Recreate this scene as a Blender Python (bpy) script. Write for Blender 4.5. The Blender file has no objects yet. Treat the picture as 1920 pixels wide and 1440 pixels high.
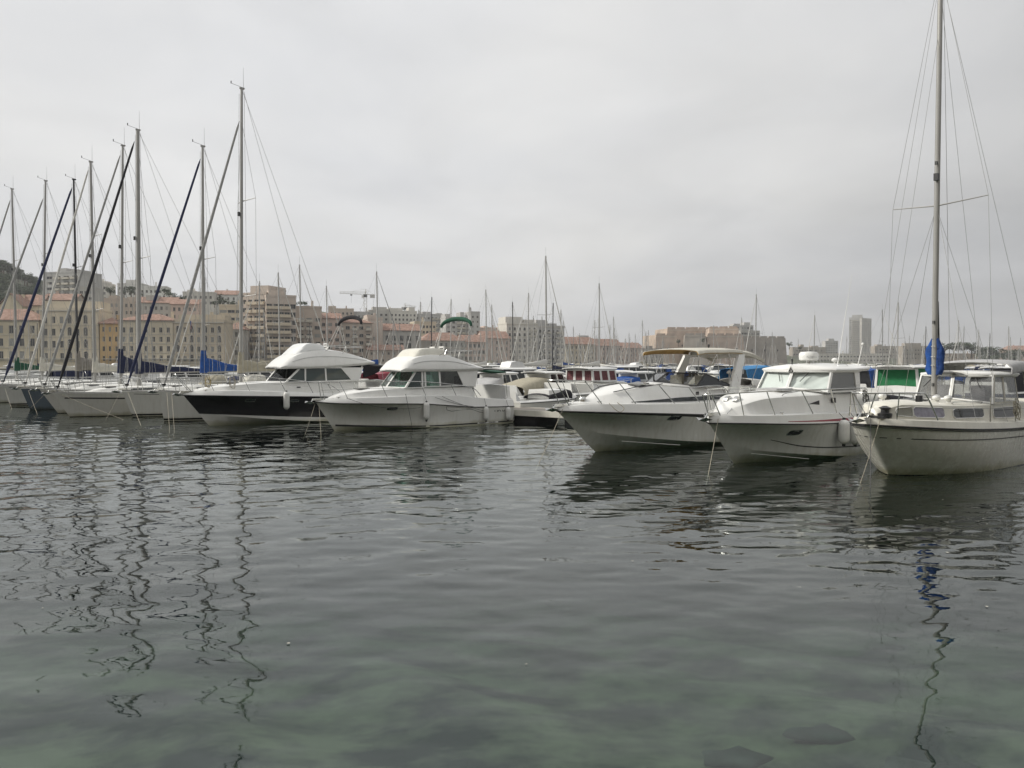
import bpy, bmesh, math, random
import numpy as np
from mathutils import Vector, Matrix

random.seed(7)
rng = np.random.default_rng(11)
R = math.radians
scene = bpy.context.scene
COL = scene.collection

# ------------------------------------------------------------------ camera
CAM_H = 3.0
FPX = 1478.0
PITCH = math.atan(38 / 1478)
cam_d = bpy.data.cameras.new('camera')
cam_d.sensor_fit = 'HORIZONTAL'
cam_d.sensor_width = 36.0
cam_d.lens = 36.0 * FPX / 1920.0
cam_d.clip_start = 0.1
cam_d.clip_end = 12000
cam = bpy.data.objects.new('camera', cam_d)
cam.location = (0, 0, CAM_H)
cam.rotation_euler = (R(90) - PITCH, 0, 0)
COL.objects.link(cam)
scene.camera = cam

# ------------------------------------------------------------------ sky and sun
SUN = Vector((-0.80, 0.06, 0.60)).normalized()
world = bpy.data.worlds.new('World')
scene.world = world
world.use_nodes = True
wt = world.node_tree
wt.nodes.clear()


def wn(t, **k):
    n = wt.nodes.new(t)
    for a, v in k.items():
        setattr(n, a, v)
    return n


def wmath(op, a, b=None, clamp=False):
    n = wn('ShaderNodeMath', operation=op, use_clamp=clamp)
    for i, v in enumerate((a, b)):
        if v is None:
            continue
        if isinstance(v, (int, float)):
            n.inputs[i].default_value = v
        else:
            wt.links.new(v, n.inputs[i])
    return n.outputs[0]


w_out = wn('ShaderNodeOutputWorld')
w_tc = wn('ShaderNodeTexCoord')
w_norm = wn('ShaderNodeVectorMath', operation='NORMALIZE')
wt.links.new(w_tc.outputs['Generated'], w_norm.inputs[0])
w_sep = wn('ShaderNodeSeparateXYZ')
wt.links.new(w_norm.outputs[0], w_sep.inputs[0])
w_dot = wn('ShaderNodeVectorMath', operation='DOT_PRODUCT')
wt.links.new(w_norm.outputs[0], w_dot.inputs[0])
w_dot.inputs[1].default_value = SUN
zc = wmath('MAXIMUM', w_sep.outputs['Z'], 0.0)
# cloud deck: project the view direction on a flat layer overhead
den = wmath('ADD', zc, 0.16)
cx = wmath('DIVIDE', w_sep.outputs['X'], den)
cy = wmath('DIVIDE', w_sep.outputs['Y'], den)
w_comb = wn('ShaderNodeCombineXYZ')
wt.links.new(cx, w_comb.inputs[0])
wt.links.new(wmath('MULTIPLY', cy, 0.8), w_comb.inputs[1])
w_n1 = wn('ShaderNodeTexNoise')
w_n1.inputs['Scale'].default_value = 0.55
w_n1.inputs['Detail'].default_value = 5
w_n1.inputs['Roughness'].default_value = 0.5
wt.links.new(w_comb.outputs[0], w_n1.inputs['Vector'])
w_n2 = wn('ShaderNodeTexNoise')
w_n2.inputs['Scale'].default_value = 1.7
w_n2.inputs['Detail'].default_value = 6
w_n2.inputs['Distortion'].default_value = 0.5
wt.links.new(w_comb.outputs[0], w_n2.inputs['Vector'])
n1 = wmath('SUBTRACT', w_n1.outputs['Fac'], 0.5)
n2 = wmath('SUBTRACT', w_n2.outputs['Fac'], 0.5)
w_mr = wn('ShaderNodeMapRange', interpolation_type='SMOOTHSTEP')
w_mr.inputs['From Min'].default_value = -0.75
w_mr.inputs['From Max'].default_value = 0.34
w_mr.inputs['To Min'].default_value = 0.43
w_mr.inputs['To Max'].default_value = 0.80
wt.links.new(w_dot.outputs['Value'], w_mr.inputs['Value'])
lum = wmath('ADD', w_mr.outputs[0], wmath('MULTIPLY', zc, 0.10))
lum = wmath('ADD', lum, wmath('MULTIPLY', n1, 0.40))
lum = wmath('ADD', lum, wmath('MULTIPLY', n2, 0.28))
lum = wmath('MAXIMUM', lum, 0.36)
w_tint = wn('ShaderNodeValToRGB')
e = w_tint.color_ramp.elements
e[0].position = 0.40
e[0].color = (0.965, 0.975, 0.995, 1)
e[1].position = 0.60
e[1].color = (1.0, 0.995, 0.98, 1)
wt.links.new(w_n1.outputs['Fac'], w_tint.inputs[0])
w_mul = wn('ShaderNodeVectorMath', operation='SCALE')
wt.links.new(w_tint.outputs[0], w_mul.inputs[0])
wt.links.new(lum, w_mul.inputs['Scale'])
bg_cloud = wn('ShaderNodeBackground')
bg_cloud.inputs['Strength'].default_value = 1.0
wt.links.new(w_mul.outputs[0], bg_cloud.inputs['Color'])
w_sky = wn('ShaderNodeTexSky', sky_type='NISHITA')
w_sky.sun_disc = False
w_sky.sun_elevation = math.asin(SUN.z)
w_sky.sun_rotation = math.atan2(SUN.x, SUN.y)
w_sky.dust_density = 3.0
bg_sky = wn('ShaderNodeBackground')
bg_sky.inputs['Strength'].default_value = 0.07
wt.links.new(w_sky.outputs[0], bg_sky.inputs['Color'])
w_mix = wn('ShaderNodeMixShader')
w_mix.inputs[0].default_value = 0.95
wt.links.new(bg_sky.outputs[0], w_mix.inputs[1])
wt.links.new(bg_cloud.outputs[0], w_mix.inputs[2])
wt.links.new(w_mix.outputs[0], w_out.inputs['Surface'])

sun_d = bpy.data.lights.new('sun', 'SUN')
sun_d.energy = 3.2
sun_d.angle = R(9)
sun_d.color = (1.0, 0.96, 0.88)
sun = bpy.data.objects.new('sun', sun_d)
sun.rotation_euler = SUN.to_track_quat('Z', 'Y').to_euler()
COL.objects.link(sun)

vs = scene.view_settings
vs.view_transform = 'Standard'
vs.look = 'None'
vs.exposure = 0.0
vs.gamma = 1.0
vs.use_curve_mapping = False
scene.render.engine = 'CYCLES'
scene.cycles.max_bounces = 5
scene.cycles.diffuse_bounces = 2
scene.cycles.glossy_bounces = 3
scene.cycles.transmission_bounces = 2
scene.cycles.volume_bounces = 0
scene.cycles.transparent_max_bounces = 12
scene.cycles.caustics_reflective = False
scene.cycles.caustics_refractive = False


# ------------------------------------------------------------------ picture <-> place
def ray(px, py):
    a = (px - 960) / FPX
    b = (720 - py) / FPX
    return Vector((a, math.cos(PITCH) + b * math.sin(PITCH), -math.sin(PITCH) + b * math.cos(PITCH)))


def at(px, py, Y):
    r = ray(px, py)
    return Vector((0, 0, CAM_H)) + r * (Y / r.y)


def zat(py, Y):
    return at(960, py, Y).z


# ------------------------------------------------------------------ materials
MATS = {}


def new_mat(name):
    m = bpy.data.materials.new(name)
    m.use_nodes = True
    nt = m.node_tree
    return m, nt, nt.nodes['Principled BSDF']


def mat(name, col, rough=0.5, metal=0.0, var=0.06, scale=3.0, bump=0.0, bscale=20.0, spec=0.5, coat=0.0, streak=0.0, sheen=0.0):
    """plain procedural paint: colour broken by noise, optional relief and vertical weathering"""
    if name in MATS:
        return MATS[name]
    m, nt, p = new_mat(name)
    L = nt.links.new
    tc = nt.nodes.new('ShaderNodeTexCoord')
    nz = nt.nodes.new('ShaderNodeTexNoise')
    nz.inputs['Scale'].default_value = scale
    nz.inputs['Detail'].default_value = 6
    L(tc.outputs['Object'], nz.inputs['Vector'])
    rp = nt.nodes.new('ShaderNodeValToRGB')
    c0 = tuple(max(0, c * (1 - var * 2.0)) for c in col)
    c1 = tuple(min(1, c * (1 + var)) for c in col)
    rp.color_ramp.elements[0].position = 0.3
    rp.color_ramp.elements[0].color = (*c0, 1)
    rp.color_ramp.elements[1].position = 0.7
    rp.color_ramp.elements[1].color = (*c1, 1)
    L(nz.outputs['Fac'], rp.inputs[0])
    out = rp.outputs[0]
    if streak:
        mp = nt.nodes.new('ShaderNodeMapping')
        mp.inputs['Scale'].default_value = (5, 5, 0.5)
        L(tc.outputs['Object'], mp.inputs[0])
        n2 = nt.nodes.new('ShaderNodeTexNoise')
        n2.inputs['Scale'].default_value = 1.6
        n2.inputs['Detail'].default_value = 5
        L(mp.outputs[0], n2.inputs['Vector'])
        mr = nt.nodes.new('ShaderNodeMapRange')
        mr.inputs['From Min'].default_value = 0.52
        mr.inputs['From Max'].default_value = 0.75
        mr.inputs['To Max'].default_value = streak
        L(n2.outputs['Fac'], mr.inputs['Value'])
        mx = nt.nodes.new('ShaderNodeMix')
        mx.data_type = 'RGBA'
        L(mr.outputs[0], mx.inputs['Factor'])
        L(out, mx.inputs['A'])
        mx.inputs['B'].default_value = (col[0] * .52, col[1] * .47, col[2] * .38, 1)
        out = mx.outputs['Result']
    L(out, p.inputs['Base Color'])
    p.inputs['Roughness'].default_value = rough
    p.inputs['Metallic'].default_value = metal
    p.inputs['Specular IOR Level'].default_value = spec
    if coat:
        p.inputs['Coat Weight'].default_value = coat
        p.inputs['Coat Roughness'].default_value = 0.06
    if bump:
        nb = nt.nodes.new('ShaderNodeTexNoise')
        nb.inputs['Scale'].default_value = bscale
        nb.inputs['Detail'].default_value = 4
        L(tc.outputs['Object'], nb.inputs['Vector'])
        bp = nt.nodes.new('ShaderNodeBump')
        bp.inputs['Strength'].default_value = bump
        bp.inputs['Distance'].default_value = 0.05
        L(nb.outputs['Fac'], bp.inputs['Height'])
        L(bp.outputs[0], p.inputs['Normal'])
    MATS[name] = m
    return m


def hull_mat(name, bands, rough=0.22, streak=0.22):
    """hull paint in horizontal bands: list of (z limit, slope dz/dx, colour), from the keel up; last has no limit"""
    if name in MATS:
        return MATS[name]
    m, nt, p = new_mat(name)
    L = nt.links.new
    tc = nt.nodes.new('ShaderNodeTexCoord')
    sp = nt.nodes.new('ShaderNodeSeparateXYZ')
    L(tc.outputs['Object'], sp.inputs[0])
    out = None
    prev = None
    for (zl, sl, col) in bands:
        rgb = nt.nodes.new('ShaderNodeRGB')
        rgb.outputs[0].default_value = (*col, 1)
        if out is None:
            out = rgb.outputs[0]
        else:
            pz, ps = prev
            mul = nt.nodes.new('ShaderNodeMath')
            mul.operation = 'MULTIPLY'
            L(sp.outputs['X'], mul.inputs[0])
            mul.inputs[1].default_value = ps
            sub = nt.nodes.new('ShaderNodeMath')
            sub.operation = 'SUBTRACT'
            L(sp.outputs['Z'], sub.inputs[0])
            L(mul.outputs[0], sub.inputs[1])
            gt = nt.nodes.new('ShaderNodeMath')
            gt.operation = 'GREATER_THAN'
            L(sub.outputs[0], gt.inputs[0])
            gt.inputs[1].default_value = pz
            mx = nt.nodes.new('ShaderNodeMix')
            mx.data_type = 'RGBA'
            L(gt.outputs[0], mx.inputs['Factor'])
            L(out, mx.inputs['A'])
            L(rgb.outputs[0], mx.inputs['B'])
            out = mx.outputs['Result']
        prev = (zl, sl)
    # weathering: rain streaks and grime with a shape of their own
    mp = nt.nodes.new('ShaderNodeMapping')
    mp.inputs['Scale'].default_value = (4, 4, 0.45)
    L(tc.outputs['Object'], mp.inputs[0])
    n2 = nt.nodes.new('ShaderNodeTexNoise')
    n2.inputs['Scale'].default_value = 1.8
    n2.inputs['Detail'].default_value = 6
    L(mp.outputs[0], n2.inputs['Vector'])
    mr = nt.nodes.new('ShaderNodeMapRange')
    mr.inputs['From Min'].default_value = 0.48
    mr.inputs['From Max'].default_value = 0.78
    mr.inputs['To Max'].default_value = streak
    L(n2.outputs['Fac'], mr.inputs['Value'])
    mx = nt.nodes.new('ShaderNodeMix')
    mx.data_type = 'RGBA'
    mx.blend_type = 'MULTIPLY'
    L(mr.outputs[0], mx.inputs['Factor'])
    L(out, mx.inputs['A'])
    mx.inputs['B'].default_value = (0.55, 0.50, 0.40, 1)
    n4 = nt.nodes.new('ShaderNodeTexNoise')
    n4.inputs['Scale'].default_value = 2.2
    n4.inputs['Detail'].default_value = 7
    L(tc.outputs['Object'], n4.inputs['Vector'])
    ad = nt.nodes.new('ShaderNodeMath')
    ad.operation = 'MULTIPLY_ADD'
    L(n4.outputs['Fac'], ad.inputs[0])
    ad.inputs[1].default_value = -0.34
    L(sp.outputs['Z'], ad.inputs[2])
    sc_ = nt.nodes.new('ShaderNodeMapRange')
    sc_.inputs['From Min'].default_value = -0.13
    sc_.inputs['From Max'].default_value = 0.09
    sc_.inputs['To Min'].default_value = 0.75
    sc_.inputs['To Max'].default_value = 0.0
    L(ad.outputs[0], sc_.inputs['Value'])
    mz = nt.nodes.new('ShaderNodeMix')
    mz.data_type = 'RGBA'
    mz.blend_type = 'MULTIPLY'
    L(sc_.outputs[0], mz.inputs['Factor'])
    L(mx.outputs['Result'], mz.inputs['A'])
    mz.inputs['B'].default_value = (0.52, 0.50, 0.33, 1)
    L(mz.outputs['Result'], p.inputs['Base Color'])
    n3 = nt.nodes.new('ShaderNodeTexNoise')
    n3.inputs['Scale'].default_value = 6
    L(tc.outputs['Object'], n3.inputs['Vector'])
    mr2 = nt.nodes.new('ShaderNodeMapRange')
    mr2.inputs['To Min'].default_value = rough * 0.6
    mr2.inputs['To Max'].default_value = rough * 1.5
    L(n3.outputs['Fac'], mr2.inputs['Value'])
    L(mr2.outputs[0], p.inputs['Roughness'])
    MATS[name] = m
    return m


def two_sided_fresnel(nt, ior):
    """fresnel of a thin sheet: the same from either side"""
    geo = nt.nodes.new('ShaderNodeNewGeometry')
    mr = nt.nodes.new('ShaderNodeMapRange')
    mr.inputs['To Min'].default_value = ior
    mr.inputs['To Max'].default_value = 1 / ior
    nt.links.new(geo.outputs['Backfacing'], mr.inputs['Value'])
    fr = nt.nodes.new('ShaderNodeFresnel')
    nt.links.new(mr.outputs[0], fr.inputs['IOR'])
    return fr


def glass_mat(name, tint, reflect=1.0, haze=0.0, haze_col=(0.6, 0.6, 0.6), rough=0.02):
    """thin sheet: fresnel reflection over tinted see-through, optional milky body"""
    if name in MATS:
        return MATS[name]
    m, nt, p = new_mat(name)
    L = nt.links.new
    nt.nodes.remove(p)
    out = nt.nodes['Material Output']
    fr = two_sided_fresnel(nt, 1.5)
    tr = nt.nodes.new('ShaderNodeBsdfTransparent')
    tr.inputs[0].default_value = (*tint, 1)
    gl = nt.nodes.new('ShaderNodeBsdfGlossy')
    gl.inputs['Roughness'].default_value = rough
    body = tr.outputs[0]
    if haze:
        df = nt.nodes.new('ShaderNodeBsdfDiffuse')
        tc = nt.nodes.new('ShaderNodeTexCoord')
        nz = nt.nodes.new('ShaderNodeTexNoise')
        nz.inputs['Scale'].default_value = 4
        nz.inputs['Detail'].default_value = 5
        L(tc.outputs['Object'], nz.inputs['Vector'])
        rp = nt.nodes.new('ShaderNodeValToRGB')
        rp.color_ramp.elements[0].position = .3
        rp.color_ramp.elements[1].position = .7
        rp.color_ramp.elements[0].color = (*[c * .72 for c in haze_col], 1)
        rp.color_ramp.elements[1].color = (*haze_col, 1)
        L(nz.outputs['Fac'], rp.inputs[0])
        L(rp.outputs[0], df.inputs[0])
        mb = nt.nodes.new('ShaderNodeMixShader')
        mb.inputs[0].default_value = haze
        L(tr.outputs[0], mb.inputs[1])
        L(df.outputs[0], mb.inputs[2])
        body = mb.outputs[0]
    mx = nt.nodes.new('ShaderNodeMixShader')
    if reflect != 1.0:
        mm = nt.nodes.new('ShaderNodeMath')
        mm.operation = 'MULTIPLY'
        mm.use_clamp = True
        mm.inputs[1].default_value = reflect
        L(fr.outputs[0], mm.inputs[0])
        L(mm.outputs[0], mx.inputs[0])
    else:
        L(fr.outputs[0], mx.inputs[0])
    L(body, mx.inputs[1])
    L(gl.outputs[0], mx.inputs[2])
    L(mx.outputs[0], out.inputs['Surface'])
    MATS[name] = m
    return m


WHITE = (0.79, 0.79, 0.765)
M_gel = mat('gelcoat_white', WHITE, 0.28, var=0.03, scale=1.5, streak=0.10)
M_deck = mat('deck_white', (0.82, 0.815, 0.78), 0.5, var=0.04, scale=5, streak=0.12, bump=0.03, bscale=90)
M_cream = mat('gelcoat_cream', (0.70, 0.68, 0.60), 0.35, var=0.04, scale=2, streak=0.2)
M_grey_gel = mat('gelcoat_grey', (0.47, 0.475, 0.47), 0.35, var=0.04)
M_steel = mat('stainless_steel', (0.62, 0.62, 0.60), 0.22, metal=1.0, var=0.05, scale=12)
M_alu = mat('mast_aluminium', (0.34, 0.335, 0.32), 0.5, metal=0.35, var=0.05, scale=1.2, streak=0.12)
M_alu_dark = mat('mast_black_paint', (0.018, 0.018, 0.022), 0.4, var=0.1)
M_wire = mat('rigging_wire', (0.34, 0.34, 0.33), 0.4, metal=0.5, var=0.05)
M_black = mat('black_rubber', (0.016, 0.016, 0.017), 0.55, var=0.1)
M_fitting = mat('dark_fitting', (0.035, 0.035, 0.037), 0.45, var=0.15, scale=9)
M_rope = mat('rope_beige', (0.46, 0.42, 0.33), 0.9, var=0.15, scale=40, bump=0.4, bscale=160)
M_rope_dark = mat('rope_dark', (0.10, 0.10, 0.10), 0.9, var=0.2, scale=40)
M_fender = mat('fender_vinyl', (0.72, 0.72, 0.69), 0.42, var=0.05, scale=4, streak=0.25)
M_teak = mat('teak', (0.27, 0.17, 0.09), 0.7, var=0.18, scale=12)
M_navy = mat('canvas_navy', (0.012, 0.018, 0.055), 0.9, var=0.15, scale=6, bump=0.5, bscale=7)
M_black_canvas = mat('canvas_black', (0.012, 0.012, 0.016), 0.9, var=0.15, scale=6, bump=0.4, bscale=8)
M_blue = mat('canvas_blue', (0.011, 0.072, 0.29), 0.85, var=0.16, scale=6, bump=0.6, bscale=7)
M_blue2 = mat('canvas_light_blue', (0.03, 0.19, 0.42), 0.85, var=0.16, scale=6, bump=0.5, bscale=7)
M_green = mat('canvas_dark_green', (0.012, 0.075, 0.042), 0.9, var=0.12, scale=6, bump=0.4, bscale=7)
M_green2 = mat('canvas_bright_green', (0.016, 0.165, 0.06), 0.85, var=0.08, scale=4, bump=0.3, bscale=6)
M_khaki = mat('canvas_khaki', (0.37, 0.34, 0.26), 0.9, var=0.08, scale=5, bump=0.6, bscale=6)
M_taupe = mat('canvas_taupe', (0.25, 0.23, 0.20), 0.9, var=0.08, scale=5, bump=0.6, bscale=6)
M_ivory = mat('canvas_ivory', (0.58, 0.56, 0.49), 0.9, var=0.06, scale=5, bump=0.5, bscale=5)
M_greycan = mat('canvas_grey', (0.42, 0.42, 0.42), 0.85, var=0.06, scale=5, bump=0.4, bscale=5)
M_lit_canvas = mat('canvas_lit_through', (0.42, 0.27, 0.10), 0.9, var=0.12, scale=3, bump=0.5, bscale=5)
M_sail = mat('sailcloth_white', (0.62, 0.61, 0.57), 0.85, var=0.06, scale=6, bump=0.4, bscale=9)
M_sail_grey = mat('sailcloth_grey', (0.33, 0.33, 0.32), 0.85, var=0.1, scale=6, bump=0.4, bscale=9)
M_dark_blue_sail = mat('sail_edge_navy', (0.014, 0.022, 0.07), 0.85, var=0.15, scale=6, bump=0.4, bscale=9)
M_red = mat('stripe_red', (0.30, 0.035, 0.06), 0.35, var=0.08)
M_curtain = mat('curtain_red', (0.17, 0.065, 0.07), 0.9, var=0.2, scale=9)
M_curtain_l = mat('curtain_lilac', (0.36, 0.35, 0.42), 0.9, var=0.15, scale=9)
M_shade = mat('sunshade_white', (0.74, 0.75, 0.74), 0.6, var=0.03, scale=1.5)
M_tinted = mat('tinted_glass', (0.018, 0.022, 0.024), 0.06, var=0.1, spec=0.6)
M_tinted_green = mat('tinted_glass_green', (0.030, 0.048, 0.045), 0.05, var=0.1, spec=0.6)
M_smoke = mat('smoked_acrylic', (0.10, 0.10, 0.10), 0.12, var=0.1)
M_glass = glass_mat('clear_glass', (0.95, 0.97, 0.96), reflect=0.6)
M_glass_green = glass_mat('green_glass', (0.60, 0.78, 0.71), reflect=1.3, rough=0.07)
M_glass_grey = glass_mat('grey_glass', (0.60, 0.61, 0.61), reflect=1.0)
M_vinyl = glass_mat('clear_vinyl', (0.84, 0.85, 0.84), haze=0.25, haze_col=(0.42, 0.42, 0.42), rough=0.1)
M_antifoul = (0.012, 0.013, 0.015)


# ------------------------------------------------------------------ mesh building
class G:
    def __init__(s):
        s.v = []
        s.f = []
        s.m = []

    def add(s, verts, faces, m=0):
        b = len(s.v)
        s.v += [tuple(p) for p in verts]
        s.f += [tuple(b + i for i in f) for f in faces]
        s.m += [m] * len(faces)
        return s

    def box(s, x0, x1, y0, y1, z0, z1, m=0):
        v = [(x, y, z) for z in (z0, z1) for y in (y0, y1) for x in (x0, x1)]
        return s.add(v, [(0, 2, 3, 1), (4, 5, 7, 6), (0, 1, 5, 4), (2, 6, 7, 3), (0, 4, 6, 2), (1, 3, 7, 5)], m)

    def cbox(s, c, d, m=0, rot=None):
        pts = [Vector((x * d[0] / 2, y * d[1] / 2, z * d[2] / 2)) for z in (-1, 1) for y in (-1, 1) for x in (-1, 1)]
        if rot is not None:
            pts = [rot @ p for p in pts]
        pts = [p + Vector(c) for p in pts]
        return s.add(pts, [(0, 2, 3, 1), (4, 5, 7, 6), (0, 1, 5, 4), (2, 6, 7, 3), (0, 4, 6, 2), (1, 3, 7, 5)], m)

    def tube(s, path, r, n=6, m=0, sy=1.0):
        P = [Vector(p) for p in path]
        if not hasattr(r, '__len__'):
            r = [r] * len(P)
        rings = []
        t0 = (P[1] - P[0]).normalized()
        u = t0.cross(Vector((0, 0, 1)))
        if u.length < 1e-3:
            u = t0.cross(Vector((0, 1, 0)))
        u.normalize()
        for i, p in enumerate(P):
            a = P[max(i - 1, 0)]
            b = P[min(i + 1, len(P) - 1)]
            t = (b - a)
            if t.length < 1e-9:
                t = t0
            t.normalize()
            u = (u - t * u.dot(t))
            if u.length < 1e-6:
                u = t.orthogonal()
            u.normalize()
            w = t.cross(u)
            rings.append([p + (u * math.cos(k * 2 * math.pi / n) + w * (sy * math.sin(k * 2 * math.pi / n))) * r[i] for k in range(n)])
        return s.loft(rings, closed=True, cap0=True, cap1=True, m=m)

    def loft(s, secs, closed=False, cap0=False, cap1=False, m=0, flip=False):
        n = len(secs[0])
        b = len(s.v)
        for q in secs:
            s.v += [tuple(p) for p in q]
        kk = n if closed else n - 1
        for i in range(len(secs) - 1):
            for k in range(kk):
                k2 = (k + 1) % n
                f = (b + i * n + k, b + i * n + k2, b + (i + 1) * n + k2, b + (i + 1) * n + k)
                s.f.append(f[::-1] if flip else f)
                s.m.append(m)
        if cap0:
            s.f.append(tuple(b + k for k in range(n))[::-1] if not flip else tuple(b + k for k in range(n)))
            s.m.append(m)
        if cap1:
            o = b + (len(secs) - 1) * n
            s.f.append(tuple(o + k for k in range(n)) if not flip else tuple(o + k for k in range(n))[::-1])
            s.m.append(m)
        return s

    def lathe(s, prof, axis_o, n=12, m=0, axis='z'):
        o = Vector(axis_o)
        rings = []
        for r, h in prof:
            ring = []
            for k in range(n):
                a = 2 * math.pi * k / n
                c, d = r * math.cos(a), r * math.sin(a)
                q = {'z': (c, d, h), 'x': (h, c, d), 'y': (d, h, c)}[axis]
                ring.append(o + Vector(q))
            rings.append(ring)
        return s.loft(rings, closed=True, cap0=True, cap1=True, m=m)

    def ball(s, c, r, nu=10, nv=6, m=0):
        if not hasattr(r, '__len__'):
            r = (r, r, r)
        rings = []
        for j in range(nv + 1):
            a = math.pi * (0.02 + 0.96 * j / nv)
            rings.append([(c[0] + r[0] * math.sin(a) * math.cos(2 * math.pi * k / nu), c[1] + r[1] * math.sin(a) * math.sin(2 * math.pi * k / nu), c[2] - r[2] * math.cos(a)) for k in range(nu)])
        return s.loft(rings, closed=True, cap0=True, cap1=True, m=m)

    def prism(s, pts, d, m=0):
        d = Vector(d)
        a = [Vector(p) for p in pts]
        b = [p + d for p in a]
        n = len(a)
        base = len(s.v)
        s.v += [tuple(p) for p in a + b]
        s.f.append(tuple(base + i for i in range(n))[::-1])
        s.f.append(tuple(base + n + i for i in range(n)))
        s.m += [m, m]
        for i in range(n):
            j = (i + 1) % n
            s.f.append((base + i, base + j, base + n + j, base + n + i))
            s.m.append(m)
        return s

    def mesh(s, name, mats, smooth=False, angle=40):
        me = bpy.data.meshes.new(name)
        me.from_pydata(s.v, [], s.f)
        if not isinstance(mats, (list, tuple)):
            mats = [mats]
        for q in mats:
            me.materials.append(q)
        if len(mats) > 1:
            me.polygons.foreach_set('material_index', s.m)
        me.validate()
        if smooth:
            me.shade_smooth()
            me.set_sharp_from_angle(angle=R(angle))
        me.update()
        return me

    def build(s, name, mats, parent=None, smooth=False, angle=40):
        o = bpy.data.objects.new(name, s.mesh(name, mats, smooth, angle))
        COL.objects.link(o)
        if parent is not None:
            o.parent = parent
        return o


def obj(name, me, parent=None, loc=None, rz=0.0, scale=None):
    o = bpy.data.objects.new(name, me)
    COL.objects.link(o)
    if parent is not None:
        o.parent = parent
    if loc is not None:
        o.location = loc
    if rz:
        o.rotation_euler = (0, 0, rz)
    if scale is not None:
        o.scale = scale if hasattr(scale, '__len__') else (scale,) * 3
    return o


def tag(o, label=None, cat=None, group=None, kind=None):
    if label:
        o['label'] = label
    if cat:
        o['category'] = cat
    if group:
        o['group'] = group
    if kind:
        o['kind'] = kind
    return o


def thing(name, label, cat, loc=(0, 0, 0), rz=0.0, group=None, scale=None):
    o = bpy.data.objects.new(name, None)
    o.empty_display_size = 0.5
    COL.objects.link(o)
    o.location = loc
    o.rotation_euler = (0, 0, rz)
    if scale is not None:
        o.scale = scale if hasattr(scale, '__len__') else (scale,) * 3
    return tag(o, label, cat, group)


def dup(root, label=None, group=None, loc=None, rz=None, scale=None):
    r = root.copy()
    COL.objects.link(r)
    if label:
        r['label'] = label
    if group:
        r['group'] = group
    if loc is not None:
        r.location = loc
    if rz is not None:
        r.rotation_euler = (0, 0, rz)
    if scale is not None:
        r.scale = scale if hasattr(scale, '__len__') else (scale,) * 3
    for ch in CH.get(root.name, []):
        c = ch.copy()
        COL.objects.link(c)
        c.parent = r
        for g in CH.get(ch.name, []):
            d = g.copy()
            COL.objects.link(d)
            d.parent = c
    return r


CH = {}


def index_children(root):
    """children lists of a finished prototype, so that copying it needs no scene search"""
    CH[root.name] = list(root.children)
    for c in root.children:
        CH[c.name] = list(c.children)


def ci(xs, ys):
    """monotone cubic through control points -> function"""
    xs = np.asarray(xs, float)
    ys = np.asarray(ys, float)
    h = np.diff(xs)
    d = np.diff(ys) / h
    m = np.zeros_like(ys)
    m[0], m[-1] = d[0], d[-1]
    for i in range(1, len(xs) - 1):
        m[i] = 0 if d[i - 1] * d[i] <= 0 else 2 * d[i - 1] * d[i] / (d[i - 1] + d[i])

    def fn(x):
        x = min(max(x, xs[0]), xs[-1])
        i = int(min(np.searchsorted(xs, x, side='right') - 1, len(h) - 1))
        t = (x - xs[i]) / h[i]
        return float((2 * t**3 - 3 * t**2 + 1) * ys[i] + (t**3 - 2 * t**2 + t) * h[i] * m[i] + (-2 * t**3 + 3 * t**2) * ys[i + 1] + (t**3 - t**2) * h[i] * m[i + 1])
    return fn


def spline(pts, n=8):
    """catmull-rom through points"""
    P = [Vector(p) for p in pts]
    out = []
    for i in range(len(P) - 1):
        a = P[max(i - 1, 0)]
        b = P[i]
        c = P[i + 1]
        d = P[min(i + 2, len(P) - 1)]
        for k in range(n):
            t = k / n
            out.append(0.5 * ((2 * b) + (c - a) * t + (2 * a - 5 * b + 4 * c - d) * t * t + (3 * b - a - 3 * c + d) * t**3))
    out.append(P[-1])
    return out


def sag(a, b, s, n=10):
    a = Vector(a)
    b = Vector(b)
    return [a.lerp(b, k / n) - Vector((0, 0, s * 4 * (k / n) * (1 - k / n))) for k in range(n + 1)]


def text_mesh(body, size, mats, extrude=0.004):
    cu = bpy.data.curves.new('letters', 'FONT')
    cu.body = body
    cu.size = size
    cu.extrude = extrude
    cu.resolution_u = 3
    tmp = bpy.data.objects.new('letters_tmp', cu)
    COL.objects.link(tmp)
    dg = bpy.context.evaluated_depsgraph_get()
    me = bpy.data.meshes.new_from_object(tmp.evaluated_get(dg))
    bpy.data.objects.remove(tmp)
    bpy.data.curves.remove(cu)
    me.materials.clear()
    me.materials.append(mats)
    return me


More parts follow.
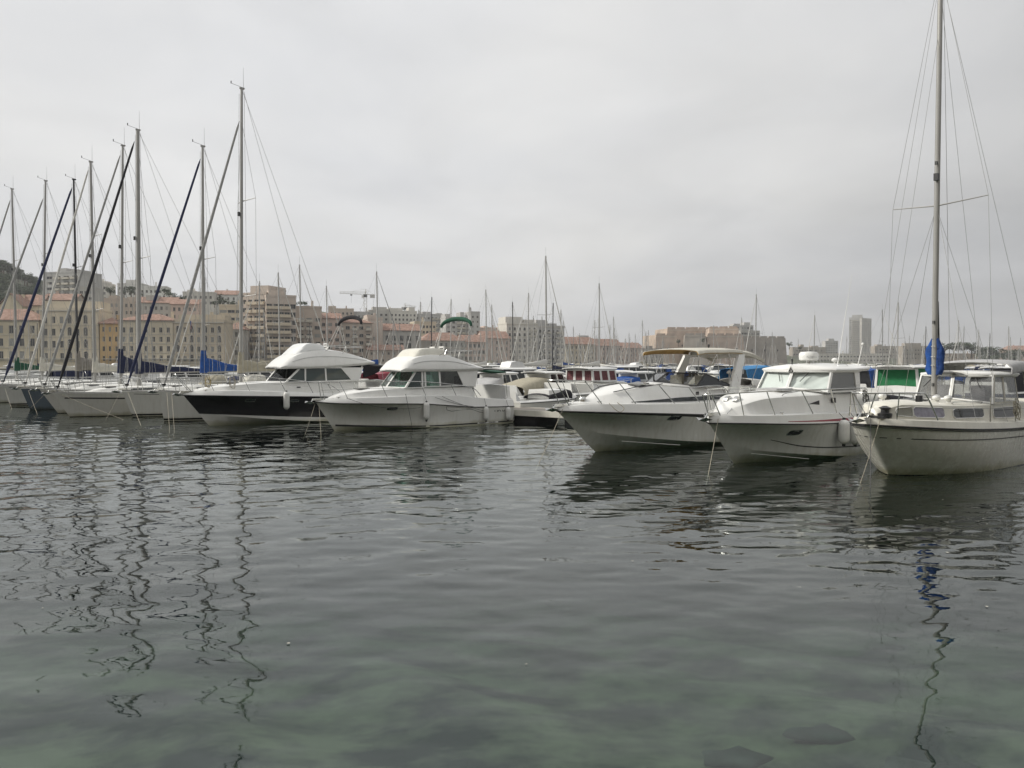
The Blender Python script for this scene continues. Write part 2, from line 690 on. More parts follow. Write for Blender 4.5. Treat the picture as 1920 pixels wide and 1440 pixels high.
# ------------------------------------------------------------------ boat building
# local boat axes: x runs aft from the bow, port side is y < 0, z up from the waterline
class Hull:
    def __init__(s, x0, x1, B, zb, zs, rake, draft=0.4, zc0=0.6, zc1=-0.05, sm=0.55, pw=2.2, tuck=0.08, q=1.5, flare=0.10, rc0=0.45, rc1=0.92, rev=0.0, n=26, nt=7, cpow=2.0, zpts=None, bluff=1.0):
        s.x0, s.x1 = x0, x1
        S = [(i / (n - 1))**1.35 for i in range(n)]
        rows = []

        def yb(u):
            a = (1 - (1 - min(u / sm, 1))**pw)**bluff
            if u > sm:
                k = (u - sm) / (1 - sm)
                a *= 1 - tuck * k * k
            return B / 2 * a

        zf = ci([(a - x0) / (x1 - x0) for a, _ in zpts], [b for _, b in zpts]) if zpts else None

        def zsheer(u):
            if zf:
                return zf(u)
            return zs + (zb - zs) * (1 - u)**q

        xc0 = x0 + rake * max(0.0, 1 - zc0 / zb)
        xk0 = x0 + rake * 1.02
        rows.append([(xk0 + u * (x1 - 0.05 - xk0), 0.0, -draft * min(1, 0.08 + u * 5)) for u in S])
        ch = []
        for u in S:
            rc = rc0 + (rc1 - rc0) * min(1, u / 0.45)**0.7
            ch.append((xc0 + u * (x1 - rev * (1) * 0.0 - xc0), yb(u) * rc, zc1 + (zc0 - zc1) * (1 - u)**cpow if u < 1 else zc1))
        # half-way bottom row for a fuller section
        mid = []
        for a, b in zip(rows[0], ch):
            mid.append(((a[0] + b[0]) / 2, b[1] * 0.55, a[2] * 0.55 + b[2] * 0.45))
        rows.append(mid)
        rows.append(ch)
        for j in range(1, nt + 1):
            t = j / nt
            row = []
            for i, u in enumerate(S):
                c = ch[i]
                sx, sy, sz = x0 + u * (x1 - rev - x0), yb(u), zsheer(u)
                fl = flare * B / 2 * math.sin(math.pi * t) * max(0, 1 - u / 0.7) * min(1, u / 0.12)
                row.append((c[0] + (sx - c[0]) * t, max(0.0, c[1] + (sy - c[1]) * t - fl), c[2] + (sz - c[2]) * t))
            rows.append(row)
        s.rows = rows
        s.arr = [np.array(r) for r in rows]

    def sy(s, x):
        a = s.arr[-1]
        return float(np.interp(x, a[:, 0], a[:, 1]))

    def sz(s, x):
        a = s.arr[-1]
        return float(np.interp(x, a[:, 0], a[:, 2]))

    def y(s, x, z):
        """half breadth of the topside at (x, z)"""
        zz = [np.interp(x, a[:, 0], a[:, 2]) for a in s.arr[2:]]
        yy = [np.interp(x, a[:, 0], a[:, 1]) for a in s.arr[2:]]
        return float(np.interp(z, zz, yy))

    def build(s, m, parent, angle=28, name='hull'):
        g = G()
        full = [[(x, -y, z) for (x, y, z) in r] for r in s.rows[::-1]] + [[(x, y, z) for (x, y, z) in r] for r in s.rows[1:]]
        g.loft(full, flip=False)
        nn = len(s.rows[0])
        tr = [r[-1] for r in full]
        b = len(g.v)
        g.v += [tuple(p) for p in tr]
        g.f.append(tuple(range(b, b + len(tr))))
        g.m.append(0)
        o = g.build(name, m, parent)
        bm = bmesh.new()
        bm.from_mesh(o.data)
        bmesh.ops.remove_doubles(bm, verts=bm.verts, dist=1e-4)
        bm.to_mesh(o.data)
        bm.free()
        o.data.shade_smooth()
        o.data.set_sharp_from_angle(angle=R(angle))
        return o

    def side_path(s, xs, zf, off=0.0, sgn=-1):
        out = []
        for x in xs:
            z = zf(x) if callable(zf) else zf
            out.append((x, sgn * (s.y(x, z) + off), z))
        return out

    def sheer_path(s, off=0.0, dz=0.0, sgn=-1, a=None, b=None):
        out = []
        for (x, y, z) in s.rows[-1]:
            if (a is None or x >= a) and (b is None or x <= b):
                out.append((x, sgn * (y + off), z + dz))
        return out

    def strip(s, xs, zb, zt, off=0.006, th=0.0, sgn=-1, m=0, g=None):
        """a band lying on the topside between two height curves"""
        g = g or G()
        secs = []
        for x in xs:
            a = zb(x) if callable(zb) else zb
            c = zt(x) if callable(zt) else zt
            k = 4
            secs.append([(x, sgn * (s.y(x, a + (c - a) * i / k) + off), a + (c - a) * i / k) for i in range(k + 1)])
        g.loft(secs, m=m, flip=(sgn > 0))
        return g


def lin(a, b, n):
    return [a + (b - a) * i / (n - 1) for i in range(n)]


def deck(stations, m, parent, name='deck', angle=30, cap=True, smooth=True):
    """stations: (x, [(y, z), ...] from the outboard edge to the centreline); mirrored"""
    secs = []
    for x, pr in stations:
        if pr and len(pr[0]) == 2:
            pr = [(x, a, b) for a, b in pr]
        left = [(q[0], -q[1], q[2]) for q in pr]
        right = [(q[0], q[1], q[2]) for q in pr[::-1]]
        if abs(pr[-1][1]) < 1e-6:
            right = right[1:]
        secs.append(left + right)
    g = G()
    g.loft(secs, flip=True)
    if cap:
        b = len(g.v)
        g.v += [tuple(p) for p in secs[-1]]
        g.f.append(tuple(range(b, b + len(secs[-1]))))
        g.m.append(0)
        b = len(g.v)
        g.v += [tuple(p) for p in secs[0]]
        g.f.append(tuple(range(b, b + len(secs[0])))[::-1])
        g.m.append(0)
    return g.build(name, m, parent, smooth, angle)


def shell(stations, th, m, parent, name='roof', angle=35):
    """roof-like shell: (x, half profile from edge to centre); gets an underside th below"""
    secs = []
    for x, pr in stations:
        top = [(x, -a, b) for a, b in pr] + [(x, a, b) for a, b in pr[::-1]][1 if abs(pr[-1][0]) < 1e-6 else 0:]
        und = [(px_, y_ * 0.97, z_ - th) for (px_, y_, z_) in top[::-1]]
        secs.append(top + und)
    g = G()
    g.loft(secs, closed=True, cap0=True, cap1=True, flip=True)
    return g.build(name, m, parent, True, angle)


def glazed(corners, parent, m_frame, m_pane, w=0.05, depth=0.025, name='window', insets=None, pane_back=0.015):
    """a framed pane filling a quad (bottom-left, bottom-right, top-right, top-left seen from outside)"""
    P = [Vector(c) for c in corners]
    n = (P[1] - P[0]).cross(P[3] - P[0]).normalized()
    c = sum(P, Vector()) / 4
    Q = []
    for i in range(4):
        a = (P[(i + 1) % 4] - P[i]).normalized()
        b = (P[(i - 1) % 4] - P[i]).normalized()
        sn = max(0.35, a.cross(b).length)
        Q.append(P[i] + (a + b) * (w / sn))
    g = G()
    for i in range(4):
        j = (i + 1) % 4
        o0, o1, i0, i1 = P[i], P[j], Q[i], Q[j]
        d = n * depth
        g.add([o0 + d, o1 + d, i1 + d, i0 + d, o0 - d, o1 - d, i1 - d, i0 - d], [(0, 1, 2, 3), (4, 7, 6, 5), (0, 4, 5, 1), (3, 2, 6, 7)])
    fr = g.build(name, m_frame, parent)
    q = [p - n * (depth - pane_back) for p in Q]
    e = n * 0.004
    gp = G()
    gp.prism([p - e for p in q], e * 2)
    gp.build('pane', m_pane, fr)
    return fr


def rail(path, r, parent, name='rail', m=None, n=6):
    return G().tube(path, r, n).build(name, m or M_steel, parent, True, 60)


def fender(loc, top, length, r, label, group='white fenders hung along the boats', m=None, rope_to=None):
    t = thing('fender', label, 'fender', loc)
    h = length
    g = G().lathe([(r * .25, -h), (r * .62, -h + .03), (r * .93, -h + .10), (r, -h + .18), (r, -.18), (r * .93, -.10), (r * .62, -.03), (r * .25, 0)], (0, 0, 0), 14)
    g.build('body', m or M_fender, t, True, 50)
    e = G().lathe([(r * .28, -h - .06), (r * .34, -h - .02), (r * .30, -h + .012)], (0, 0, 0), 10)
    e.lathe([(r * .30, -.012), (r * .34, .03), (r * .2, .06)], (0, 0, 0), 10)
    e.build('end_cap', M_black, t, True, 50)
    if rope_to is not None:
        d = Vector(rope_to) - Vector(loc)
        G().tube([(0, 0, 0.03), tuple(d)], 0.009, 5).build('lanyard', M_rope_dark, t, True)
    return t


def to_world(o, p):
    c, s = math.cos(o.rotation_euler[2]), math.sin(o.rotation_euler[2])
    return Vector((o.location[0] + p[0] * c - p[1] * s, o.location[1] + p[0] * s + p[1] * c, o.location[2] + p[2]))


def mooring(a, b, label, s=0.12, r=0.013, m=None):
    """rope between two world points"""
    o = G().tube(sag(a, b, s, 10), r, 6).build('mooring_rope', m or M_rope, None, True, 60)
    return tag(o, label, 'rope', 'mooring lines of the boats')


def cleat(parent, p, rz=0.0):
    g = G()
    rot = Matrix.Rotation(rz, 3, 'Z')
    g.cbox(Vector(p) + Vector((0, 0, .02)), (.08, .04, .05), 0, rot)
    a = rot @ Vector((.11, 0, 0))
    g.tube([Vector(p) + Vector((0, 0, .055)) - a, Vector(p) + Vector((0, 0, .055)) + a], .014, 6)
    return g.build('cleat', M_steel, parent, True, 50)


def plate_on(hull, x0, x1, z0, z1, parent, name, m_frame, m_pane, slant=0.0, sgn=-1, rim=0.02):
    """rounded port light set in the topside"""
    pts = []
    N = 20
    for k in range(N):
        a = 2 * math.pi * k / N
        ca, sa = math.cos(a), math.sin(a)
        e = 0.45
        u = math.copysign(abs(ca)**e, ca)
        v = math.copysign(abs(sa)**e, sa)
        x = (x0 + x1) / 2 + u * (x1 - x0) / 2 + slant * v * (z1 - z0) / 2
        z = (z0 + z1) / 2 + v * (z1 - z0) / 2
        pts.append((x, z))
    cx_ = (x0 + x1) / 2
    cz_ = (z0 + z1) / 2
    ring = [(x, sgn * (hull.y(x, z) + .014), z) for x, z in pts]
    inn = [(cx_ + (x - cx_) * (1 - rim * 2.6 / (x1 - x0)), 0, cz_ + (z - cz_) * (1 - rim * 2.6 / (z1 - z0))) for x, z in pts]
    inn = [(x, sgn * (hull.y(x, z) + .012), z) for x, _, z in inn]
    inn2 = [(x, y - sgn * .016 + sgn * 0.008, z) for x, y, z in inn]
    out2 = [(x, sgn * (hull.y(x, z) - .02), z) for x, z in pts]
    g = G().loft([out2, ring, inn, inn2], closed=True, flip=(sgn < 0))
    o = g.build(name, m_frame, parent, True, 40)
    gp = G()
    gp.v += inn2
    gp.f.append(tuple(range(N)) if sgn < 0 else tuple(range(N))[::-1])
    gp.m.append(0)
    gp.build('pane', m_pane, o)
    return o


def stanchions(parent, pairs, r=0.012):
    for a, b in pairs:
        G().tube([a, b], r, 6).build('stanchion', M_steel, parent, True, 60)


def both(path):
    return [(x, -y, z) for (x, y, z) in path]


def anchor(parent, p, L=0.55, rz=0.0):
    """bow roller with a plough anchor lying in it; shank along x"""
    x, y, z = p
    g = G()
    g.box(x - .25, x + .35, y - .07, y - .05, z, z + .09)
    g.box(x - .25, x + .35, y + .05, y + .07, z, z + .09)
    g.box(x - .25, x + .35, y - .049, y + .049, z, z + .012)
    g.build('bow_roller', M_steel, parent)
    h = G()
    h.tube([(x + L, y, z + .08), (x - .18, y, z + .07), (x - .36, y, z - .10)], [.022, .026, .022], 6)
    h.add([(x - .33, y, z - .16), (x - .50, y - .17, z - .02), (x - .10, y - .13, z - .10), (x - .10, y + .13, z - .10), (x - .50, y + .17, z - .02), (x - .62, y, z - .10)],
          [(0, 5, 1), (0, 1, 2), (0, 3, 4), (0, 4, 5), (0, 2, 3), (1, 5, 2), (5, 4, 3), (5, 3, 2)])
    h.build('anchor', M_steel, parent, False)


def outboard(parent, p, s=1.0, rz=0.0, m=None):
    """engine hung on a transom: cowl, leg, bracket; aft is +x"""
    x, y, z = p
    g = G()
    secs = []
    for t, hx, hy in ((0, .17, .13), (.12, .21, .16), (.32, .21, .16), (.44, .16, .13), (.48, .08, .07)):
        secs.append([(x + s * (.2 + hx * math.cos(a) + t * .1), y + s * hy * math.sin(a), z + s * (.05 + t)) for a in [2 * math.pi * k / 12 for k in range(12)]])
    g.loft(secs, closed=True, cap0=True, cap1=True)
    o = g.build('engine_cowl', m or M_fitting, parent, True, 40)
    G().box(x + s * .12, x + s * .28, y - s * .05, y + s * .05, z - s * .75, z + s * .05).box(x + s * .05, x + s * .5, y - s * .025, y + s * .025, z - s * .62, z - s * .56).build('engine_leg', M_fitting, parent)
    return o


# ------------------------------------------------------------------ water and seabed
def water_mat():
    m, nt, p = new_mat('harbour_water')
    L = nt.links.new
    nt.nodes.remove(p)
    out = nt.nodes['Material Output']
    tc = nt.nodes.new('ShaderNodeTexCoord')
    mp = nt.nodes.new('ShaderNodeMapping')
    mp.inputs['Scale'].default_value = (0.8, 1.5, 1)
    mp.inputs['Rotation'].default_value = (0, 0, R(-14))
    L(tc.outputs['Object'], mp.inputs[0])
    n1 = nt.nodes.new('ShaderNodeTexNoise')
    n1.inputs['Scale'].default_value = 2.4
    n1.inputs['Detail'].default_value = 2.5
    n1.inputs['Roughness'].default_value = 0.45
    L(mp.outputs[0], n1.inputs['Vector'])
    bp = nt.nodes.new('ShaderNodeBump')
    bp.inputs["Strength"].default_value = 0.085
    bp.inputs['Distance'].default_value = 0.05
    L(n1.outputs['Fac'], bp.inputs['Height'])
    fr = two_sided_fresnel(nt, 1.50)
    L(bp.outputs[0], fr.inputs['Normal'])
    gl = nt.nodes.new('ShaderNodeBsdfGlossy')
    gl.inputs['Roughness'].default_value = 0.0
    gl.inputs['Color'].default_value = (0.965, 1.0, 0.985, 1)
    L(bp.outputs[0], gl.inputs['Normal'])
    df = nt.nodes.new('ShaderNodeBsdfDiffuse')
    df.inputs['Color'].default_value = (0.010, 0.017, 0.014, 1)
    tr = nt.nodes.new('ShaderNodeBsdfTransparent')
    tr.inputs['Color'].default_value = (0.88, 0.95, 0.92, 1)
    mb = nt.nodes.new('ShaderNodeMixShader')
    mb.inputs[0].default_value = 0.8
    L(df.outputs[0], mb.inputs[1])
    L(tr.outputs[0], mb.inputs[2])
    mx = nt.nodes.new('ShaderNodeMixShader')
    L(fr.outputs[0], mx.inputs[0])
    L(mb.outputs[0], mx.inputs[1])
    L(gl.outputs[0], mx.inputs[2])
    L(mx.outputs[0], out.inputs['Surface'])
    return m


def graded(a, b, fine0, fine1, step, grow, maxstep):
    """coordinates: fine between fine0..fine1, growing outwards to a and b"""
    mid = list(np.arange(fine0, fine1 + 1e-6, step))
    lo, hi = [], []
    s, v = step, fine0
    while v > a:
        s = min(s * grow, maxstep)
        v -= s
        lo.append(v)
    s, v = step, fine1
    while v < b:
        s = min(s * grow, maxstep)
        v += s
        hi.append(v)
    return np.array(lo[::-1] + mid + hi)


wx = graded(-3500, 3500, -26, 21, 0.085, 1.07, 400)
yy = [1.5]
while yy[-1] < 5200:
    y_ = yy[-1]
    yy.append(y_ + (0.055 if y_ < 14 else min(0.055 + (y_ - 14) * 0.0042, 400) if y_ < 60 else min((y_ - 60) * 0.08 + 0.25, 400)))
ylo = [-2500, -800, -250, -80, -25, -8, -2, 0.6]
wy = np.array(ylo + yy)
X, Y = np.meshgrid(wx, wy)
Z = np.zeros_like(X)
sl = np.zeros_like(X)
fade = np.clip(1 - (np.hypot(X + 2, Y - 18) - 30) / 32, 0.0, 1)
wr = np.random.default_rng(5)
for i in range(84):
    lam = 0.30 * (8.0)**(wr.random()**1.3)
    ang = math.radians(wr.normal(102, 32))
    k = 2 * math.pi / lam
    amp = 0.0092 * lam / (2 * math.pi) * (0.55 + 0.9 * wr.random()) * (1.12 if lam > .8 else 1.1)
    # patches: each train comes and goes over the harbour
    px_, py_ = wr.uniform(-10, 10, 2)
    env = 0.55 + 0.45 * np.sin(X * 0.17 * math.cos(px_) + Y * 0.17 * math.sin(px_) + py_)
    if lam < .9:
        env = env * (0.55 + 0.45 * np.clip((Y - 6) / 14, 0, 1))
    Z += amp * env * np.sin(k * (X * math.cos(ang) + Y * math.sin(ang)) + wr.uniform(0, 6.28))
Z *= fade
nx, ny = len(wx), len(wy)
me = bpy.data.meshes.new('water')
vv = np.stack([X, Y, Z], -1).reshape(-1, 3)
idx = np.arange(nx * ny).reshape(ny, nx)
ff = np.stack([idx[:-1, :-1], idx[:-1, 1:], idx[1:, 1:], idx[1:, :-1]], -1).reshape(-1, 4)
me.vertices.add(len(vv))
me.vertices.foreach_set('co', vv.astype(np.float32).ravel())
me.loops.add(ff.size)
me.loops.foreach_set('vertex_index', ff.astype(np.int32).ravel())
me.polygons.add(len(ff))
me.polygons.foreach_set('loop_start', np.arange(0, ff.size, 4, dtype=np.int32))
me.polygons.foreach_set('use_smooth', np.ones(len(ff), dtype=bool))
me.update(calc_edges=True)
me.materials.append(water_mat())
water = obj('water', me)
tag(water, 'calm grey green harbour water with small ripples', 'water', kind='structure')

# the body of the water: clear but light-swallowing, so that the bed shows only in the shallows
m, nt, p = new_mat('water_absorption')
nt.nodes.remove(p)
va = nt.nodes.new('ShaderNodeVolumeAbsorption')
va.inputs['Color'].default_value = (0.16, 0.36, 0.30, 1)
va.inputs['Density'].default_value = 0.17
nt.links.new(va.outputs[0], nt.nodes['Material Output'].inputs['Volume'])
tag(G().box(-70, 70, -3.5, 90, -7.9, -0.06).build('water_body', m), 'depth of the harbour water', 'water', kind='structure')

# seabed: silt with weed patches and loose stones near the quay
m, nt, p = new_mat('seabed_silt')
tc = nt.nodes.new('ShaderNodeTexCoord')
nz = nt.nodes.new('ShaderNodeTexNoise')
nz.inputs['Scale'].default_value = 0.55
nz.inputs['Detail'].default_value = 7
nz.inputs['Roughness'].default_value = 0.6
nt.links.new(tc.outputs['Object'], nz.inputs['Vector'])
rp = nt.nodes.new('ShaderNodeValToRGB')
rp.color_ramp.elements[0].position = 0.40
rp.color_ramp.elements[0].color = (0.02, 0.045, 0.04, 1)
rp.color_ramp.elements[1].position = 0.62
rp.color_ramp.elements[1].color = (0.34, 0.34, 0.235, 1)
nt.links.new(nz.outputs['Fac'], rp.inputs[0])
nt.links.new(rp.outputs[0], p.inputs['Base Color'])
p.inputs['Roughness'].default_value = 1.0
p.inputs['Specular IOR Level'].default_value = 0.0
M_bed = m
sx = np.linspace(-60, 60, 121)
sy = np.concatenate([[-20], np.linspace(-4, 40, 90), [80]])
g = G()
br = np.random.default_rng(3)
ph = br.uniform(0, 6.28, (12, 2))
secs = []
for y_ in sy:
    row = []
    for x_ in sx:
        d = 1.15 + 0.16 * max(0, y_ - 3) + 0.02 * max(0, y_ - 15)**1.3
        d = min(d, 7.5)
        h = sum(0.10 * math.sin(x_ * (0.3 + .21 * k) + y_ * (0.25 + .17 * ((k * 5) % 7)) + ph[k][0]) for k in range(7))
        row.append((x_, y_, -d + h * 0.6))
    secs.append(row)
g.loft(secs, flip=True)
bed = g.build('seabed', M_bed, None, True, 80)
tag(bed, 'silty seabed with weed patches under shallow water', 'seabed', kind='structure')
bb = G().add([(-4000, -3000, -8), (4000, -3000, -8), (4000, 6000, -8), (-4000, 6000, -8)], [(0, 1, 2, 3)])
M_mud = mat('deep_mud', (0.016, 0.022, 0.020), 1.0, spec=0.0)
tag(bb.build('deep_seabed', M_mud), 'dark mud of the deeper harbour', 'seabed', kind='structure')
for k, (bx_, by_, s_) in enumerate([(4.5, 9.6, .42), (5.3, 9.9, .34), (4.6, 11.6, .26), (5.9, 9.5, .30), (3.0, 10.6, .22), (6.6, 11.0, .26)]):
    gg = G()
    rr = np.random.default_rng(k)
    rings = []
    lobe = [.65 + .8 * rr.random() for _ in range(10)]
    for j in range(7):
        a = math.pi * (0.03 + 0.94 * j / 6)
        rings.append([(s_ * lobe[b_] * (1 + .12 * rr.random()) * math.sin(a) * math.cos(b_ * .6283) * 1.8, s_ * lobe[b_] * (1 + .12 * rr.random()) * math.sin(a) * math.sin(b_ * .6283), -s_ * .35 * math.cos(a)) for b_ in range(10)])
    gg.loft(rings, closed=True, cap0=True, cap1=True)
    st = gg.build('boulder', mat('weedy_stone', (0.075, 0.10, 0.082), 1, var=.4, scale=1.5), None, True, 80)
    st.location = (bx_, by_, -1.15 - 0.16 * (by_ - 3))
    tag(st, ['largest dark weedy boulder under the water at the lower right', 'dark weedy boulder just right of the largest one under water', 'small sunken boulder behind the largest dark one', 'sunken boulder nearest the mast reflection', 'small sunken boulder left of the others', 'rearmost sunken boulder at the lower right'][k], 'boulder', 'boulders on the seabed')

# the stone quay the picture is taken from, and an unseen house block added to shade the hulls
M_quay = mat('quay_stone', (0.34, 0.32, 0.28), .9, var=.15, scale=1.5, bump=.3, bscale=6)
tag(G().box(-160, 160, -60, 1.2, -4, 1.25).build('quay', M_quay), 'stone quay the boats are seen from', 'quay', kind='structure')
tag(G().box(-150, 150, -48, -20, 1.25, 25).build('terrace_shade_block', mat('shade_block_wall', (0.42, 0.36, 0.28), .9, var=.1, scale=.2)), 'unseen block of houses behind the viewpoint, added to shade the near hulls', 'building', kind='structure')

# specks of foam and leaf litter on the surface, too small to pick apart
fg = G()
fr0 = np.random.default_rng(77)
for _ in range(46):
    fx, fy = fr0.uniform(-9, 12), fr0.uniform(6.5, 26)
    s_ = fr0.uniform(.004, .013) * (1 + .05 * fy)
    a_ = fr0.uniform(0, 6.28)
    ix, iy = int(np.searchsorted(wx, fx)), int(np.searchsorted(wy, fy))
    fz = float(Z[iy, ix]) + .012
    fg.add([(fx + s_ * math.cos(a_ + k * 1.26) * (1 + .5 * (k % 2)), fy + s_ * math.sin(a_ + k * 1.26), fz) for k in range(5)], [(0, 1, 2, 3, 4)])
tag(fg.build('floating_litter', mat('foam_and_leaf', (0.6, 0.58, 0.5), .9, var=.3, scale=3)), 'tiny pale specks of foam and leaf floating on the water', 'litter', kind='stuff')


# ------------------------------------------------------------------ flybridge cruisers (the white one and the black one)
def deck_loft(H, xs, ze, yt, zt, zcr, well=None, edge_in=0.10, m=None, parent=None, slope=0.08, gap=0.2):
    st = []
    for x in xs:
        ys, zs = H.sy(x), H.sz(x)
        e = ze(x)
        yi = max(0.004, ys - edge_in)
        y2 = max(0.003, min(yt(x), yi - gap * min(1, yi)))
        if well and well[0] <= x <= well[1]:
            f = well[2]
            pr = [(ys, zs + .012), (ys - .012, zs + .05), (yi + .012, e - .02), (yi - .02, e), (y2 + .10, e - .005), (y2 + .06, e - .02), (y2, f + .02), (y2 - .05, f), (0, f)]
        else:
            t = zt(x)
            pr = [(ys, zs + .012), (max(ys - .012, .003), zs + .05), (yi + .01 * min(1, yi), e - .02), (max(yi - .02, .002), e), (y2 + .04 * min(1, y2), e - .01), (y2, e + .012), (max(y2 - slope * min(1, y2 * 2), .001), t - .03), (max(y2 - slope * min(1, y2 * 2) - .05, .001), t), (0, zcr(x))]
        st.append((x, pr))
    return deck(st, m or M_deck, parent)


def fly_cruiser(o, name, label, P):
    t = thing(name, label, 'motorboat', (o[0], o[1], 0), R(P['th']))
    H = Hull(P['x0'], P['x1'], P['B'], P['zb'], P['zs'], P['rake'], zc0=P['zc0'], zc1=-.06, sm=.5, pw=2.3, tuck=.10, flare=.16, rc0=.25, rc1=.94, zpts=P['zpts'], n=34)
    H.build(P['hull_m'], t)
    x0, x1 = P['x0'], P['x1']
    ze = ci(*P['ze'])
    yt = ci(*P['yt'])
    zt = ci(*P['zt'])
    zcr = lambda x: zt(x) + .05 * min(1, yt(x))
    ca = P['cab_aft']
    xs = sorted(set(lin(x0, 2.2, 14) + lin(2.2, ca, 12)))
    deck_loft(H, xs, ze, yt, zt, zcr, parent=t, m=M_gel)
    # cockpit behind the cabin
    st_x = [ca, ca + .02] + lin(ca + .3, x1, 7)
    o2 = deck_loft(H, st_x, ze, lambda x: H.sy(x) - .28, zt, zcr, well=(ca, x1 - .45, .48), parent=t, m=M_gel)
    o2.name = 'cockpit'
    # swim platform
    yb = H.sy(x1) - .12
    G().prism([(x1 - .15, -yb, .20), (x1 + .55, -yb + .35, .24), (x1 + .55, yb - .35, .24), (x1 - .15, yb, .20)], (0, 0, .09)).build('swim_platform', M_gel, t)
    G().prism([(x1 - .02, -yb + .05, -.1), (x1 + .4, -yb + .3, .19), (x1 + .4, yb - .3, .19), (x1 - .02, yb - .05, -.1)], (0, 0, .03)).build('platform_bracket', M_gel, t)
    # rub rail
    for sg, nm in ((-1, 'rub_rail'), (1, 'rub_rail')):
        rail(H.sheer_path(.012, .0, sg), .022, t, nm, M_black, 6)
    if P.get('boot'):
        zb0, zb1 = P['boot']
        for sg in (-1, 1):
            xs_ = lin(x0 + P['rake'] + .02, x1 - .05, 30)
            H.strip(xs_, lambda x: zb0(x), lambda x: zb1(x), sgn=sg).build('boot_stripe', M_black, t, True)
    # windscreen, side glazing
    w = P['ws']  # dict of points on the starboard side mirrored: cb, ct, sb, stp (corner bottom / top)
    cb, ct, kb, kt = [Vector(w[k]) for k in ('cb', 'ct', 'kb', 'kt')]
    for sg in (-1, 1):
        b0, t0 = cb, ct
        b1 = Vector((kb.x, kb.y * sg, kb.z))
        t1 = Vector((kt.x, kt.y * sg, kt.z))
        q = [b0, b1, t1, t0] if sg < 0 else [b1, b0, t0, t1]
        glazed(q, t, M_gel, P['ws_m'], w=.055, name='windscreen')
        xs_ = P['side_x']
        for i in range(len(xs_) - 1):
            (xa, za), (xb, zb_) = xs_[i][0:2], xs_[i + 1][0:2]
            xat, xbt = xs_[i][2], xs_[i + 1][2]
            ya = kb.y + (P['side_aft_y'] - kb.y) * (xa - kb.x) / (ca - kb.x)
            yb_ = kb.y + (P['side_aft_y'] - kb.y) * (xb - kb.x) / (ca - kb.x)
            q = [(xa, sg * ya, za), (xb, sg * yb_, zb_), (xbt, sg * (yb_ - .1), kt.z), (xat, sg * (ya - .1), kt.z)]
            if sg > 0:
                q = [q[1], q[0], q[3], q[2]]
            mm = xs_[i][3]
            if mm is None:
                Q = [Vector(c) for c in q]
                n_ = (Q[1] - Q[0]).cross(Q[3] - Q[0]).normalized() * .02
                G().prism([c - n_ for c in Q], n_ * 2).build('cabin_side', M_gel, t)
            else:
                glazed(q, t, M_gel, mm, w=P.get('fw', .05), name='side_window')
    ya = P['side_aft_y'] - .02
    G().add([(ca - .04, -ya, 1.2), (ca - .04, ya, 1.2), (ca - .04, ya - .1, kt.z), (ca - .04, -ya + .1, kt.z)], [(0, 1, 2, 3)]).build('aft_bulkhead', M_gel, t)
    G().box(ca - .045, ca - .01, -.45, .45, .55, 2.35).build('cabin_door', M_tinted, t)
    # helm seats and dash seen through the glass
    G().box(kb.x + .05, kb.x + .55, -kb.y + .1, kb.y - .1, kb.z - .5, kb.z + .06).build('dashboard', M_grey_gel, t)
    for sy_ in (-.55, .5):
        G().box(kb.x + 1.5, kb.x + 1.62, sy_ - .25, sy_ + .25, kb.z - .6, kb.z + .35).build('helm_seat', M_ivory, t)
    # roof with the flybridge coaming
    st = []
    rx, re, rt, rw = P['roof']['x'], ci(P['roof']['x'], P['roof']['edge']), ci(P['roof']['x'], P['roof']['top']), ci(P['roof']['x'], P['roof']['w'])
    for x in lin(rx[0], rx[-1], 30):
        e, tp, ww = re(x), rt(x), rw(x)
        h = max(tp - e, .02)
        st.append((x, [(ww - .03, e), (ww + .02, e + min(.05, h * .3)), (ww + .02, e + min(.12, h * .5)), (ww - .06 - .10 * min(1, h), e + h * .72), (ww - .14 - .16 * min(1, h), e + h * .95), (ww - .28 - .18 * min(1, h), e + h), (ww * .45, e + h + .02), (0, e + h + .03)]))
    shell(st, .05, M_gel, t, 'flybridge')
    for sg in (-1, 1):  # moulded break along the coaming and the visor lip
        pts = []
        for x in lin(rx[0] + .55, rx[-1] - .5, 16):
            h = max(rt(x) - re(x), .02)
            pts.append((x, sg * (rw(x) - .06 - .10 * min(1, h) + .052), re(x) + h * .60))
        G().tube(pts, .010, 5).build('moulded_line', M_grey_gel, t, True)
    # flybridge screen / console hump
    fc = P['console']
    st = []
    zx, zz = fc['x'], ci(fc['x'], fc['z'])
    for x in lin(zx[0], zx[-1], 12):
        b_ = rt(x) - .02
        tp = zz(x)
        h = max(.02, tp - b_)
        wv = fc['w'] * (1 - .25 * ((x - zx[0]) / (zx[-1] - zx[0]) - .5)**2)
        st.append((x, [(wv, b_), (wv - .06, b_ + h * .6), (wv - .16, b_ + h * .95), (wv * .5, b_ + h), (0, b_ + h)]))
    deck(st, P.get('console_m', M_gel), t, 'flybridge_console')
    for sy_ in (-.45, .35):
        sx_, sz_ = P['seat']
        g = G()
        for k in range(3):
            g.box(sx_, sx_ + .06, sy_ - .24, sy_ + .24, sz_ + .1 + k * .13, sz_ + .17 + k * .13)
        g.box(sx_, sx_ + .05, sy_ - .24, sy_ - .18, sz_, sz_ + .43)
        g.box(sx_, sx_ + .05, sy_ + .18, sy_ + .24, sz_, sz_ + .43)
        g.box(sx_ + .0, sx_ + .45, sy_ - .24, sy_ + .24, sz_ - .04, sz_ + .02)
        g.build('flybridge_seat', M_gel, t)
    # flybridge rail
    fr = P['fly_rail']
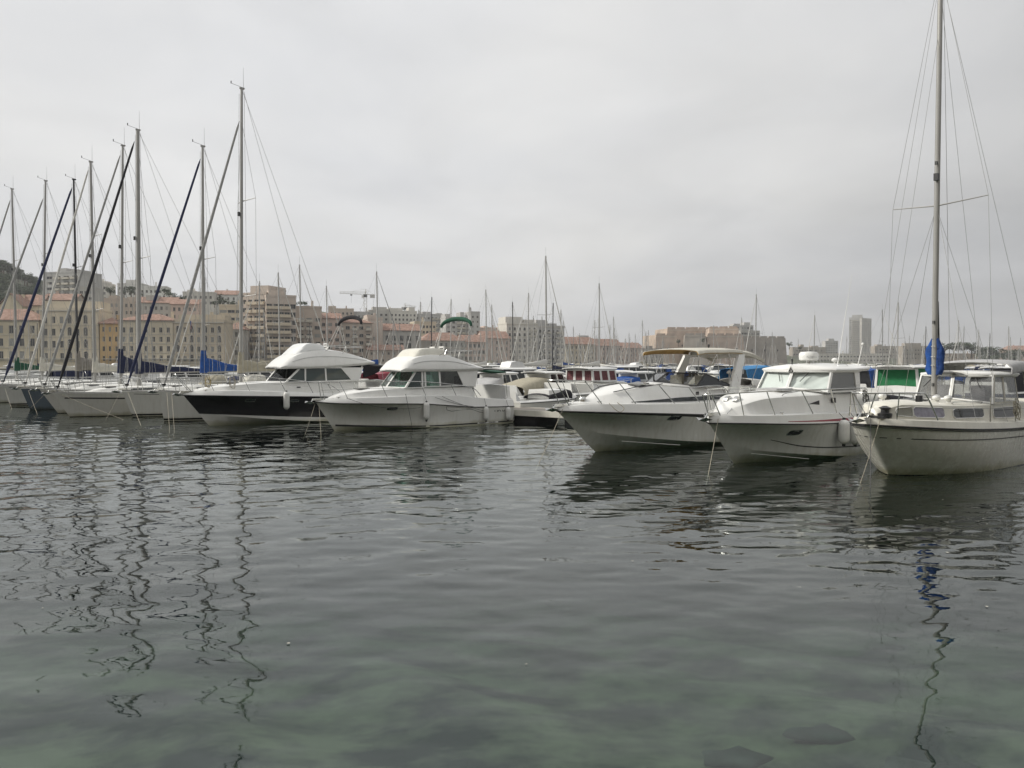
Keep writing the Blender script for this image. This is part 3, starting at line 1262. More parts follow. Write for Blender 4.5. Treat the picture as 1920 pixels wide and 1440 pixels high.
    for sg in (-1, 1):
        rail([(a, sg * b, c) for a, b, c in fr], .018, t, 'flybridge_rail')
        for k in range(0, len(fr) - 1, 1):
            a, b, c = fr[k]
            G().tube([(a, sg * b, c), (a - .15, sg * (b + .03), rt(min(a - .15, rx[-1])) - .05)], .011, 6).build('stanchion', M_steel, t, True)
    a, b, c = fr[-1]
    rail([(a, -b, c), (a, b, c)], .018, t, 'flybridge_rail')
    # folded bimini: hoop legs and canvas roll
    bm = P['bimini']
    hoop = []
    for k in range(17):
        a = math.pi * k / 16
        yy_ = -bm['w'] * math.cos(a)
        hz = bm['z0'] + bm['rise'] * math.sin(a)**.9
        hoop.append((bm['x'] + .05 * math.sin(a) - .22 * math.cos(a) * 0, yy_, hz))
    prof = [.055 + .055 * math.sin(math.pi * k / 16)**.7 for k in range(17)]
    G().tube(hoop, prof, 10).build('bimini_canvas', bm['m'], t, True, 60)
    for sg in (-1, 1):
        for dx in (0, .10):
            G().tube([(bm['x'] + dx, sg * bm['w'], bm['z0'] + .04), (bm['foot'][0] + dx * 2.5, sg * bm['foot'][1], bm['foot'][2])], .013, 6).build('bimini_pole', M_alu, t, True)
        G().tube([(bm['x'] + .02, sg * bm['w'], bm['z0'] - .5), (bm['foot'][0] - 1.0, sg * bm['foot'][1], bm['foot'][2] + .12)], .012, 6).build('bimini_pole', M_alu, t, True)
    # cockpit awning
    aw = P['awning']
    st = []
    for k in range(9):
        u = k / 8
        x = aw['x0'] + (aw['x1'] - aw['x0']) * u
        z = aw['z0'] + (aw['z1'] - aw['z0']) * u - .06 * math.sin(math.pi * u)
        ww = aw['w']
        st.append((x, [(ww, z - aw['drop'] * (1 - u * .7)), (ww + .01, z - .02), (ww * .5, z + .05), (0, z + .07)]))
    shell(st, .02, aw['m'], t, 'cockpit_awning', 60)
    for sg in (-1, 1):
        G().tube([(aw['x1'] - .05, sg * aw['w'], aw['z1'] - .05), (aw['x1'] + .05, sg * (aw['w'] + .05), ze(x1))], .014, 6).build('awning_pole', M_steel, t, True)
    # guard rail
    gr = P['rail']
    for sg in (-1, 1):
        top = [(x, sg * max(0.0, H.sy(max(x, x0)) - .13), z) for x, z in gr]
        top[0] = (top[0][0], sg * .12, top[0][2])
        rail(spline(top, 5), .020, t, 'guard_rail')
        midp = [(x + .06, y * 1.02, (z + ze(max(x, x0))) / 2 + .03) for x, y, z in top[:-2]]
        rail(spline(midp, 5), .010, t, 'guard_rail')
        for x, zt_ in gr[1:-1]:
            for k in (0,):
                y_ = max(.02, H.sy(x) - .13)
                xf = x + .32
                G().tube([(x, sg * y_, zt_), (xf, sg * max(.02, H.sy(xf) - .13), ze(xf) - .01)], .017, 6).build('stanchion', M_steel, t, True)
    rail([(gr[0][0], -.12, gr[0][1]), (gr[0][0] - .03, 0, gr[0][1]), (gr[0][0], .12, gr[0][1])], .020, t, 'guard_rail')
    for sg in (-1, 1):
        G().tube([(gr[0][0], sg * .12, gr[0][1]), (x0 + .35, sg * max(.06, H.sy(x0 + .35) - .08), ze(x0 + .35))], .017, 6).build('stanchion', M_steel, t, True)
    anchor(t, (x0 + .1, 0, ze(x0 + .2) - .01))
    for sg in (-1, 1):
        cleat(t, (x0 + .9, sg * (H.sy(x0 + .9) - .2), ze(x0 + .9)))
        cleat(t, (x1 - .5, sg * (H.sy(x1 - .5) - .15), ze(x1 - .5)))
    # deck hatch
    hx = P['hatch']
    G().box(hx - .28, hx + .28, -.28, .28, zcr(hx) - .02, zcr(hx) + .035).build('deck_hatch', M_smoke, t)
    for pl in P['ports']:
        for sg in (-1, 1):
            plate_on(H, *pl, t, 'port_light', M_steel, M_tinted, sgn=sg)
    # wipers
    for sg in (-1, 1):
        p0 = ct.lerp(Vector((kt.x, kt.y * sg, kt.z)), .5) + Vector((-.04, 0, 0))
        p1 = cb.lerp(Vector((kb.x, kb.y * sg, kb.z)), .3) + Vector((-.03, 0, .25))
        G().tube([p0, p1], .012, 5).build('wiper', M_black, t)
    return t, H


HULL_W = (0.70, 0.70, 0.66)
m_b3 = hull_mat('hull_paint_white_cruiser', [(-0.04, 0, M_antifoul), (9, 0, HULL_W)])
b3, H3 = fly_cruiser((-8.772, 34.811), 'flybridge_cruiser', 'white flybridge cruiser with dark green folded canvas moored beside the black hulled one', dict(
    th=40, x0=.1, x1=10.3, B=3.45, zb=1.3, zs=.83, rake=.9, zc0=.22, hull_m=m_b3,
    zpts=[(.1, 1.30), (1, 1.235), (2, 1.215), (4.6, 1.14), (6, 1.03), (7.8, .88), (10.3, .83)],
    ze=([.1, .4, 1.05, 2.5, 4.0, 6.5, 8.0, 10.3], [1.36, 1.40, 1.46, 1.50, 1.52, 1.48, 1.33, 1.17]),
    yt=([.1, .6, 1.2, 2.2, 3.2, 4, 8, 10.3], [.01, .12, .45, .88, 1.12, 1.2, 1.26, 1.2]),
    zt=([.1, .6, 1.04, 2.1, 3.15, 4, 8.1], [1.37, 1.44, 1.56, 1.76, 1.85, 1.88, 1.88]), cab_aft=8.0,
    boot=(ci([1, 3, 6, 10.3], [.19, .10, .05, .05]), ci([1, 3, 6, 10.3], [.27, .17, .11, .11])),
    ws=dict(cb=(3.68, 0, 1.87), ct=(4.34, 0, 2.68), kb=(4.02, 1.16, 1.85), kt=(4.68, 1.06, 2.68)), ws_m=M_glass_green,
    side_x=[(4.02, 1.85, 4.68, M_tinted_green), (4.95, 1.86, 5.0, M_glass_grey), (5.12, 1.90, 5.14, M_glass_green), (5.95, 1.90, 5.95, M_glass_grey), (7.35, 1.92, 7.0, None), (8.02, 1.86, 8.25, None)], side_aft_y=1.27, fw=.045,
    roof=dict(x=[3.92, 4.1, 4.4, 4.9, 5.6, 6.6, 7.3, 7.9, 8.55], edge=[2.67, 2.67, 2.68, 2.68, 2.68, 2.68, 2.69, 2.70, 2.72], top=[2.72, 2.93, 3.16, 3.36, 3.45, 3.40, 3.22, 3.02, 2.83], w=[.95, 1.1, 1.2, 1.24, 1.26, 1.27, 1.28, 1.28, 1.26]),
    console=dict(x=[4.75, 4.95, 5.2, 5.9, 6.55, 6.62], z=[3.33, 3.58, 3.72, 3.76, 3.70, 3.42], w=.92), console_m=M_cream, seat=(6.55, 3.42),
    fly_rail=[(6.5, .95, 3.66), (7.3, .98, 3.66), (8.1, .95, 3.64)],
    bimini=dict(x=7.75, w=1.28, z0=4.86, rise=.40, foot=(7.0, 1.08, 3.28), m=M_green),
    awning=dict(x0=8.2, x1=10.05, z0=2.80, z1=2.60, w=1.2, drop=.16, m=M_green),
    rail=[(.30, 2.2), (1.0, 2.21), (2.63, 2.2), (4.55, 2.17), (6.3, 2.02), (7.6, 1.83), (8.15, 1.42)], hatch=2.4, ports=[(2.98, 3.46, .88, 1.03)]))
# registration on the quarter and lettering in the boot stripe
tm = text_mesh('MA D34', .30, M_black)
to = obj('registration_letters', tm, b3)
zt3 = .60
to.rotation_euler = (R(90) - math.atan2(H3.y(9.2, .85) - H3.y(9.2, .6), .25), 0, math.atan2(-(H3.y(9.7, .75) - H3.y(8.9, .75)), .8))
to.location = (8.95, -(H3.y(8.95, zt3) + .014), zt3)
G3 = H3.strip(lin(7.9, 9.25, 6), .045, .115, off=.009).build('stripe_gap', M_gel, b3, True)
for wd_, x_ in (('MERRY', 7.98), ('FISHER', 8.62)):
    to2 = obj('model_letters', text_mesh(wd_, .085, M_fitting), b3)
    to2.rotation_euler = (R(90), 0, math.atan2(-(H3.y(x_ + .6, .1) - H3.y(x_, .1)), .6))
    to2.scale = (1.75, 1, 1)
    to2.location = (x_, -(H3.y(x_, .06) + .016), .055)
# moulded crease and long vent on the quarter
for pts in ([(5.3, 1.42), (6.0, 1.22), (6.8, 1.03), (7.9, .86)], [(5.95, .96), (6.6, .92), (7.45, .80), (6.3, .74), (6.02, .80), (5.95, .96)], [(7.45, .80), (8.0, .62), (8.2, .60)]):
    G().tube(H3.side_path([p[0] for p in pts], ci([p[0] for p in pts], [p[1] for p in pts]) if all(pts[i][0] < pts[i + 1][0] for i in range(len(pts) - 1)) else None, .004) if all(pts[i][0] < pts[i + 1][0] for i in range(len(pts) - 1)) else [(x, -(H3.y(x, z) + .004), z) for x, z in pts], .009, 5).build('moulded_line', M_fitting, b3, True)

NAVYBLK = (0.010, 0.010, 0.013)
m_b2 = hull_mat('hull_paint_black_cruiser', [(-0.03, 0, M_antifoul), (.62, -.058, (0.66, 0.66, 0.63)), (9, 0, NAVYBLK)], rough=.16, streak=.12)
b2, H2 = fly_cruiser((-15.587, 37.6), 'flybridge_cruiser', 'flybridge cruiser with glossy black hull and black folded canvas', dict(
    th=40, x0=-.1, x1=10.4, B=3.5, zb=1.5, zs=1.2, rake=1.2, zc0=.62, hull_m=m_b2,
    zpts=[(-.1, 1.50), (1.4, 1.46), (3.5, 1.40), (6, 1.32), (8, 1.25), (10.4, 1.2)],
    ze=([-.1, .2, 1.4, 3, 6, 8, 10.4], [1.60, 1.64, 1.71, 1.68, 1.50, 1.45, 1.40]),
    yt=([-.1, .4, 1.0, 2.0, 3.2, 4.5, 8.6, 10.4], [.01, .12, .42, .86, 1.15, 1.22, 1.28, 1.2]),
    zt=([-.1, .3, 1.3, 3.05, 4.5, 8.6], [1.61, 1.68, 1.88, 2.05, 2.08, 2.08]), cab_aft=8.55,
    ws=dict(cb=(3.95, 0, 2.07), ct=(4.60, 0, 2.80), kb=(4.5, 1.18, 2.05), kt=(5.35, 1.06, 2.80)), ws_m=M_glass_grey,
    side_x=[(4.5, 2.05, 5.35, M_tinted_green), (5.55, 2.06, 5.6, M_tinted_green), (6.7, 2.08, 6.7, M_tinted_green), (8.2, 2.12, 7.6, None), (8.57, 2.05, 8.9, None)], side_aft_y=1.29, fw=.04,
    roof=dict(x=[4.35, 4.6, 5.0, 5.6, 6.3, 7.2, 8.2, 9.0, 9.6], edge=[2.79, 2.79, 2.80, 2.80, 2.82, 2.86, 2.92, 2.98, 3.04], top=[2.86, 3.08, 3.36, 3.62, 3.74, 3.72, 3.55, 3.32, 3.12], w=[.95, 1.1, 1.2, 1.26, 1.28, 1.28, 1.28, 1.28, 1.24]),
    console=dict(x=[5.2, 5.55, 5.9, 6.1, 6.75, 6.9], z=[3.50, 3.82, 4.06, 4.08, 3.98, 3.7], w=.95), console_m=M_shade, seat=(7.05, 3.66),
    fly_rail=[(7.0, .95, 3.95), (8.0, .98, 3.95), (9.0, .95, 3.9)],
    bimini=dict(x=8.75, w=1.28, z0=5.12, rise=.42, foot=(7.75, 1.08, 3.55), m=M_black_canvas),
    awning=dict(x0=8.9, x1=10.1, z0=3.0, z1=2.92, w=1.2, drop=.75, m=M_black_canvas),
    rail=[(-.45, 2.47), (.8, 2.47), (2.3, 2.45), (4.0, 2.27), (5.46, 2.10), (6.6, 1.95), (7.3, 1.55)], hatch=2.2, ports=[(2.44, 2.90, 1.14, 1.28), (4.54, 4.98, 1.08, 1.22)]))
# grey inspection panel in the coaming and the square vent
G().box(5.05, 5.25, -1.30, -1.285, 1.78, 1.84).build('vent', M_black, b2)


# ------------------------------------------------------------------ sport cruiser with radar arch
b4 = thing('sport_cruiser', 'white sport cruiser with arch and pale canvas top, smoked windscreen', 'motorboat', (1.812, 25.97, 0), R(42))
H4 = Hull(-.45, 10.3, 3.55, 1.45, 1.0, 1.85, zc0=.78, zc1=-.02, sm=.5, pw=2.25, tuck=.08, flare=.14, rc0=.35, rc1=.92, n=36, cpow=1.9, zpts=[(-.45, 1.45), (1, 1.39), (3.4, 1.28), (5.2, 1.18), (7.5, 1.08), (10.3, 1.02)])
H4.build(hull_mat('hull_paint_sport', [(-.02, 0, M_antifoul), (9, 0, (0.60, 0.605, 0.57))], streak=.35), b4, 22)
for sg in (-1, 1):
    rail(H4.sheer_path(.015, .0, sg), .024, b4, 'rub_rail', M_black)
    H4.strip(lin(-.1, 10.25, 40), lambda x: H4.sz(x) - .035 - .011 * max(0, x), lambda x: H4.sz(x) - .01, sgn=sg).build('hull_stripe', M_black, b4, True)
    # spray rails
    xs = lin(2.0, 4.2, 12)
    G().tube(H4.side_path(xs, lambda x: max(.12, .36 - .1 * (x - 2)), .008, sg), .012, 5).build('spray_rail', M_gel, b4, True)
    plate_on(H4, 3.40, 3.98, 1.04, 1.22, b4, 'port_light', M_steel, M_tinted, slant=.5, sgn=sg)
ze4 = ci([-.45, 0, .73, 3.1, 5, 7.2, 10.3], [1.58, 1.63, 1.68, 1.64, 1.62, 1.64, 1.50])
yt4 = ci([-.45, .3, 1, 2, 3, 4.5, 5.6, 7.6, 10.3], [.01, .10, .42, .86, 1.12, 1.28, 1.32, 1.36, 1.3])
zt4 = ci([-.45, .5, .9, 1.8, 2.9, 4.0, 4.8, 5.6, 7.6], [1.59, 1.70, 1.80, 2.02, 2.20, 2.26, 2.25, 2.18, 2.12])
deck_loft(H4, sorted(lin(-.45, 2.2, 14) + lin(2.4, 7.5, 16)), ze4, yt4, zt4, lambda x: zt4(x) + .07 * min(1, yt4(x)), parent=b4, m=M_gel, slope=.26, gap=.24)
c4 = deck_loft(H4, [7.5, 7.52] + lin(7.8, 10.3, 7), ze4, lambda x: H4.sy(x) - .26, zt4, zt4, well=(7.4, 9.9, .55), parent=b4, m=M_gel)
c4.name = 'cockpit'
for sg in (-1, 1):
    def ys4(x, z, sg=sg):
        b_, t_ = ze4(x), zt4(x)
        k = min(1, max(0, (z - b_) / max(.05, t_ - b_)))
        yy_ = min(yt4(x), max(.004, H4.sy(x) - .10) - .24 * min(1, max(.004, H4.sy(x) - .10)))
        return yy_ - .26 * k + .010
    xs = lin(2.2, 7.3, 18)
    secs = []
    for x in xs:
        u = (x - 2.2) / 5.1
        zlo = ze4(x) + .03
        zhi = zlo + .02 + .13 * min(1, u * 2.2)
        secs.append([(x, sg * (ys4(x, zlo) + .004), zlo), (x, sg * (ys4(x, zhi) + .004), zhi)])
    G().loft(secs, flip=(sg > 0)).build('cabin_window', M_tinted, b4, True)
# windscreen of smoked panes
for sg in (-1, 1):
    q = [(4.62, 0, 2.31), (5.52, sg * 1.24, 2.18), (6.22, sg * 1.14, 2.64), (5.42, 0, 2.68)]
    glazed(q if sg < 0 else [q[1], q[0], q[3], q[2]], b4, M_fitting, M_glass_grey, w=.035, depth=.015, name='windscreen')
    q = [(5.52, sg * 1.24, 2.18), (7.55, sg * 1.36, 2.14), (7.50, sg * 1.34, 2.22), (6.22, sg * 1.14, 2.64)]
    glazed(q if sg < 0 else [q[1], q[0], q[3], q[2]], b4, M_fitting, M_tinted, w=.03, depth=.015, name='side_screen')
    # arch leg
    G().prism([(7.15, sg * 1.50, 1.66), (7.85, sg * 1.50, 1.66), (8.62, sg * 1.30, 3.36), (8.22, sg * 1.30, 3.36)], (0, -sg * .12, 0)).build('arch_leg', M_gel, b4)
G().box(8.22, 8.62, -1.2, 1.2, 3.27, 3.36).build('arch_top', M_gel, b4)
# folded-out canvas top
st = []
for k in range(14):
    u = k / 13
    x = 5.55 + 2.95 * u
    z = 3.40 + .13 * math.sin(math.pi * (.12 + .6 * u)) + .01 * math.sin(9 * u)
    st.append((x, [(1.30, z - .10), (1.29, z - .02), (1.20, z + .03), (.7, z + .08), (0, z + .10)]))
shell(st, .012, M_ivory, b4, 'canvas_top', 60)
st2 = [(x, [(a - .02, b - .026) for a, b in pr]) for x, pr in st]
shell(st2, .004, M_lit_canvas, b4, 'canvas_lit_underside', 60)  # ochre underside sheet: its colour stands for light coming through the canvas
st = []
for k in range(8):
    u = k / 7
    x = 8.52 + 1.75 * u
    z = 3.50 - .30 * u + .08 * math.sin(math.pi * u)
    st.append((x, [(1.18, z - .16), (1.18, z - .04), (1.05, z + .03), (.5, z + .06), (0, z + .07)]))
shell(st, .02, M_ivory, b4, 'canvas_flap', 60)
for sg in (-1, 1):
    for a, b in (((5.75, 1.13, 2.60), (5.58, 1.27, 3.32)), ((6.9, 1.30, 2.35), (6.75, 1.27, 3.38)), ((6.25, 1.16, 2.64), (6.75, 1.27, 3.36)), ((7.6, 1.38, 2.2), (7.5, 1.27, 3.40)), ((8.0, 1.42, 2.3), (7.55, 1.27, 3.38)), ((8.5, 1.3, 2.6), (8.9, 1.16, 3.28)), ((8.55, 1.38, 1.6), (9.9, 1.14, 3.1))):
        G().tube([(a[0], sg * a[1], a[2]), (b[0], sg * b[1], b[2])], .014, 6).build('canvas_pole', M_steel, b4, True)
G().lathe([(.09, 0), (.10, .05), (.06, .11), (.01, .12)], (8.0, -1.0, 2.62), 10).tube([(8.0, -1.0, 2.1), (8.0, -1.0, 2.63)], .02, 6).build('navigation_light', M_gel, b4, True)
G().tube([(7.2, -.6, 3.5), (7.2, -.6, 3.66)], .016, 6).lathe([(.02, .14), (.045, .17), (.04, .24), (.01, .25)], (7.2, -.6, 3.5), 8).build('anchor_light', M_fitting, b4, True)
# foredeck hatch raised on its hinge and the sun-pad rail
def on_deck4(x, y, dz):
    zc4 = zt4(x) + .07 * min(1, yt4(x))
    yi = yt4(x) - .31
    k = min(1, abs(y) / max(.1, yi))
    return (x, y, zc4 + (zt4(x) - zc4) * k + dz)


G().prism([on_deck4(2.75, -.30, .03), on_deck4(3.30, -.30, .05), on_deck4(3.30, -.80, .04), on_deck4(2.75, -.80, .02)][::-1], (0, 0, .05)).build('deck_hatch', M_smoke, b4)
for sg in (-1, 1):
    G().tube([on_deck4(1.75, sg * .50, .03), on_deck4(2.5, sg * .78, .035), on_deck4(3.9, sg * .92, .03)], .018, 6).build('grab_rail', M_fitting, b4, True)
gr4 = [(-.72, .18, 2.46), (.3, .52, 2.44), (1.43, 1.02, 2.36), (3.04, 1.42, 2.27), (4.6, 1.54, 2.16), (5.6, 1.58, 2.19), (6.6, 1.58, 2.17), (7.15, 1.56, 1.85)]
for sg in (-1, 1):
    rail(spline([(a, sg * b, c) for a, b, c in gr4], 5), .020, b4, 'guard_rail')
    for (a, b, c), fx in ((gr4[1], .9), (gr4[2], 2.05), (gr4[3], 3.7), (gr4[4], 5.1), (gr4[5], 6.0), (gr4[6], 6.9)):
        G().tube([(a, sg * b, c), (fx, sg * (H4.sy(fx) - .12), ze4(fx))], .017, 6).build('stanchion', M_steel, b4, True)
    G().tube([(-.72, sg * .18, 2.46), (-.1, sg * .2, ze4(-.1))], .017, 6).build('stanchion', M_steel, b4, True)
    rail(spline([(5.0, sg * 1.5, 1.92), (5.8, sg * 1.5, 1.86), (6.9, sg * 1.5, 1.74)], 4), .010, b4, 'guard_rail')
rail([(-.72, -.18, 2.46), (-.80, 0, 2.47), (-.72, .18, 2.46)], .020, b4, 'guard_rail')
anchor(b4, (-.35, 0, 1.60))
G().lathe([(.13, 0), (.14, .08), (.09, .16), (.02, .17)], (.75, 0, 1.72), 12).build('windlass', M_steel, b4, True)
cleat(b4, (.9, -.62, 1.69))
cleat(b4, (.9, .62, 1.69))
G().box(5.30, 5.47, -1.37, -1.345, 1.86, 1.99).build('vent', M_black, b4)
G().tube(spline([(.95, -1.0, 1.70), (1.05, -1.22, 1.48), (1.2, -1.30, 1.42), (1.32, -1.32, 1.55), (1.22, -1.12, 1.72)], 5), .012, 5).build('rope_loop', M_rope, b4, True)
for sy_ in (-.6, .55):
    G().box(6.7, 6.85, sy_ - .28, sy_ + .28, 1.5, 2.55).build('helm_seat', M_ivory, b4)
G().tube([(5.05, .35, 2.34), (5.12, .42, 2.62)], .03, 6).build('steering_wheel', M_black, b4)

# ------------------------------------------------------------------ hardtop pilothouse boat with the red stripe
b5 = thing('hardtop_cruiser', 'white hardtop motorboat with red side stripe and radar dome', 'motorboat', (5.967, 23.112, 0), R(42))
H5 = Hull(-.32, 8.4, 3.2, 1.27, .98, 1.32, zc0=.52, zc1=-.12, sm=.5, pw=2.5, tuck=.06, flare=.13, rc0=.35, rc1=.92, n=34, cpow=1.7, zpts=[(-.32, 1.27), (.4, 1.26), (1.6, 1.215), (3.5, 1.15), (5.9, 1.08), (8.4, 1.02)])
H5.build(hull_mat('hull_paint_hardtop', [(-.03, 0, M_antifoul), (9, 0, (0.60, 0.61, 0.585))], streak=.3), b5, 22)
for sg in (-1, 1):
    rail(H5.sheer_path(.014, 0, sg), .02, b5, 'rub_rail', M_black)
    plate_on(H5, 2.12, 2.62, .83, 1.0, b5, 'port_light', M_steel, M_tinted, slant=.35, sgn=sg)
    xs = lin(1.75, 8.2, 26)
    zc_ = ci([1.75, 2.9, 4.2, 6.7, 8.2], [.70, .47, .36, .27, .26])
    H5.strip(xs, lambda x: zc_(x) - .02 * min(1, (x - 1.7)), lambda x: zc_(x) + .015, sgn=sg).build('hull_stripe', M_black, b5, True)
    xs = lin(1.3, 3.2, 10)
    G().tube(H5.side_path(xs, lambda x: .30 - .13 * (x - 1.3), .006, sg), .010, 5).build('spray_rail', M_gel, b5, True)
ze5 = ci([-.32, .4, 1.5, 2.8, 6.2, 8.4], [1.49, 1.50, 1.49, 1.48, 1.38, 1.30])
yt5 = ci([-.32, .2, .8, 1.5, 2.4, 4.2, 6.6, 8.4], [.01, .16, .62, .98, 1.14, 1.24, 1.30, 1.25])
zt5 = ci([-.32, .25, .6, 1.0, 1.5, 2.3, 4.2, 6.6], [1.50, 1.58, 1.74, 1.88, 1.98, 2.02, 2.03, 2.02])
deck_loft(H5, sorted(lin(-.32, 1.6, 14) + lin(1.8, 6.6, 14)), ze5, yt5, zt5, lambda x: zt5(x) + .14 * min(1, yt5(x)), parent=b5, m=M_gel, slope=.12, gap=.22, edge_in=.06)
c5 = deck_loft(H5, [6.6, 6.62] + lin(6.9, 8.4, 5), ze5, lambda x: H5.sy(x) - .25, zt5, zt5, well=(6.5, 8.1, .45), parent=b5, m=M_gel)
c5.name = 'cockpit'
for sg in (-1, 1):  # red stripe on the bulwark, between rub rail and deck edge
    secs = []
    for x in lin(1.85, 6.55, 16):
        u = (x - 1.85) / 4.7
        a = .06 + .00 * u
        zlo = H5.sz(x) + .07
        zhi = zlo + .015 + .10 * u
        def yb5(z, x=x):
            k = (z - H5.sz(x) - .05) / max(.02, ze5(x) - .02 - H5.sz(x) - .05)
            return H5.sy(x) - .012 - k * .04 + .006
        secs.append([(x, sg * yb5(zlo), zlo), (x, sg * yb5(zhi), zhi)])
    G().loft(secs, flip=(sg > 0)).build('red_stripe', M_red, b5, True)
C5b, C5t, K5b, K5t = (4.10, 0, 2.19), (4.52, 0, 2.83), (4.36, 1.27, 2.08), (4.80, 1.18, 2.76)
m_shade2 = mat('sunshade_crumpled', (0.60, 0.61, 0.61), .5, var=.22, scale=2.2, bump=1.0, bscale=3.0)
for sg in (-1, 1):
    kb, kt = (K5b[0], sg * K5b[1], K5b[2]), (K5t[0], sg * K5t[1], K5t[2])
    q = [C5b, kb, kt, C5t]
    q = q if sg < 0 else [q[1], q[0], q[3], q[2]]
    glazed(q, b5, M_gel, M_glass, w=.05, name='windscreen')
    Q = [Vector(p) + Vector((.07, 0, -.01)) for p in q]
    c_ = sum(Q, Vector()) / 4
    Q = [c_ + (p - c_) * .93 for p in Q]
    if sg < 0:  # sagging cloth sunshade
        N = 14
        secs = []
        for i in range(N + 1):
            row = []
            for j in range(N + 1):
                u, v = i / N, j / N
                p = Q[0].lerp(Q[1], u).lerp(Q[3].lerp(Q[2], u), v)
                n_ = (Q[1] - Q[0]).cross(Q[3] - Q[0]).normalized()
                top_gap = .32 * max(0, .55 - u) * v
                p = p - (Q[3] - Q[0]) * top_gap * v
                w_ = .022 * math.sin(9 * (u - .55 * v) + 2 * v) + .014 * math.sin(17 * (u - .7 * v) + 1)
                row.append(p + n_ * (w_ - .02))
            secs.append(row)
        G().loft(secs).build('sunshade', M_shade, b5, True, 80)
    else:
        n_ = (Q[1] - Q[0]).cross(Q[3] - Q[0]).normalized()
        G().prism([p - n_ * .012 for p in Q], n_ * .006).build('sunshade', M_shade, b5)
    xs_ = [(4.36, 4.80, M_glass_grey), (6.40, 6.40, None), (6.62, 6.75, None)]
    for i in range(2):
        a, b = xs_[i], xs_[i + 1]
        q = [(a[0], sg * 1.27, 2.07), (b[0], sg * 1.28, 2.07), (b[1], sg * 1.18, 2.75), (a[1], sg * 1.18, 2.75)]
        q = q if sg < 0 else [q[1], q[0], q[3], q[2]]
        if a[2]:
            glazed(q, b5, M_gel, M_vinyl, w=.05, name='side_window')
        else:
            Q = [Vector(c) for c in q]
            n_ = (Q[1] - Q[0]).cross(Q[3] - Q[0]).normalized() * .02
            G().prism([c - n_ for c in Q], n_ * 2).build('cabin_side', M_gel, b5)
    G().tube(spline([(2.15, sg * .92, 2.02), (2.3, sg * .96, 2.10), (3.3, sg * 1.0, 2.16), (4.25, sg * 1.08, 2.14), (4.35, sg * 1.1, 2.06)], 5), .014, 6).build('grab_rail', M_steel, b5, True)
    G().tube(spline([(5.7, sg * .95, 2.90), (5.78, sg * .95, 2.98), (6.3, sg * .95, 2.98), (6.38, sg * .95, 2.90)], 4), .012, 6).build('roof_rail', M_steel, b5, True)
    G().prism([(3.2, sg * 1.125, 1.72), (4.0, sg * 1.16, 1.84), (4.0, sg * 1.168, 1.70)], (0, sg * .012, 0)).build('vent', M_black, b5)
    G().prism([(4.72, sg * 1.228, 1.74), (4.98, sg * 1.232, 1.74), (4.98, sg * 1.216, 1.90), (4.72, sg * 1.212, 1.90)], (0, sg * .016, 0)).build('vent', M_black, b5)
G().add([(6.6, -1.2, 1.3), (6.6, 1.2, 1.3), (6.6, 1.14, 2.75), (6.6, -1.14, 2.75)], [(0, 1, 2, 3)]).build('aft_bulkhead', M_gel, b5)
st = []
rx5 = ci([4.40, 4.6, 5.2, 6.2, 7.3], [.02, .5, .95, 1.0, .8])
for x in lin(4.36, 7.32, 20):
    u = (x - 4.36) / 2.96
    ww = 1.30 * min(1, max(.04, (x - 4.34) / .40))
    e_ = 2.765 + .06 * max(0, u - .6) * 2
    cr = .17 * math.sin(math.pi * (.18 + .62 * u))
    st.append((x, [(ww - .02, e_), (ww + .03, e_ + .03), (ww, e_ + .075), (ww * .8, e_ + .085 + cr * .35), (ww * .45, e_ + .09 + cr * .8), (0, e_ + .09 + cr)]))
shell(st, .05, M_gel, b5, 'hardtop')
G().lathe([(.05, 0), (.05, .14)], (5.55, 0, 2.98), 8).lathe([(.26, .13), (.31, .16), (.32, .26), (.31, .36), (.26, .42), (.05, .435)], (5.55, 0, 2.98), 24).build('radar_dome', M_gel, b5, True, 40)
tm = text_mesh('Raymarine', .085, M_grey_gel, .002)
to = obj('radar_letters', tm, b5)
to.rotation_euler = (R(90), 0, R(-40))
to.location = (5.55 - .325 * math.sin(R(40)) - .17, -.325 * math.cos(R(40)) + .13, 2.98 + .22)
G().lathe([(.03, 0), (.03, .10), (.10, .12), (.11, .17), (.06, .22), (.01, .23)], (6.3, -.55, 2.97), 12).build('gps_antenna', M_gel, b5, True)
G().lathe([(.02, 0), (.02, .10), (.035, .11), (.035, .18), (.01, .2)], (4.9, .25, 2.97), 8).build('navigation_light', M_fitting, b5, True)
G().tube([(6.9, -.35, 2.93), (6.95, -.38, 3.2), (7.35, -.62, 6.1)], [.022, .016, .006], 6).build('whip_antenna', M_gel, b5, True)
G().tube([(7.15, -.95, 2.9), (7.28, -1.05, 3.62)], [.018, .010], 6).ball((7.29, -1.06, 3.68), .05, 8, 5).build('whip_antenna', M_gel, b5, True)
for sg in (-1, 1):
    p0 = Vector((4.62, sg * .60, 2.815))
    p1 = Vector((4.30, sg * .35, 2.42))
    G().tube([p0, p1], .014, 5).build('wiper', M_black, b5)
G().prism([(2.75, -.40, 2.15), (2.9, -.5, 2.15), (3.55, -.5, 2.16), (3.7, -.40, 2.16), (3.7, .30, 2.165), (3.55, .4, 2.16), (2.9, .4, 2.15), (2.75, .3, 2.15)], (0, 0, .06)).build('deck_hatch', M_greycan, b5)
gr5 = [(-.42, .16, 2.10), (.4, .55, 2.15), (1.1, 1.02, 2.19), (2.55, 1.33, 2.20), (4.2, 1.44, 2.20), (6.6, 1.46, 2.19)]
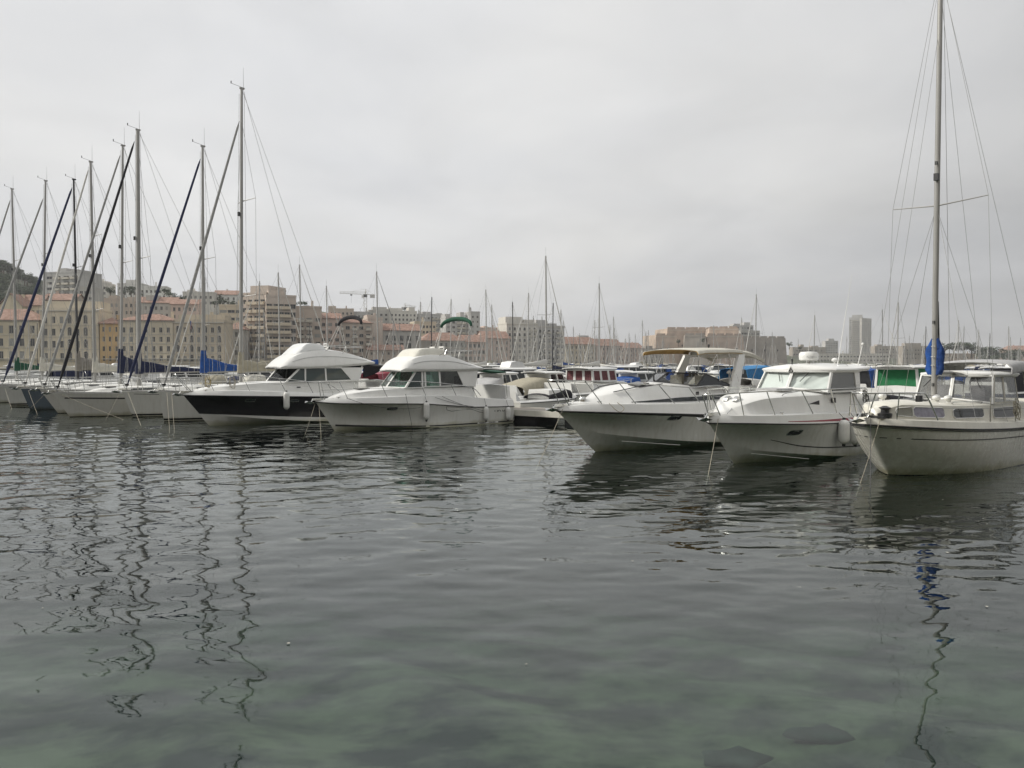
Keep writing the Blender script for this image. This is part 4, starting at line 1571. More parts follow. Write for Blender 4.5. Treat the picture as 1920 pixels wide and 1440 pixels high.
for sg in (-1, 1):
    rail(spline([(a, sg * b, c) for a, b, c in gr5], 5), .020, b5, 'guard_rail')
    for (a, b, c), fx in ((gr5[1], .55), (gr5[2], 1.45), (gr5[3], 3.0), (gr5[4], 4.45), (gr5[5], 6.75)):
        G().tube([(a, sg * b, c), (fx, sg * (H5.sy(fx) - .08), ze5(fx))], .017, 6).build('stanchion', M_steel, b5, True)
    G().tube([(-.42, sg * .16, 2.10), (-.05, sg * .2, ze5(-.05))], .017, 6).build('stanchion', M_steel, b5, True)
    cleat(b5, (1.75, sg * 1.14, 1.49))
rail([(-.42, -.16, 2.10), (-.50, 0, 2.10), (-.42, .16, 2.10)], .020, b5, 'guard_rail')
anchor(b5, (-.22, 0, 1.48))
G().box(.78, 1.05, -.20, .20, 1.60, 1.72).lathe([(.16, -.22), (.17, -.1), (.10, -.09), (.10, .09), (.17, .1), (.16, .22)], (.92, 0, 1.86), 12, axis='y').build('windlass', M_steel, b5, True, 40)
for sg in (-1, 1):
    G().tube([(.9, sg * .12, 1.8), (.1, sg * .35, 1.56)], .012, 5).build('deck_line', M_steel, b5, True)
outboard(b5, (8.42, -.5, .9), 1.0)

# ------------------------------------------------------------------ motor sailer at the right edge
b6 = thing('motor_sailer', 'cream white motor sailer with blue mast cover, nearest boat at the right edge', 'sailboat', (9.598, 20.769, 0), R(38))
H6 = Hull(-.46, 9.4, 3.15, 1.40, 1.1, 1.2, zc0=.10, zc1=-.32, draft=.9, sm=.42, pw=2.6, tuck=.18, flare=-.10, rc0=.70, rc1=.86, n=44, bluff=.74, zpts=[(-.46, 1.41), (.7, 1.33), (3, 1.21), (5.6, 1.13), (9.4, 1.12)])
H6.build(hull_mat('hull_paint_sailer', [(.015, 0, M_antifoul), (9, 0, (0.66, 0.645, 0.58))], rough=.25, streak=.3), b6, 50)
for sg in (-1, 1):
    rail(H6.sheer_path(.014, 0, sg), .026, b6, 'rub_rail', M_black)
    rail(H6.sheer_path(.012, -.05, sg), .010, b6, 'rub_rail', M_black)
    for xa, xb in ((-.2, .0), (.15, 9.2)):
        xs = lin(xa, xb, 24)
        zc_ = ci([-.4, 1.6, 5.75, 9.2], [1.08, .99, .88, .84])
        H6.strip(xs, lambda x: zc_(x) - .012, lambda x: zc_(x) + .012, off=.014, sgn=sg).build('hull_stripe', M_black, b6, True)
ze6 = ci([-.62, .24, 3, 5.7, 9.4], [1.60, 1.56, 1.42, 1.32, 1.28])
yt6 = ci([-.62, -.12, .0, .3, .7, 1.3, 2.2, 6.4, 7.2, 9.4], [.01, .02, .30, .66, .88, 1.02, 1.10, 1.14, 1.12, 1.0])
zt6 = ci([-.62, -.14, .02, .4, 1.1, 3, 5.1, 7.0], [1.60, 1.60, 1.86, 1.95, 1.93, 1.86, 1.84, 1.84])
deck_loft(H6, sorted([-.46, -.42, -.35, -.2, -.12, -.04, .02, .1, .2, .35] + lin(.5, 7.0, 18)), ze6, yt6, zt6, lambda x: zt6(x) + .10 * min(1, yt6(x)), parent=b6, m=M_cream, slope=.06, gap=.26, edge_in=.07)
c6 = deck_loft(H6, [7.0, 7.02] + lin(7.3, 9.4, 6), ze6, lambda x: H6.sy(x) - .25, zt6, zt6, well=(6.9, 9.1, .6), parent=b6, m=M_cream)
c6.name = 'cockpit'


def ys6(x, z):
    yi = max(.004, H6.sy(x) - .07)
    y2 = min(yt6(x), yi - .26 * min(1, yi))
    k = min(1, max(0, (z - ze6(x)) / max(.05, zt6(x) - .03 - ze6(x))))
    return y2 - .06 * min(1, y2 * 2) * k


for sg in (-1, 1):
    for (xa, xb, zlo, zhi, mm) in ((.16, .62, (1.66, 1.60), (1.84, 1.87), M_vinyl), (.64, 1.62, (1.60, 1.56), (1.87, 1.83), M_curtain_l), (2.04, 3.92, (1.53, 1.48), (1.79, 1.75), M_tinted), (4.55, 6.12, (1.44, 1.40), (1.72, 1.72), M_tinted)):
        N = 14
        secs, ring = [], []
        for i in range(N + 1):
            u = i / N
            x = xa + (xb - xa) * u
            a = zlo[0] + (zlo[1] - zlo[0]) * u
            b = zhi[0] + (zhi[1] - zhi[0]) * u
            r_ = .05
            d = min(u, 1 - u) * (xb - xa)
            cut = 0 if d > r_ else r_ - math.sqrt(max(0, r_ * r_ - (r_ - d)**2))
            a += cut
            b -= cut
            secs.append([(x, sg * (ys6(x, a) + .010), a), (x, sg * (ys6(x, b) + .010), b)])
        w_ = G().loft(secs, flip=(sg > 0)).build('cabin_window', mm, b6, True)
        loop = [s_[0] for s_ in secs] + [s_[1] for s_ in secs[::-1]]
        loop = [(x, y + sg * .004, z) for x, y, z in loop] + [(secs[0][0][0], secs[0][0][1] + sg * .004, secs[0][0][2])]
        G().tube(loop, .012, 5).build('frame', M_gel, w_, True)
# wheelhouse with soft sides
C6b, C6t = (4.38, 0, 1.95), (4.60, 0, 2.70)
for sg in (-1, 1):
    kb, kt = (4.55, sg * 1.12, 1.84), (4.78, sg * 1.03, 2.67)
    q = [C6b, kb, kt, C6t]
    glazed(q if sg < 0 else [q[1], q[0], q[3], q[2]], b6, M_gel, M_vinyl, w=.045, name='windscreen')
    for (xa, xb, xat, xbt) in ((4.55, 5.35, 4.78, 5.35), (5.37, 6.35, 5.37, 6.30)):
        q = [(xa, sg * 1.12, 1.84), (xb, sg * 1.13, 1.84), (xbt, sg * 1.03, 2.66), (xat, sg * 1.03, 2.66)]
        glazed(q if sg < 0 else [q[1], q[0], q[3], q[2]], b6, M_ivory, M_vinyl, w=.05, depth=.012, name='side_curtain')
    G().tube([(4.66, sg * .55, 2.66), (4.44, sg * .8, 2.30)], .014, 5).build('wiper', M_black, b6)
    G().box(4.9, 5.5, sg * .55 - .2, sg * .55 + .2, 1.8, 2.35).build('helm_seat', M_curtain_l, b6)
st = []
for x in lin(4.50, 6.40, 14):
    u = (x - 4.5) / 1.9
    ww = 1.12 if x > 4.85 else 1.12 * max(.05, (x - 4.44) / .41)**.5
    st.append((x, [(ww - .02, 2.655), (ww + .02, 2.68), (ww, 2.72), (ww * .7, 2.765), (ww * .3, 2.79), (0, 2.80)]))
shell(st, .045, M_gel, b6, 'wheelhouse_roof')
st = []
for x in lin(5.75, 8.1, 10):
    u = (x - 5.75) / 2.35
    z = 2.86 + .20 * math.sin(math.pi * (.2 + .65 * u))
    st.append((x, [(1.16, z - .28), (1.17, z - .10), (1.05, z + .02), (.5, z + .07), (0, z + .08)]))
shell(st, .015, M_greycan, b6, 'cockpit_canopy', 60)
for sg in (-1, 1):
    G().tube([(8.05, sg * 1.12, 2.85), (8.2, sg * 1.2, 1.3)], .014, 6).build('canopy_pole', M_steel, b6, True)
    G().tube([(6.6, sg * 1.14, 2.8), (7.0, sg * 1.2, 1.3)], .014, 6).build('canopy_pole', M_steel, b6, True)
# mushroom vents, grab rails, hatch
for (vx, vy) in ((1.6, .62), (2.6, -.72), (2.85, -.30)):
    zz_ = zt6(vx) + .06
    G().lathe([(.055, 0), (.055, .08)], (vx, vy, zz_), 10).ball((vx - .04, vy, zz_ + .12), (.13, .11, .085), 12, 6).build('cowl_vent', M_gel, b6, True, 50)
for sg in (-1, 1):
    G().tube(spline([(2.5, sg * .88, zt6(2.5) + .01), (2.55, sg * .88, zt6(2.5) + .07), (4.2, sg * .9, zt6(4.2) + .07), (4.25, sg * .9, zt6(4.2) + .01)], 3), .014, 6).build('grab_rail', M_steel, b6, True)
G().box(1.7, 2.3, -.3, .3, zt6(2) + .07, zt6(2) + .12).build('deck_hatch', M_smoke, b6)
# pulpit and lifelines
for sg in (-1, 1):
    top = spline([(-.60, sg * .30, 2.24), (-.1, sg * .62, 2.25), (.42, sg * .92, 2.24), (.62, sg * 1.02, 2.16), (.86, sg * 1.20, 1.54)], 6)
    rail(top, .021, b6, 'pulpit')
    for (xa, ya, za, xb) in ((-.60, .30, 2.24, -.42), (-.05, .64, 2.25, .05)):
        G().tube([(xa, sg * ya, za), (xb, sg * (H6.sy(xb) - .1), ze6(xb) - .02)], .017, 6).build('stanchion', M_steel, b6, True)
    for sx_ in (3.38, 5.2, 6.9):
        G().tube([(sx_, sg * (H6.sy(sx_) - .09), ze6(sx_)), (sx_, sg * (H6.sy(sx_) - .09), ze6(sx_) + .68)], .017, 6).build('stanchion', M_steel, b6, True)
    for hz in (.68, .36):
        G().tube([(.62, sg * 1.04, 1.5 + hz)] + [(sx_, sg * (H6.sy(sx_) - .09), ze6(sx_) + hz) for sx_ in (3.38, 5.2, 6.9)] + [(8.8, sg * (H6.sy(8.8) - .09), ze6(8.8) + hz)], .006, 5).build('lifeline', M_wire, b6, True)
rail(spline([(-.60, -.30, 2.24), (-.74, 0, 2.24), (-.60, .30, 2.24)], 5), .021, b6, 'pulpit')
G().box(.30, .48, -.98, -.88, 2.02, 2.18).build('pulpit_light', M_black, b6)
anchor(b6, (-.45, .1, 1.62))
G().lathe([(.17, 0), (.18, .10), (.10, .13), (.10, .22), (.16, .25), (.05, .30)], (-.02, -.25, 1.60), 12).box(-.3, .25, -.35, .1, 1.585, 1.64).build('windlass', M_fitting, b6, True, 40)
# mast, rig and blue cover
MX = 3.33
G().tube([(MX, 0, 1.9), (MX + .02, 0, 8), (MX + .06, 0, 14.2)], [.082, .080, .070], 12, sy=.8).build('mast', M_alu, b6, True, 60)
sp_z = 7.55
for sg in (-1, 1):
    G().tube([(MX + .02, sg * .06, sp_z), (MX + .12, sg * 1.32, sp_z + .10)], [.022, .014], 6).build('spreader', M_alu, b6, True)
    W = lambda a, b, r=.0055: G().tube([a, b], r, 5).build('shroud', M_wire, b6, True)
    cy6 = H6.sy(3.5) - .06
    W((MX + .12, sg * 1.32, sp_z + .10), (MX + .05, sg * .06, 14.0))
    W((MX + .12, sg * 1.32, sp_z + .10), (3.55, sg * cy6, ze6(3.5)))
    W((MX, sg * .06, sp_z - .25), (2.5, sg * (H6.sy(2.5) - .06), ze6(2.5)))
    W((MX, sg * .06, sp_z - .25), (4.5, sg * (H6.sy(4.5) - .06), ze6(4.5)))
    W((MX + .06, sg * .03, 14.05), (9.2, sg * .9, 1.3))
W((MX + .05, 0, 14.1), (-.45, 0, 1.62))
W((MX + .03, .03, 12.4), (.35, 0, 1.98))
W((MX - .12, -.04, 12), (MX - .16, -.03, 2.2), .006)
W((MX + .12, -.07, 13.5), (MX + .22, -.35, 2.3), .006)
G().tube([(MX + .11, -.03, 4.8), (MX + .16, -.05, 3.6), (MX + .26, -.06, 2.9)], .022, 6).build('halyard_coil', M_black, b6, True)
G().cbox((MX - .10, -.03, 8.35), (.10, .12, .20)).cbox((MX - .10, -.02, 8.75), (.06, .06, .10)).build('steaming_light', M_fitting, b6)
G().box(MX - .09, MX - .06, -.03, .03, 4.15, 4.24).box(MX - .09, MX - .06, -.03, .03, 2.35, 2.44).build('mast_cleat', M_black, b6)
# cover: two lobes of blue canvas laced round the mast foot; port lobe coloured darker as its shaded side
for sg, mm in ((1, M_blue), (-1, mat('canvas_blue_shaded', (0.008, 0.045, 0.19), .85, var=.16, scale=6, bump=.6, bscale=7))):
    secs = []
    for k in range(15):
        u = k / 14
        z = 2.68 + 1.06 * u
        wv = .235 * (min(1, .72 + u * 1.9) if u < .72 else max(.25, 1 - (u - .72) * 2.6)) * (1 + .05 * math.sin(14 * u))
        th_ = .09 * (1 - .3 * u)
        ring = []
        for a in range(12):
            an = 2 * math.pi * a / 12
            wob = 1 + .09 * math.sin(3 * an + 11 * u + sg)
            ring.append((MX + .05 + th_ * math.cos(an) * wob - .02, sg * (.02 + wv / 2 + wv / 2 * math.sin(an) * wob), z + .015 * math.sin(5 * an + 3 * sg)))
        secs.append(ring)
    G().loft(secs, closed=True, cap0=True, cap1=True).build('mast_cover', mm, b6, True, 70)
for zz_ in (2.95, 3.2, 3.5):
    G().tube([(MX - .10, .05, zz_), (MX - .12, -.02, zz_ + .01), (MX - .10, -.06, zz_)], .012, 5).build('lacing', M_sail, b6, True)
G().tube([(MX - .02, .02, 3.68), (MX + .02, -.03, 3.80), (MX + .04, .03, 3.95)], .05, 7).build('strap', M_black, b6, True)
G().tube([(MX + .1, 0, 2.74), (7.6, 0, 2.70)], .05, 8).build('boom', M_alu, b6, True)

# fenders and mooring lines of the front boats
def hung(boat, H, x, ztop, L, r, label, zr):
    y = -(H.y(x, ztop - .3) + r + .01)
    fender(to_world(boat, (x, y, ztop)), None, L, r, label, rope_to=to_world(boat, (x - .02, -(H.sy(x) - .02), zr)))


hung(b3, H3, 4.77, 1.22, .84, .145, 'white fender amidships on the green canvas cruiser', 1.5)
hung(b3, H3, 8.3, .90, .70, .13, 'white fender just left of the registration letters', 1.3)
hung(b3, H3, 9.78, .82, .66, .13, 'white fender at the stern corner of the green canvas cruiser', 1.15)
hung(b2, H2, 4.25, 1.62, .88, .15, 'white fender hanging on the black hull', 1.68)
hung(b5, H5, 4.5, 1.24, .78, .175, 'fat white fender hung under the red stripe, left of two', 1.45)
hung(b5, H5, 5.32, 1.16, .78, .165, 'fat white fender hung under the red stripe, right of two', 1.42)


def line_to_water(boat, p, px, py, label, r=.009, s=.05, m=None):
    rr_ = ray(px, py)
    w_ = Vector((0, 0, CAM_H)) + rr_ * (-CAM_H / rr_.z)
    a = to_world(boat, p)
    d = (w_ - a).normalized()
    mooring(a, w_ + d * .4, label, s, r, m)


line_to_water(b6, (-.35, -.30, 1.58), 1613, 905, 'pale mooring rope slanting from the blue covered motor sailer bow')
line_to_water(b6, (-.45, -.10, 1.58), 1632, 915, 'thin dark mooring rope hanging from the motor sailer bow', .010, .12, M_rope_dark)
line_to_water(b5, (-.12, -.18, 1.40), 1328, 888, 'mooring rope from the bow of the red striped boat')
line_to_water(b4, (-.30, -.1, 1.52), 1010, 868, 'mooring rope from the bow of the sport cruiser')
line_to_water(b3, (.22, -.06, 1.30), 602, 815, 'mooring rope at the bow of the green canvas cruiser', .009)
line_to_water(b3, (.12, .05, 1.30), 572, 813, 'slanting mooring rope left of the green canvas cruiser bow', .009)
mooring(to_world(b3, (3.75, -1.62, 1.62)), to_world(b3, (3.95, -2.0, -.3)), 'taut dark line dropping amidships from the green canvas cruiser', .0, .010, M_rope_dark)
mooring(to_world(b3, (1.1, -.95, 1.49)), to_world(b3, (4.45, -1.78, .98)), 'slack rope looping along the white cruiser topside', .22, .010, M_rope_dark)
mooring(to_world(b3, (5.7, -1.72, 1.46)), to_world(b3, (8.1, -1.80, .70)), 'slack rope along the white cruiser quarter', .06, .010, M_rope_dark)


def rope_coil(boat, p, label, r=.17, m=None, lean=.3):
    pts = []
    rr = random.Random(label)
    for k in range(60):
        a = 2 * math.pi * k / 12
        q = 1 + .10 * math.sin(k * 1.7) + rr.uniform(-.05, .05)
        pts.append((r * .75 * q * math.sin(a), (.05 * math.sin(k * .9) + lean * .1 * math.cos(a)), -r - .05 * (k // 12) + r * 1.25 * q * math.cos(a)))
    o = G().tube(pts, .011, 5).build('rope_coil', m or M_rope, None, True, 60)
    o.location = to_world(boat, p)
    o.rotation_euler = (0, 0, boat.rotation_euler[2])
    return tag(o, label, 'rope', 'coiled ropes on the boats')


rope_coil(b2, (.85, -.62, 2.42), 'yellowish rope coil on the bow rail of the black hulled cruiser', m=mat('rope_yellow', (0.50, 0.40, 0.20), .9, var=.2, scale=30))
rope_coil(b2, (1.9, -.98, 2.42), 'pale rope coil on the guard rail above the black hull', .19)
rope_coil(b6, (5.2, -1.50, 1.95), 'rope coil on the stanchion of the motor sailer')
rope_coil(b5, (6.7, -1.45, 2.15), 'rope coil at the aft rail end of the red striped boat', m=M_rope_dark)


# ------------------------------------------------------------------ sailing yachts
def sailboat(o, th, label, P, name='sailing_yacht', group=None):
    t = thing(name, label, 'sailboat', (o[0], o[1], 0), R(th), group)
    x0, x1, B, zb, zs = P.get('x0', .3), P.get('x1', 11.6), P.get('B', 3.5), P.get('zb', 1.45), P.get('zs', 1.1)
    fine = P.get('fine', True)
    H = Hull(x0, x1, B, zb, zs, P.get('rake', .9), draft=.7, zc0=.02, zc1=-.3, sm=.55, pw=1.9, tuck=.22, q=1.3, flare=.02, rc0=.7, rc1=.9, rev=P.get('rev', -.0), n=22 if fine else 12, nt=6 if fine else 4)
    H.build(P['hull_m'], t, 50)
    mx, mh = P['mx'], P['mh']
    ze = lambda x: H.sz(x) + .07
    yt = ci([x0, x0 + 1.6, x0 + 2.4, mx, mx + 2.5, x1 - 3.2, x1 - 3.0, x1], [.01, .06, .38, .92, 1.12, 1.0, .9, .6])
    zt = ci([x0, x0 + 1.6, x0 + 2.4, mx, mx + 2.5, x1 - 3.0], [zb + .08, H.sz(x0 + 1.6) + .11, H.sz(x0 + 2.4) + .26, zs + .55, zs + .58, zs + .52])
    cr = lambda x: zt(x) + .06 * min(1, yt(x) * 1.5)
    xs = lin(x0, x0 + 2.6, 12 if fine else 5) + lin(x0 + 2.9, x1 - 3.0, 9 if fine else 5)
    deck_loft(H, xs, ze, yt, zt, cr, parent=t, m=P.get('deck_m', M_deck), edge_in=.05, slope=.10, gap=.3)
    c = deck_loft(H, [x1 - 3.0, x1 - 2.98] + lin(x1 - 2.6, x1, 4), lambda x: ze(x) + .10, lambda x: H.sy(x) * .55, zt, zt, well=(x1 - 3.1, x1 + 1, .55), parent=t, m=P.get('deck_m', M_deck), edge_in=.05)
    c.name = 'cockpit'
    # coachroof windows
    for sg in (-1, 1):
        for xa, xb in ((mx - .7, mx + .7), (mx + .95, mx + 2.6)):
            secs = []
            for x in lin(xa, xb, 6):
                yi = max(.004, H.sy(x) - .05)
                y2 = min(yt(x), yi - .3 * min(1, yi))
                e_ = ze(x)
                h = zt(x) - e_
                secs.append([(x, sg * (y2 - .10 * .35 + .016), e_ + h * .38), (x, sg * (y2 - .10 * .78 + .016), e_ + h * .76)])
            G().loft(secs, flip=(sg > 0)).build('cabin_window', M_tinted, t, True)
    for sg in (-1, 1):
        rail(H.sheer_path(.004, .07, sg), .02, t, 'toe_rail', P.get('toe_m', M_alu), 5)
        if P.get('stripe'):
            za, zb_, ms = P['stripe']
            H.strip(lin(x0 + .55, x1 - .4, 24), lambda x: H.sz(x) - za, lambda x: H.sz(x) - zb_, sgn=sg).build('hull_stripe', ms, t, True)
    # mast and rig
    rk = P.get('rakex', .15)
    mr_ = P.get('mr', .12)
    mm = P.get('mast_m', M_alu)
    top = Vector((mx + rk, 0, mh))
    G().tube([(mx, 0, zs + .5), (mx + rk * .5, 0, mh * .5), top], [mr_, mr_, mr_ * .72], 12 if fine else 8, sy=.72).build('mast', mm, t, True, 60)
    ft = Vector((mx + rk * .9 - mr_, 0, P.get('ft', mh - .6)))
    fb = Vector((x0 + .25, 0, zb + .25))
    d = (fb - ft)
    if P.get('furl_m'):
        fr = P.get('fr', .062)
        G().tube([ft, ft + d * .03, ft + d * .5, ft + d * .93, ft + d * .97, fb], [.015, fr * .7, fr, fr * 1.1, fr * .5, .03], 8).build('furled_headsail', P['furl_m'], t, True, 60)
        G().lathe([(.05, -.06), (.12, -.05), (.12, .05), (.05, .06)], fb + Vector((0, 0, .12)), 10).build('furler_drum', M_fitting, t, True)
    else:
        G().tube([ft, fb], .008, 5).build('forestay', M_wire, t, True)
    W = lambda nm, pts, r=.0095: G().tube(pts, r, 5).build(nm, M_wire, t, True)
    aft = (x1 - .15, 0, zs + .1)
    split = (x1 - .9, 0, zs + 2.4)
    W('backstay', [top, split, (x1 - .1, -.7, zs + .1)])
    W('backstay', [Vector(split), (x1 - .1, .7, zs + .1)])
    cpx = mx + .25
    cpy = H.sy(cpx) - .12
    levels = P.get('spr', [.56])
    for sg in (-1, 1):
        tips = []
        for lv in levels:
            z_ = mh * lv
            L_ = P.get('sl', 1.15) * (1.1 - .3 * lv)
            xm = mx + rk * lv
            tips.append((xm + .30, sg * L_, z_ + .06))
            G().tube([(xm + .05, sg * .06, z_), tips[-1]], [.03, .018], 6).build('spreader', mm, t, True)
        hz = P.get('ft', mh - .3)
        W('shroud', [(mx + rk * hz / mh, sg * .06, hz - .1)] + [Vector(q) for q in tips[::-1]] + [(cpx, sg * cpy, ze(cpx))])
        W('shroud', [(mx + rk * levels[0], sg * .06, mh * levels[0] - .15), (cpx + .35, sg * cpy, ze(cpx))])
        W('shroud', [(mx + rk * levels[0], sg * .06, mh * levels[0] - .15), (cpx - .75, sg * (H.sy(cpx - .75) - .12), ze(cpx))])
    W('topping_lift', [top + Vector((.1, 0, -.05)), (mx + P.get('bl', 4.3), 0, zs + 1.62)])
    W('halyard', [top + Vector((-.12, .05, -.3)), (mx - .15, .1, zs + .7)])
    W('halyard', [top + Vector((.1, -.1, -.2)), (mx + .2, -.45, zs + .6)])
    if P.get('gear', True):
        G().tube([top + Vector((0, 0, -.05)), top + Vector((0, 0, .08)), top + Vector((-.36, .23, .22)), top + Vector((-.44, .28, .26))], .010, 5).build('wind_vane', M_fitting, t, True)
        G().cbox(top + Vector((-.46, .30, .32)), (.04, .04, .14)).build('anemometer', M_fitting, t)
        G().tube([top + Vector((.08, -.05, 0)), top + Vector((.09, -.05, 1.15))], [.012, .006], 5).build('vhf_aerial', M_wire, t, True)
        G().cbox(top + Vector((.02, 0, .02)), (.26, .13, .08)).build('masthead', mm, t)
    if fine:
        G().cbox((mx + rk * .62 - mr_ - .03, 0, mh * .62), (.10, .12, .22)).build('steaming_light', M_fitting, t)
    # boom and stowed mainsail in its cover
    bl = P.get('bl', 4.3)
    bz = zs + 1.35
    G().tube([(mx + .1, 0, bz), (mx + bl, 0, bz + .12)], .07, 8).build('boom', mm, t, True)
    secs = []
    N = 14 if fine else 8
    for k in range(N + 1):
        u = k / N
        x = mx + .02 + (bl - .1) * u
        hh = P.get('ch', .75) * ((1 - u)**1.5 * .82 + .16) * (1 + .07 * math.sin(13 * u))
        ww = .16 * (1 - .55 * u)
        z = bz + .12 * u - .05
        secs.append([(x + .05 * math.sin(3 * a_ + 7 * u), ww * math.cos(a_) * (1 + .12 * math.sin(11 * u + 2 * a_)), z + hh * (.5 + .5 * math.sin(a_)) + (.0)) for a_ in [2 * math.pi * q / 10 for q in range(10)]])
    G().loft(secs, closed=True, cap0=True, cap1=True).build('sail_cover', P['cover_m'], t, True, 70)
    if fine:
        # collar of the cover standing up the mast
        G().tube([(mx + .03, 0, bz - .05), (mx + .03, 0, bz + P.get('ch', .75) + .35)], [.24, .15], 10, sy=.8).build('cover_collar', P['cover_m'], t, True, 70)
        # ties round the cover
        for k in range(5):
            u = .12 + .19 * k
            x = mx + .02 + (bl - .1) * u
            hh = P.get('ch', .75) * ((1 - u)**1.5 * .82 + .16) * 1.08
            ww = .16 * (1 - .55 * u) + .015
            z = bz + .12 * u - .05
            G().tube([(x, ww * math.cos(a_), z + hh * (.5 + .53 * math.sin(a_))) for a_ in [2 * math.pi * q / 12 for q in range(13)]], .010, 5).build('cover_tie', M_sail, t, True)
        # sprayhood
        if P.get('hood_m'):
            st = []
            for k in range(8):
                u = k / 7
                x = x1 - 4.1 + 1.25 * u
                z = zs + .52 + .62 * math.sin(math.pi * .5 * min(1, u * 1.35))
                st.append((x, [(1.0, zs + .45), (1.0, (z + zs + .45) / 2), (.86, z - .05), (.5, z + .02), (0, z + .04)]))
            shell(st, .02, P['hood_m'], t, 'sprayhood', 60)
        G().tube(spline([(x1 - 1.35, .45 * math.cos(a_), zs + .75 + .45 * math.sin(a_)) for a_ in [2 * math.pi * q / 14 for q in range(15)]], 1), .016, 5).build('steering_wheel', M_steel, t, True)
        for sg in (-1, 1):
            G().lathe([(.09, 0), (.07, .08), (.06, .14), (.08, .18), (.01, .19)], (x1 - 2.4, sg * (H.sy(x1 - 2.4) * .8), zs + .18), 10).build('winch', M_steel, t, True)
        G().box(mx - 1.9, mx - 1.35, -.27, .27, cr(mx - 1.6) - .02, cr(mx - 1.6) + .05).build('deck_hatch', M_smoke, t)
        # pulpit, stanchions, lifelines, pushpit
        for sg in (-1, 1):
            rail(spline([(x0 - .05, sg * .12, zb + .72), (x0 + .6, sg * .50, zb + .72), (x0 + 1.25, sg * .80, zb + .70), (x0 + 1.4, sg * .86, zb + .02)], 5), .018, t, 'pulpit')
            G().tube([(x0 - .05, sg * .12, zb + .72), (x0 + .25, sg * .14, zb + .08)], .016, 6).build('stanchion', M_steel, t, True)
            G().tube([(x0 + .6, sg * .50, zb + .72), (x0 + .7, sg * .46, zb + .05)], .016, 6).build('stanchion', M_steel, t, True)
            pts = [(x0 + 1.3, sg * .82, zb + .66)]
            for sx_ in lin(x0 + 3.1, x1 - 1.2, 5):
                y_ = sg * (H.sy(sx_) - .07)
                G().tube([(sx_, y_, ze(sx_)), (sx_, y_, ze(sx_) + .62)], .016, 6).build('stanchion', M_steel, t, True)
                pts.append((sx_, y_, ze(sx_) + .61))
            G().tube(pts, .007, 5).build('lifeline', M_wire, t, True)
            G().tube([(a, b, c - .3) for a, b, c in pts], .007, 5).build('lifeline', M_wire, t, True)
            rail(spline([(x1 - 1.2, sg * (H.sy(x1 - 1.2) - .07), ze(x1) + .62), (x1 - .3, sg * (H.sy(x1 - .3) - .08), ze(x1) + .64), (x1 - .05, sg * .5, ze(x1) + .64)], 4), .014, t, 'pushpit')
            G().tube([(x1 - .3, sg * (H.sy(x1 - .3) - .08), ze(x1) + .64), (x1 - .3, sg * (H.sy(x1 - .3) - .08), ze(x1))], .016, 6).build('stanchion', M_steel, t, True)
        rail([(x0 - .05, -.12, zb + .72), (x0 - .1, 0, zb + .72), (x0 - .05, .12, zb + .72)], .018, t, 'pulpit')
        anchor(t, (x0 + .05, 0, zb + .09), .5)
    return t, H


def hm(name, col, boot=None, zboot=.10, streak=.25):
    b = [(.03, 0, M_antifoul)]
    if boot:
        b += [(.08, 0, (0.6, 0.6, 0.57)), (.17, 0, boot)]
    b += [(9, 0, col)]
    return hull_mat(name, b, streak=streak)


SAILW = (0.60, 0.60, 0.56)
sf, Hf = sailboat((-18.73, 39.93), 44, 'tallest masted white yacht with khaki sail cover beside the black hulled cruiser', dict(x0=.80, x1=12.2, B=3.6, zb=1.55, zs=1.2, rake=.25, mx=5.2, mh=18.1, ft=16.3, mr=.125, furl_m=M_sail_grey, fr=.085, cover_m=M_khaki, spr=[.37, .66], sl=1.2, rakex=.2, bl=4.8, ch=.75, hull_m=hm('hull_paint_yacht_f', SAILW, M_antifoul), stripe=(.16, .12, M_fitting), hood_m=M_navy))
se, He = sailboat((-22.06, 43.6), 44, 'white yacht with bright blue sail cover and blue edged furled headsail', dict(x0=.45, x1=11.4, B=3.4, zb=1.45, zs=1.15, rake=.55, mx=5.02, mh=15.9, ft=15.15, mr=.12, furl_m=M_dark_blue_sail, fr=.085, cover_m=M_blue, spr=[.58], rakex=.1, bl=4.2, ch=.95, hull_m=hm('hull_paint_yacht_e', (0.62, 0.62, 0.58), M_antifoul), stripe=(.14, .11, M_fitting), hood_m=M_ivory))
sd, Hd = sailboat((-25.6, 43.6), 44, 'long white yacht with black sheer stripe, thick mast and navy sail cover', dict(x0=.15, x1=12.6, B=3.6, zb=1.36, zs=1.1, rake=.85, mx=4.73, mh=16.8, ft=16.1, mr=.18, furl_m=mat('sail_edge_black', (0.014, 0.015, 0.02), .85, var=.1), fr=.085, cover_m=M_navy, spr=[.55], rakex=.1, bl=4.8, ch=.8, hull_m=hm('hull_paint_yacht_d', (0.64, 0.635, 0.59)), stripe=(.30, .22, M_black), hood_m=M_khaki))
sc, Hc = sailboat((-28.12, 46.94), 44, 'white yacht with navy sail cover, its grey furled headsail left of the thick mast', dict(x0=.0, x1=11.4, B=3.4, zb=1.42, zs=1.1, rake=.95, mx=4.52, mh=16.8, ft=16.2, mr=.12, furl_m=M_sail_grey, fr=.075, cover_m=M_navy, spr=[.56], rakex=.3, ch=1.15, bl=3.2, hull_m=hm('hull_paint_yacht_c', (0.60, 0.59, 0.55)), stripe=None, hood_m=None))
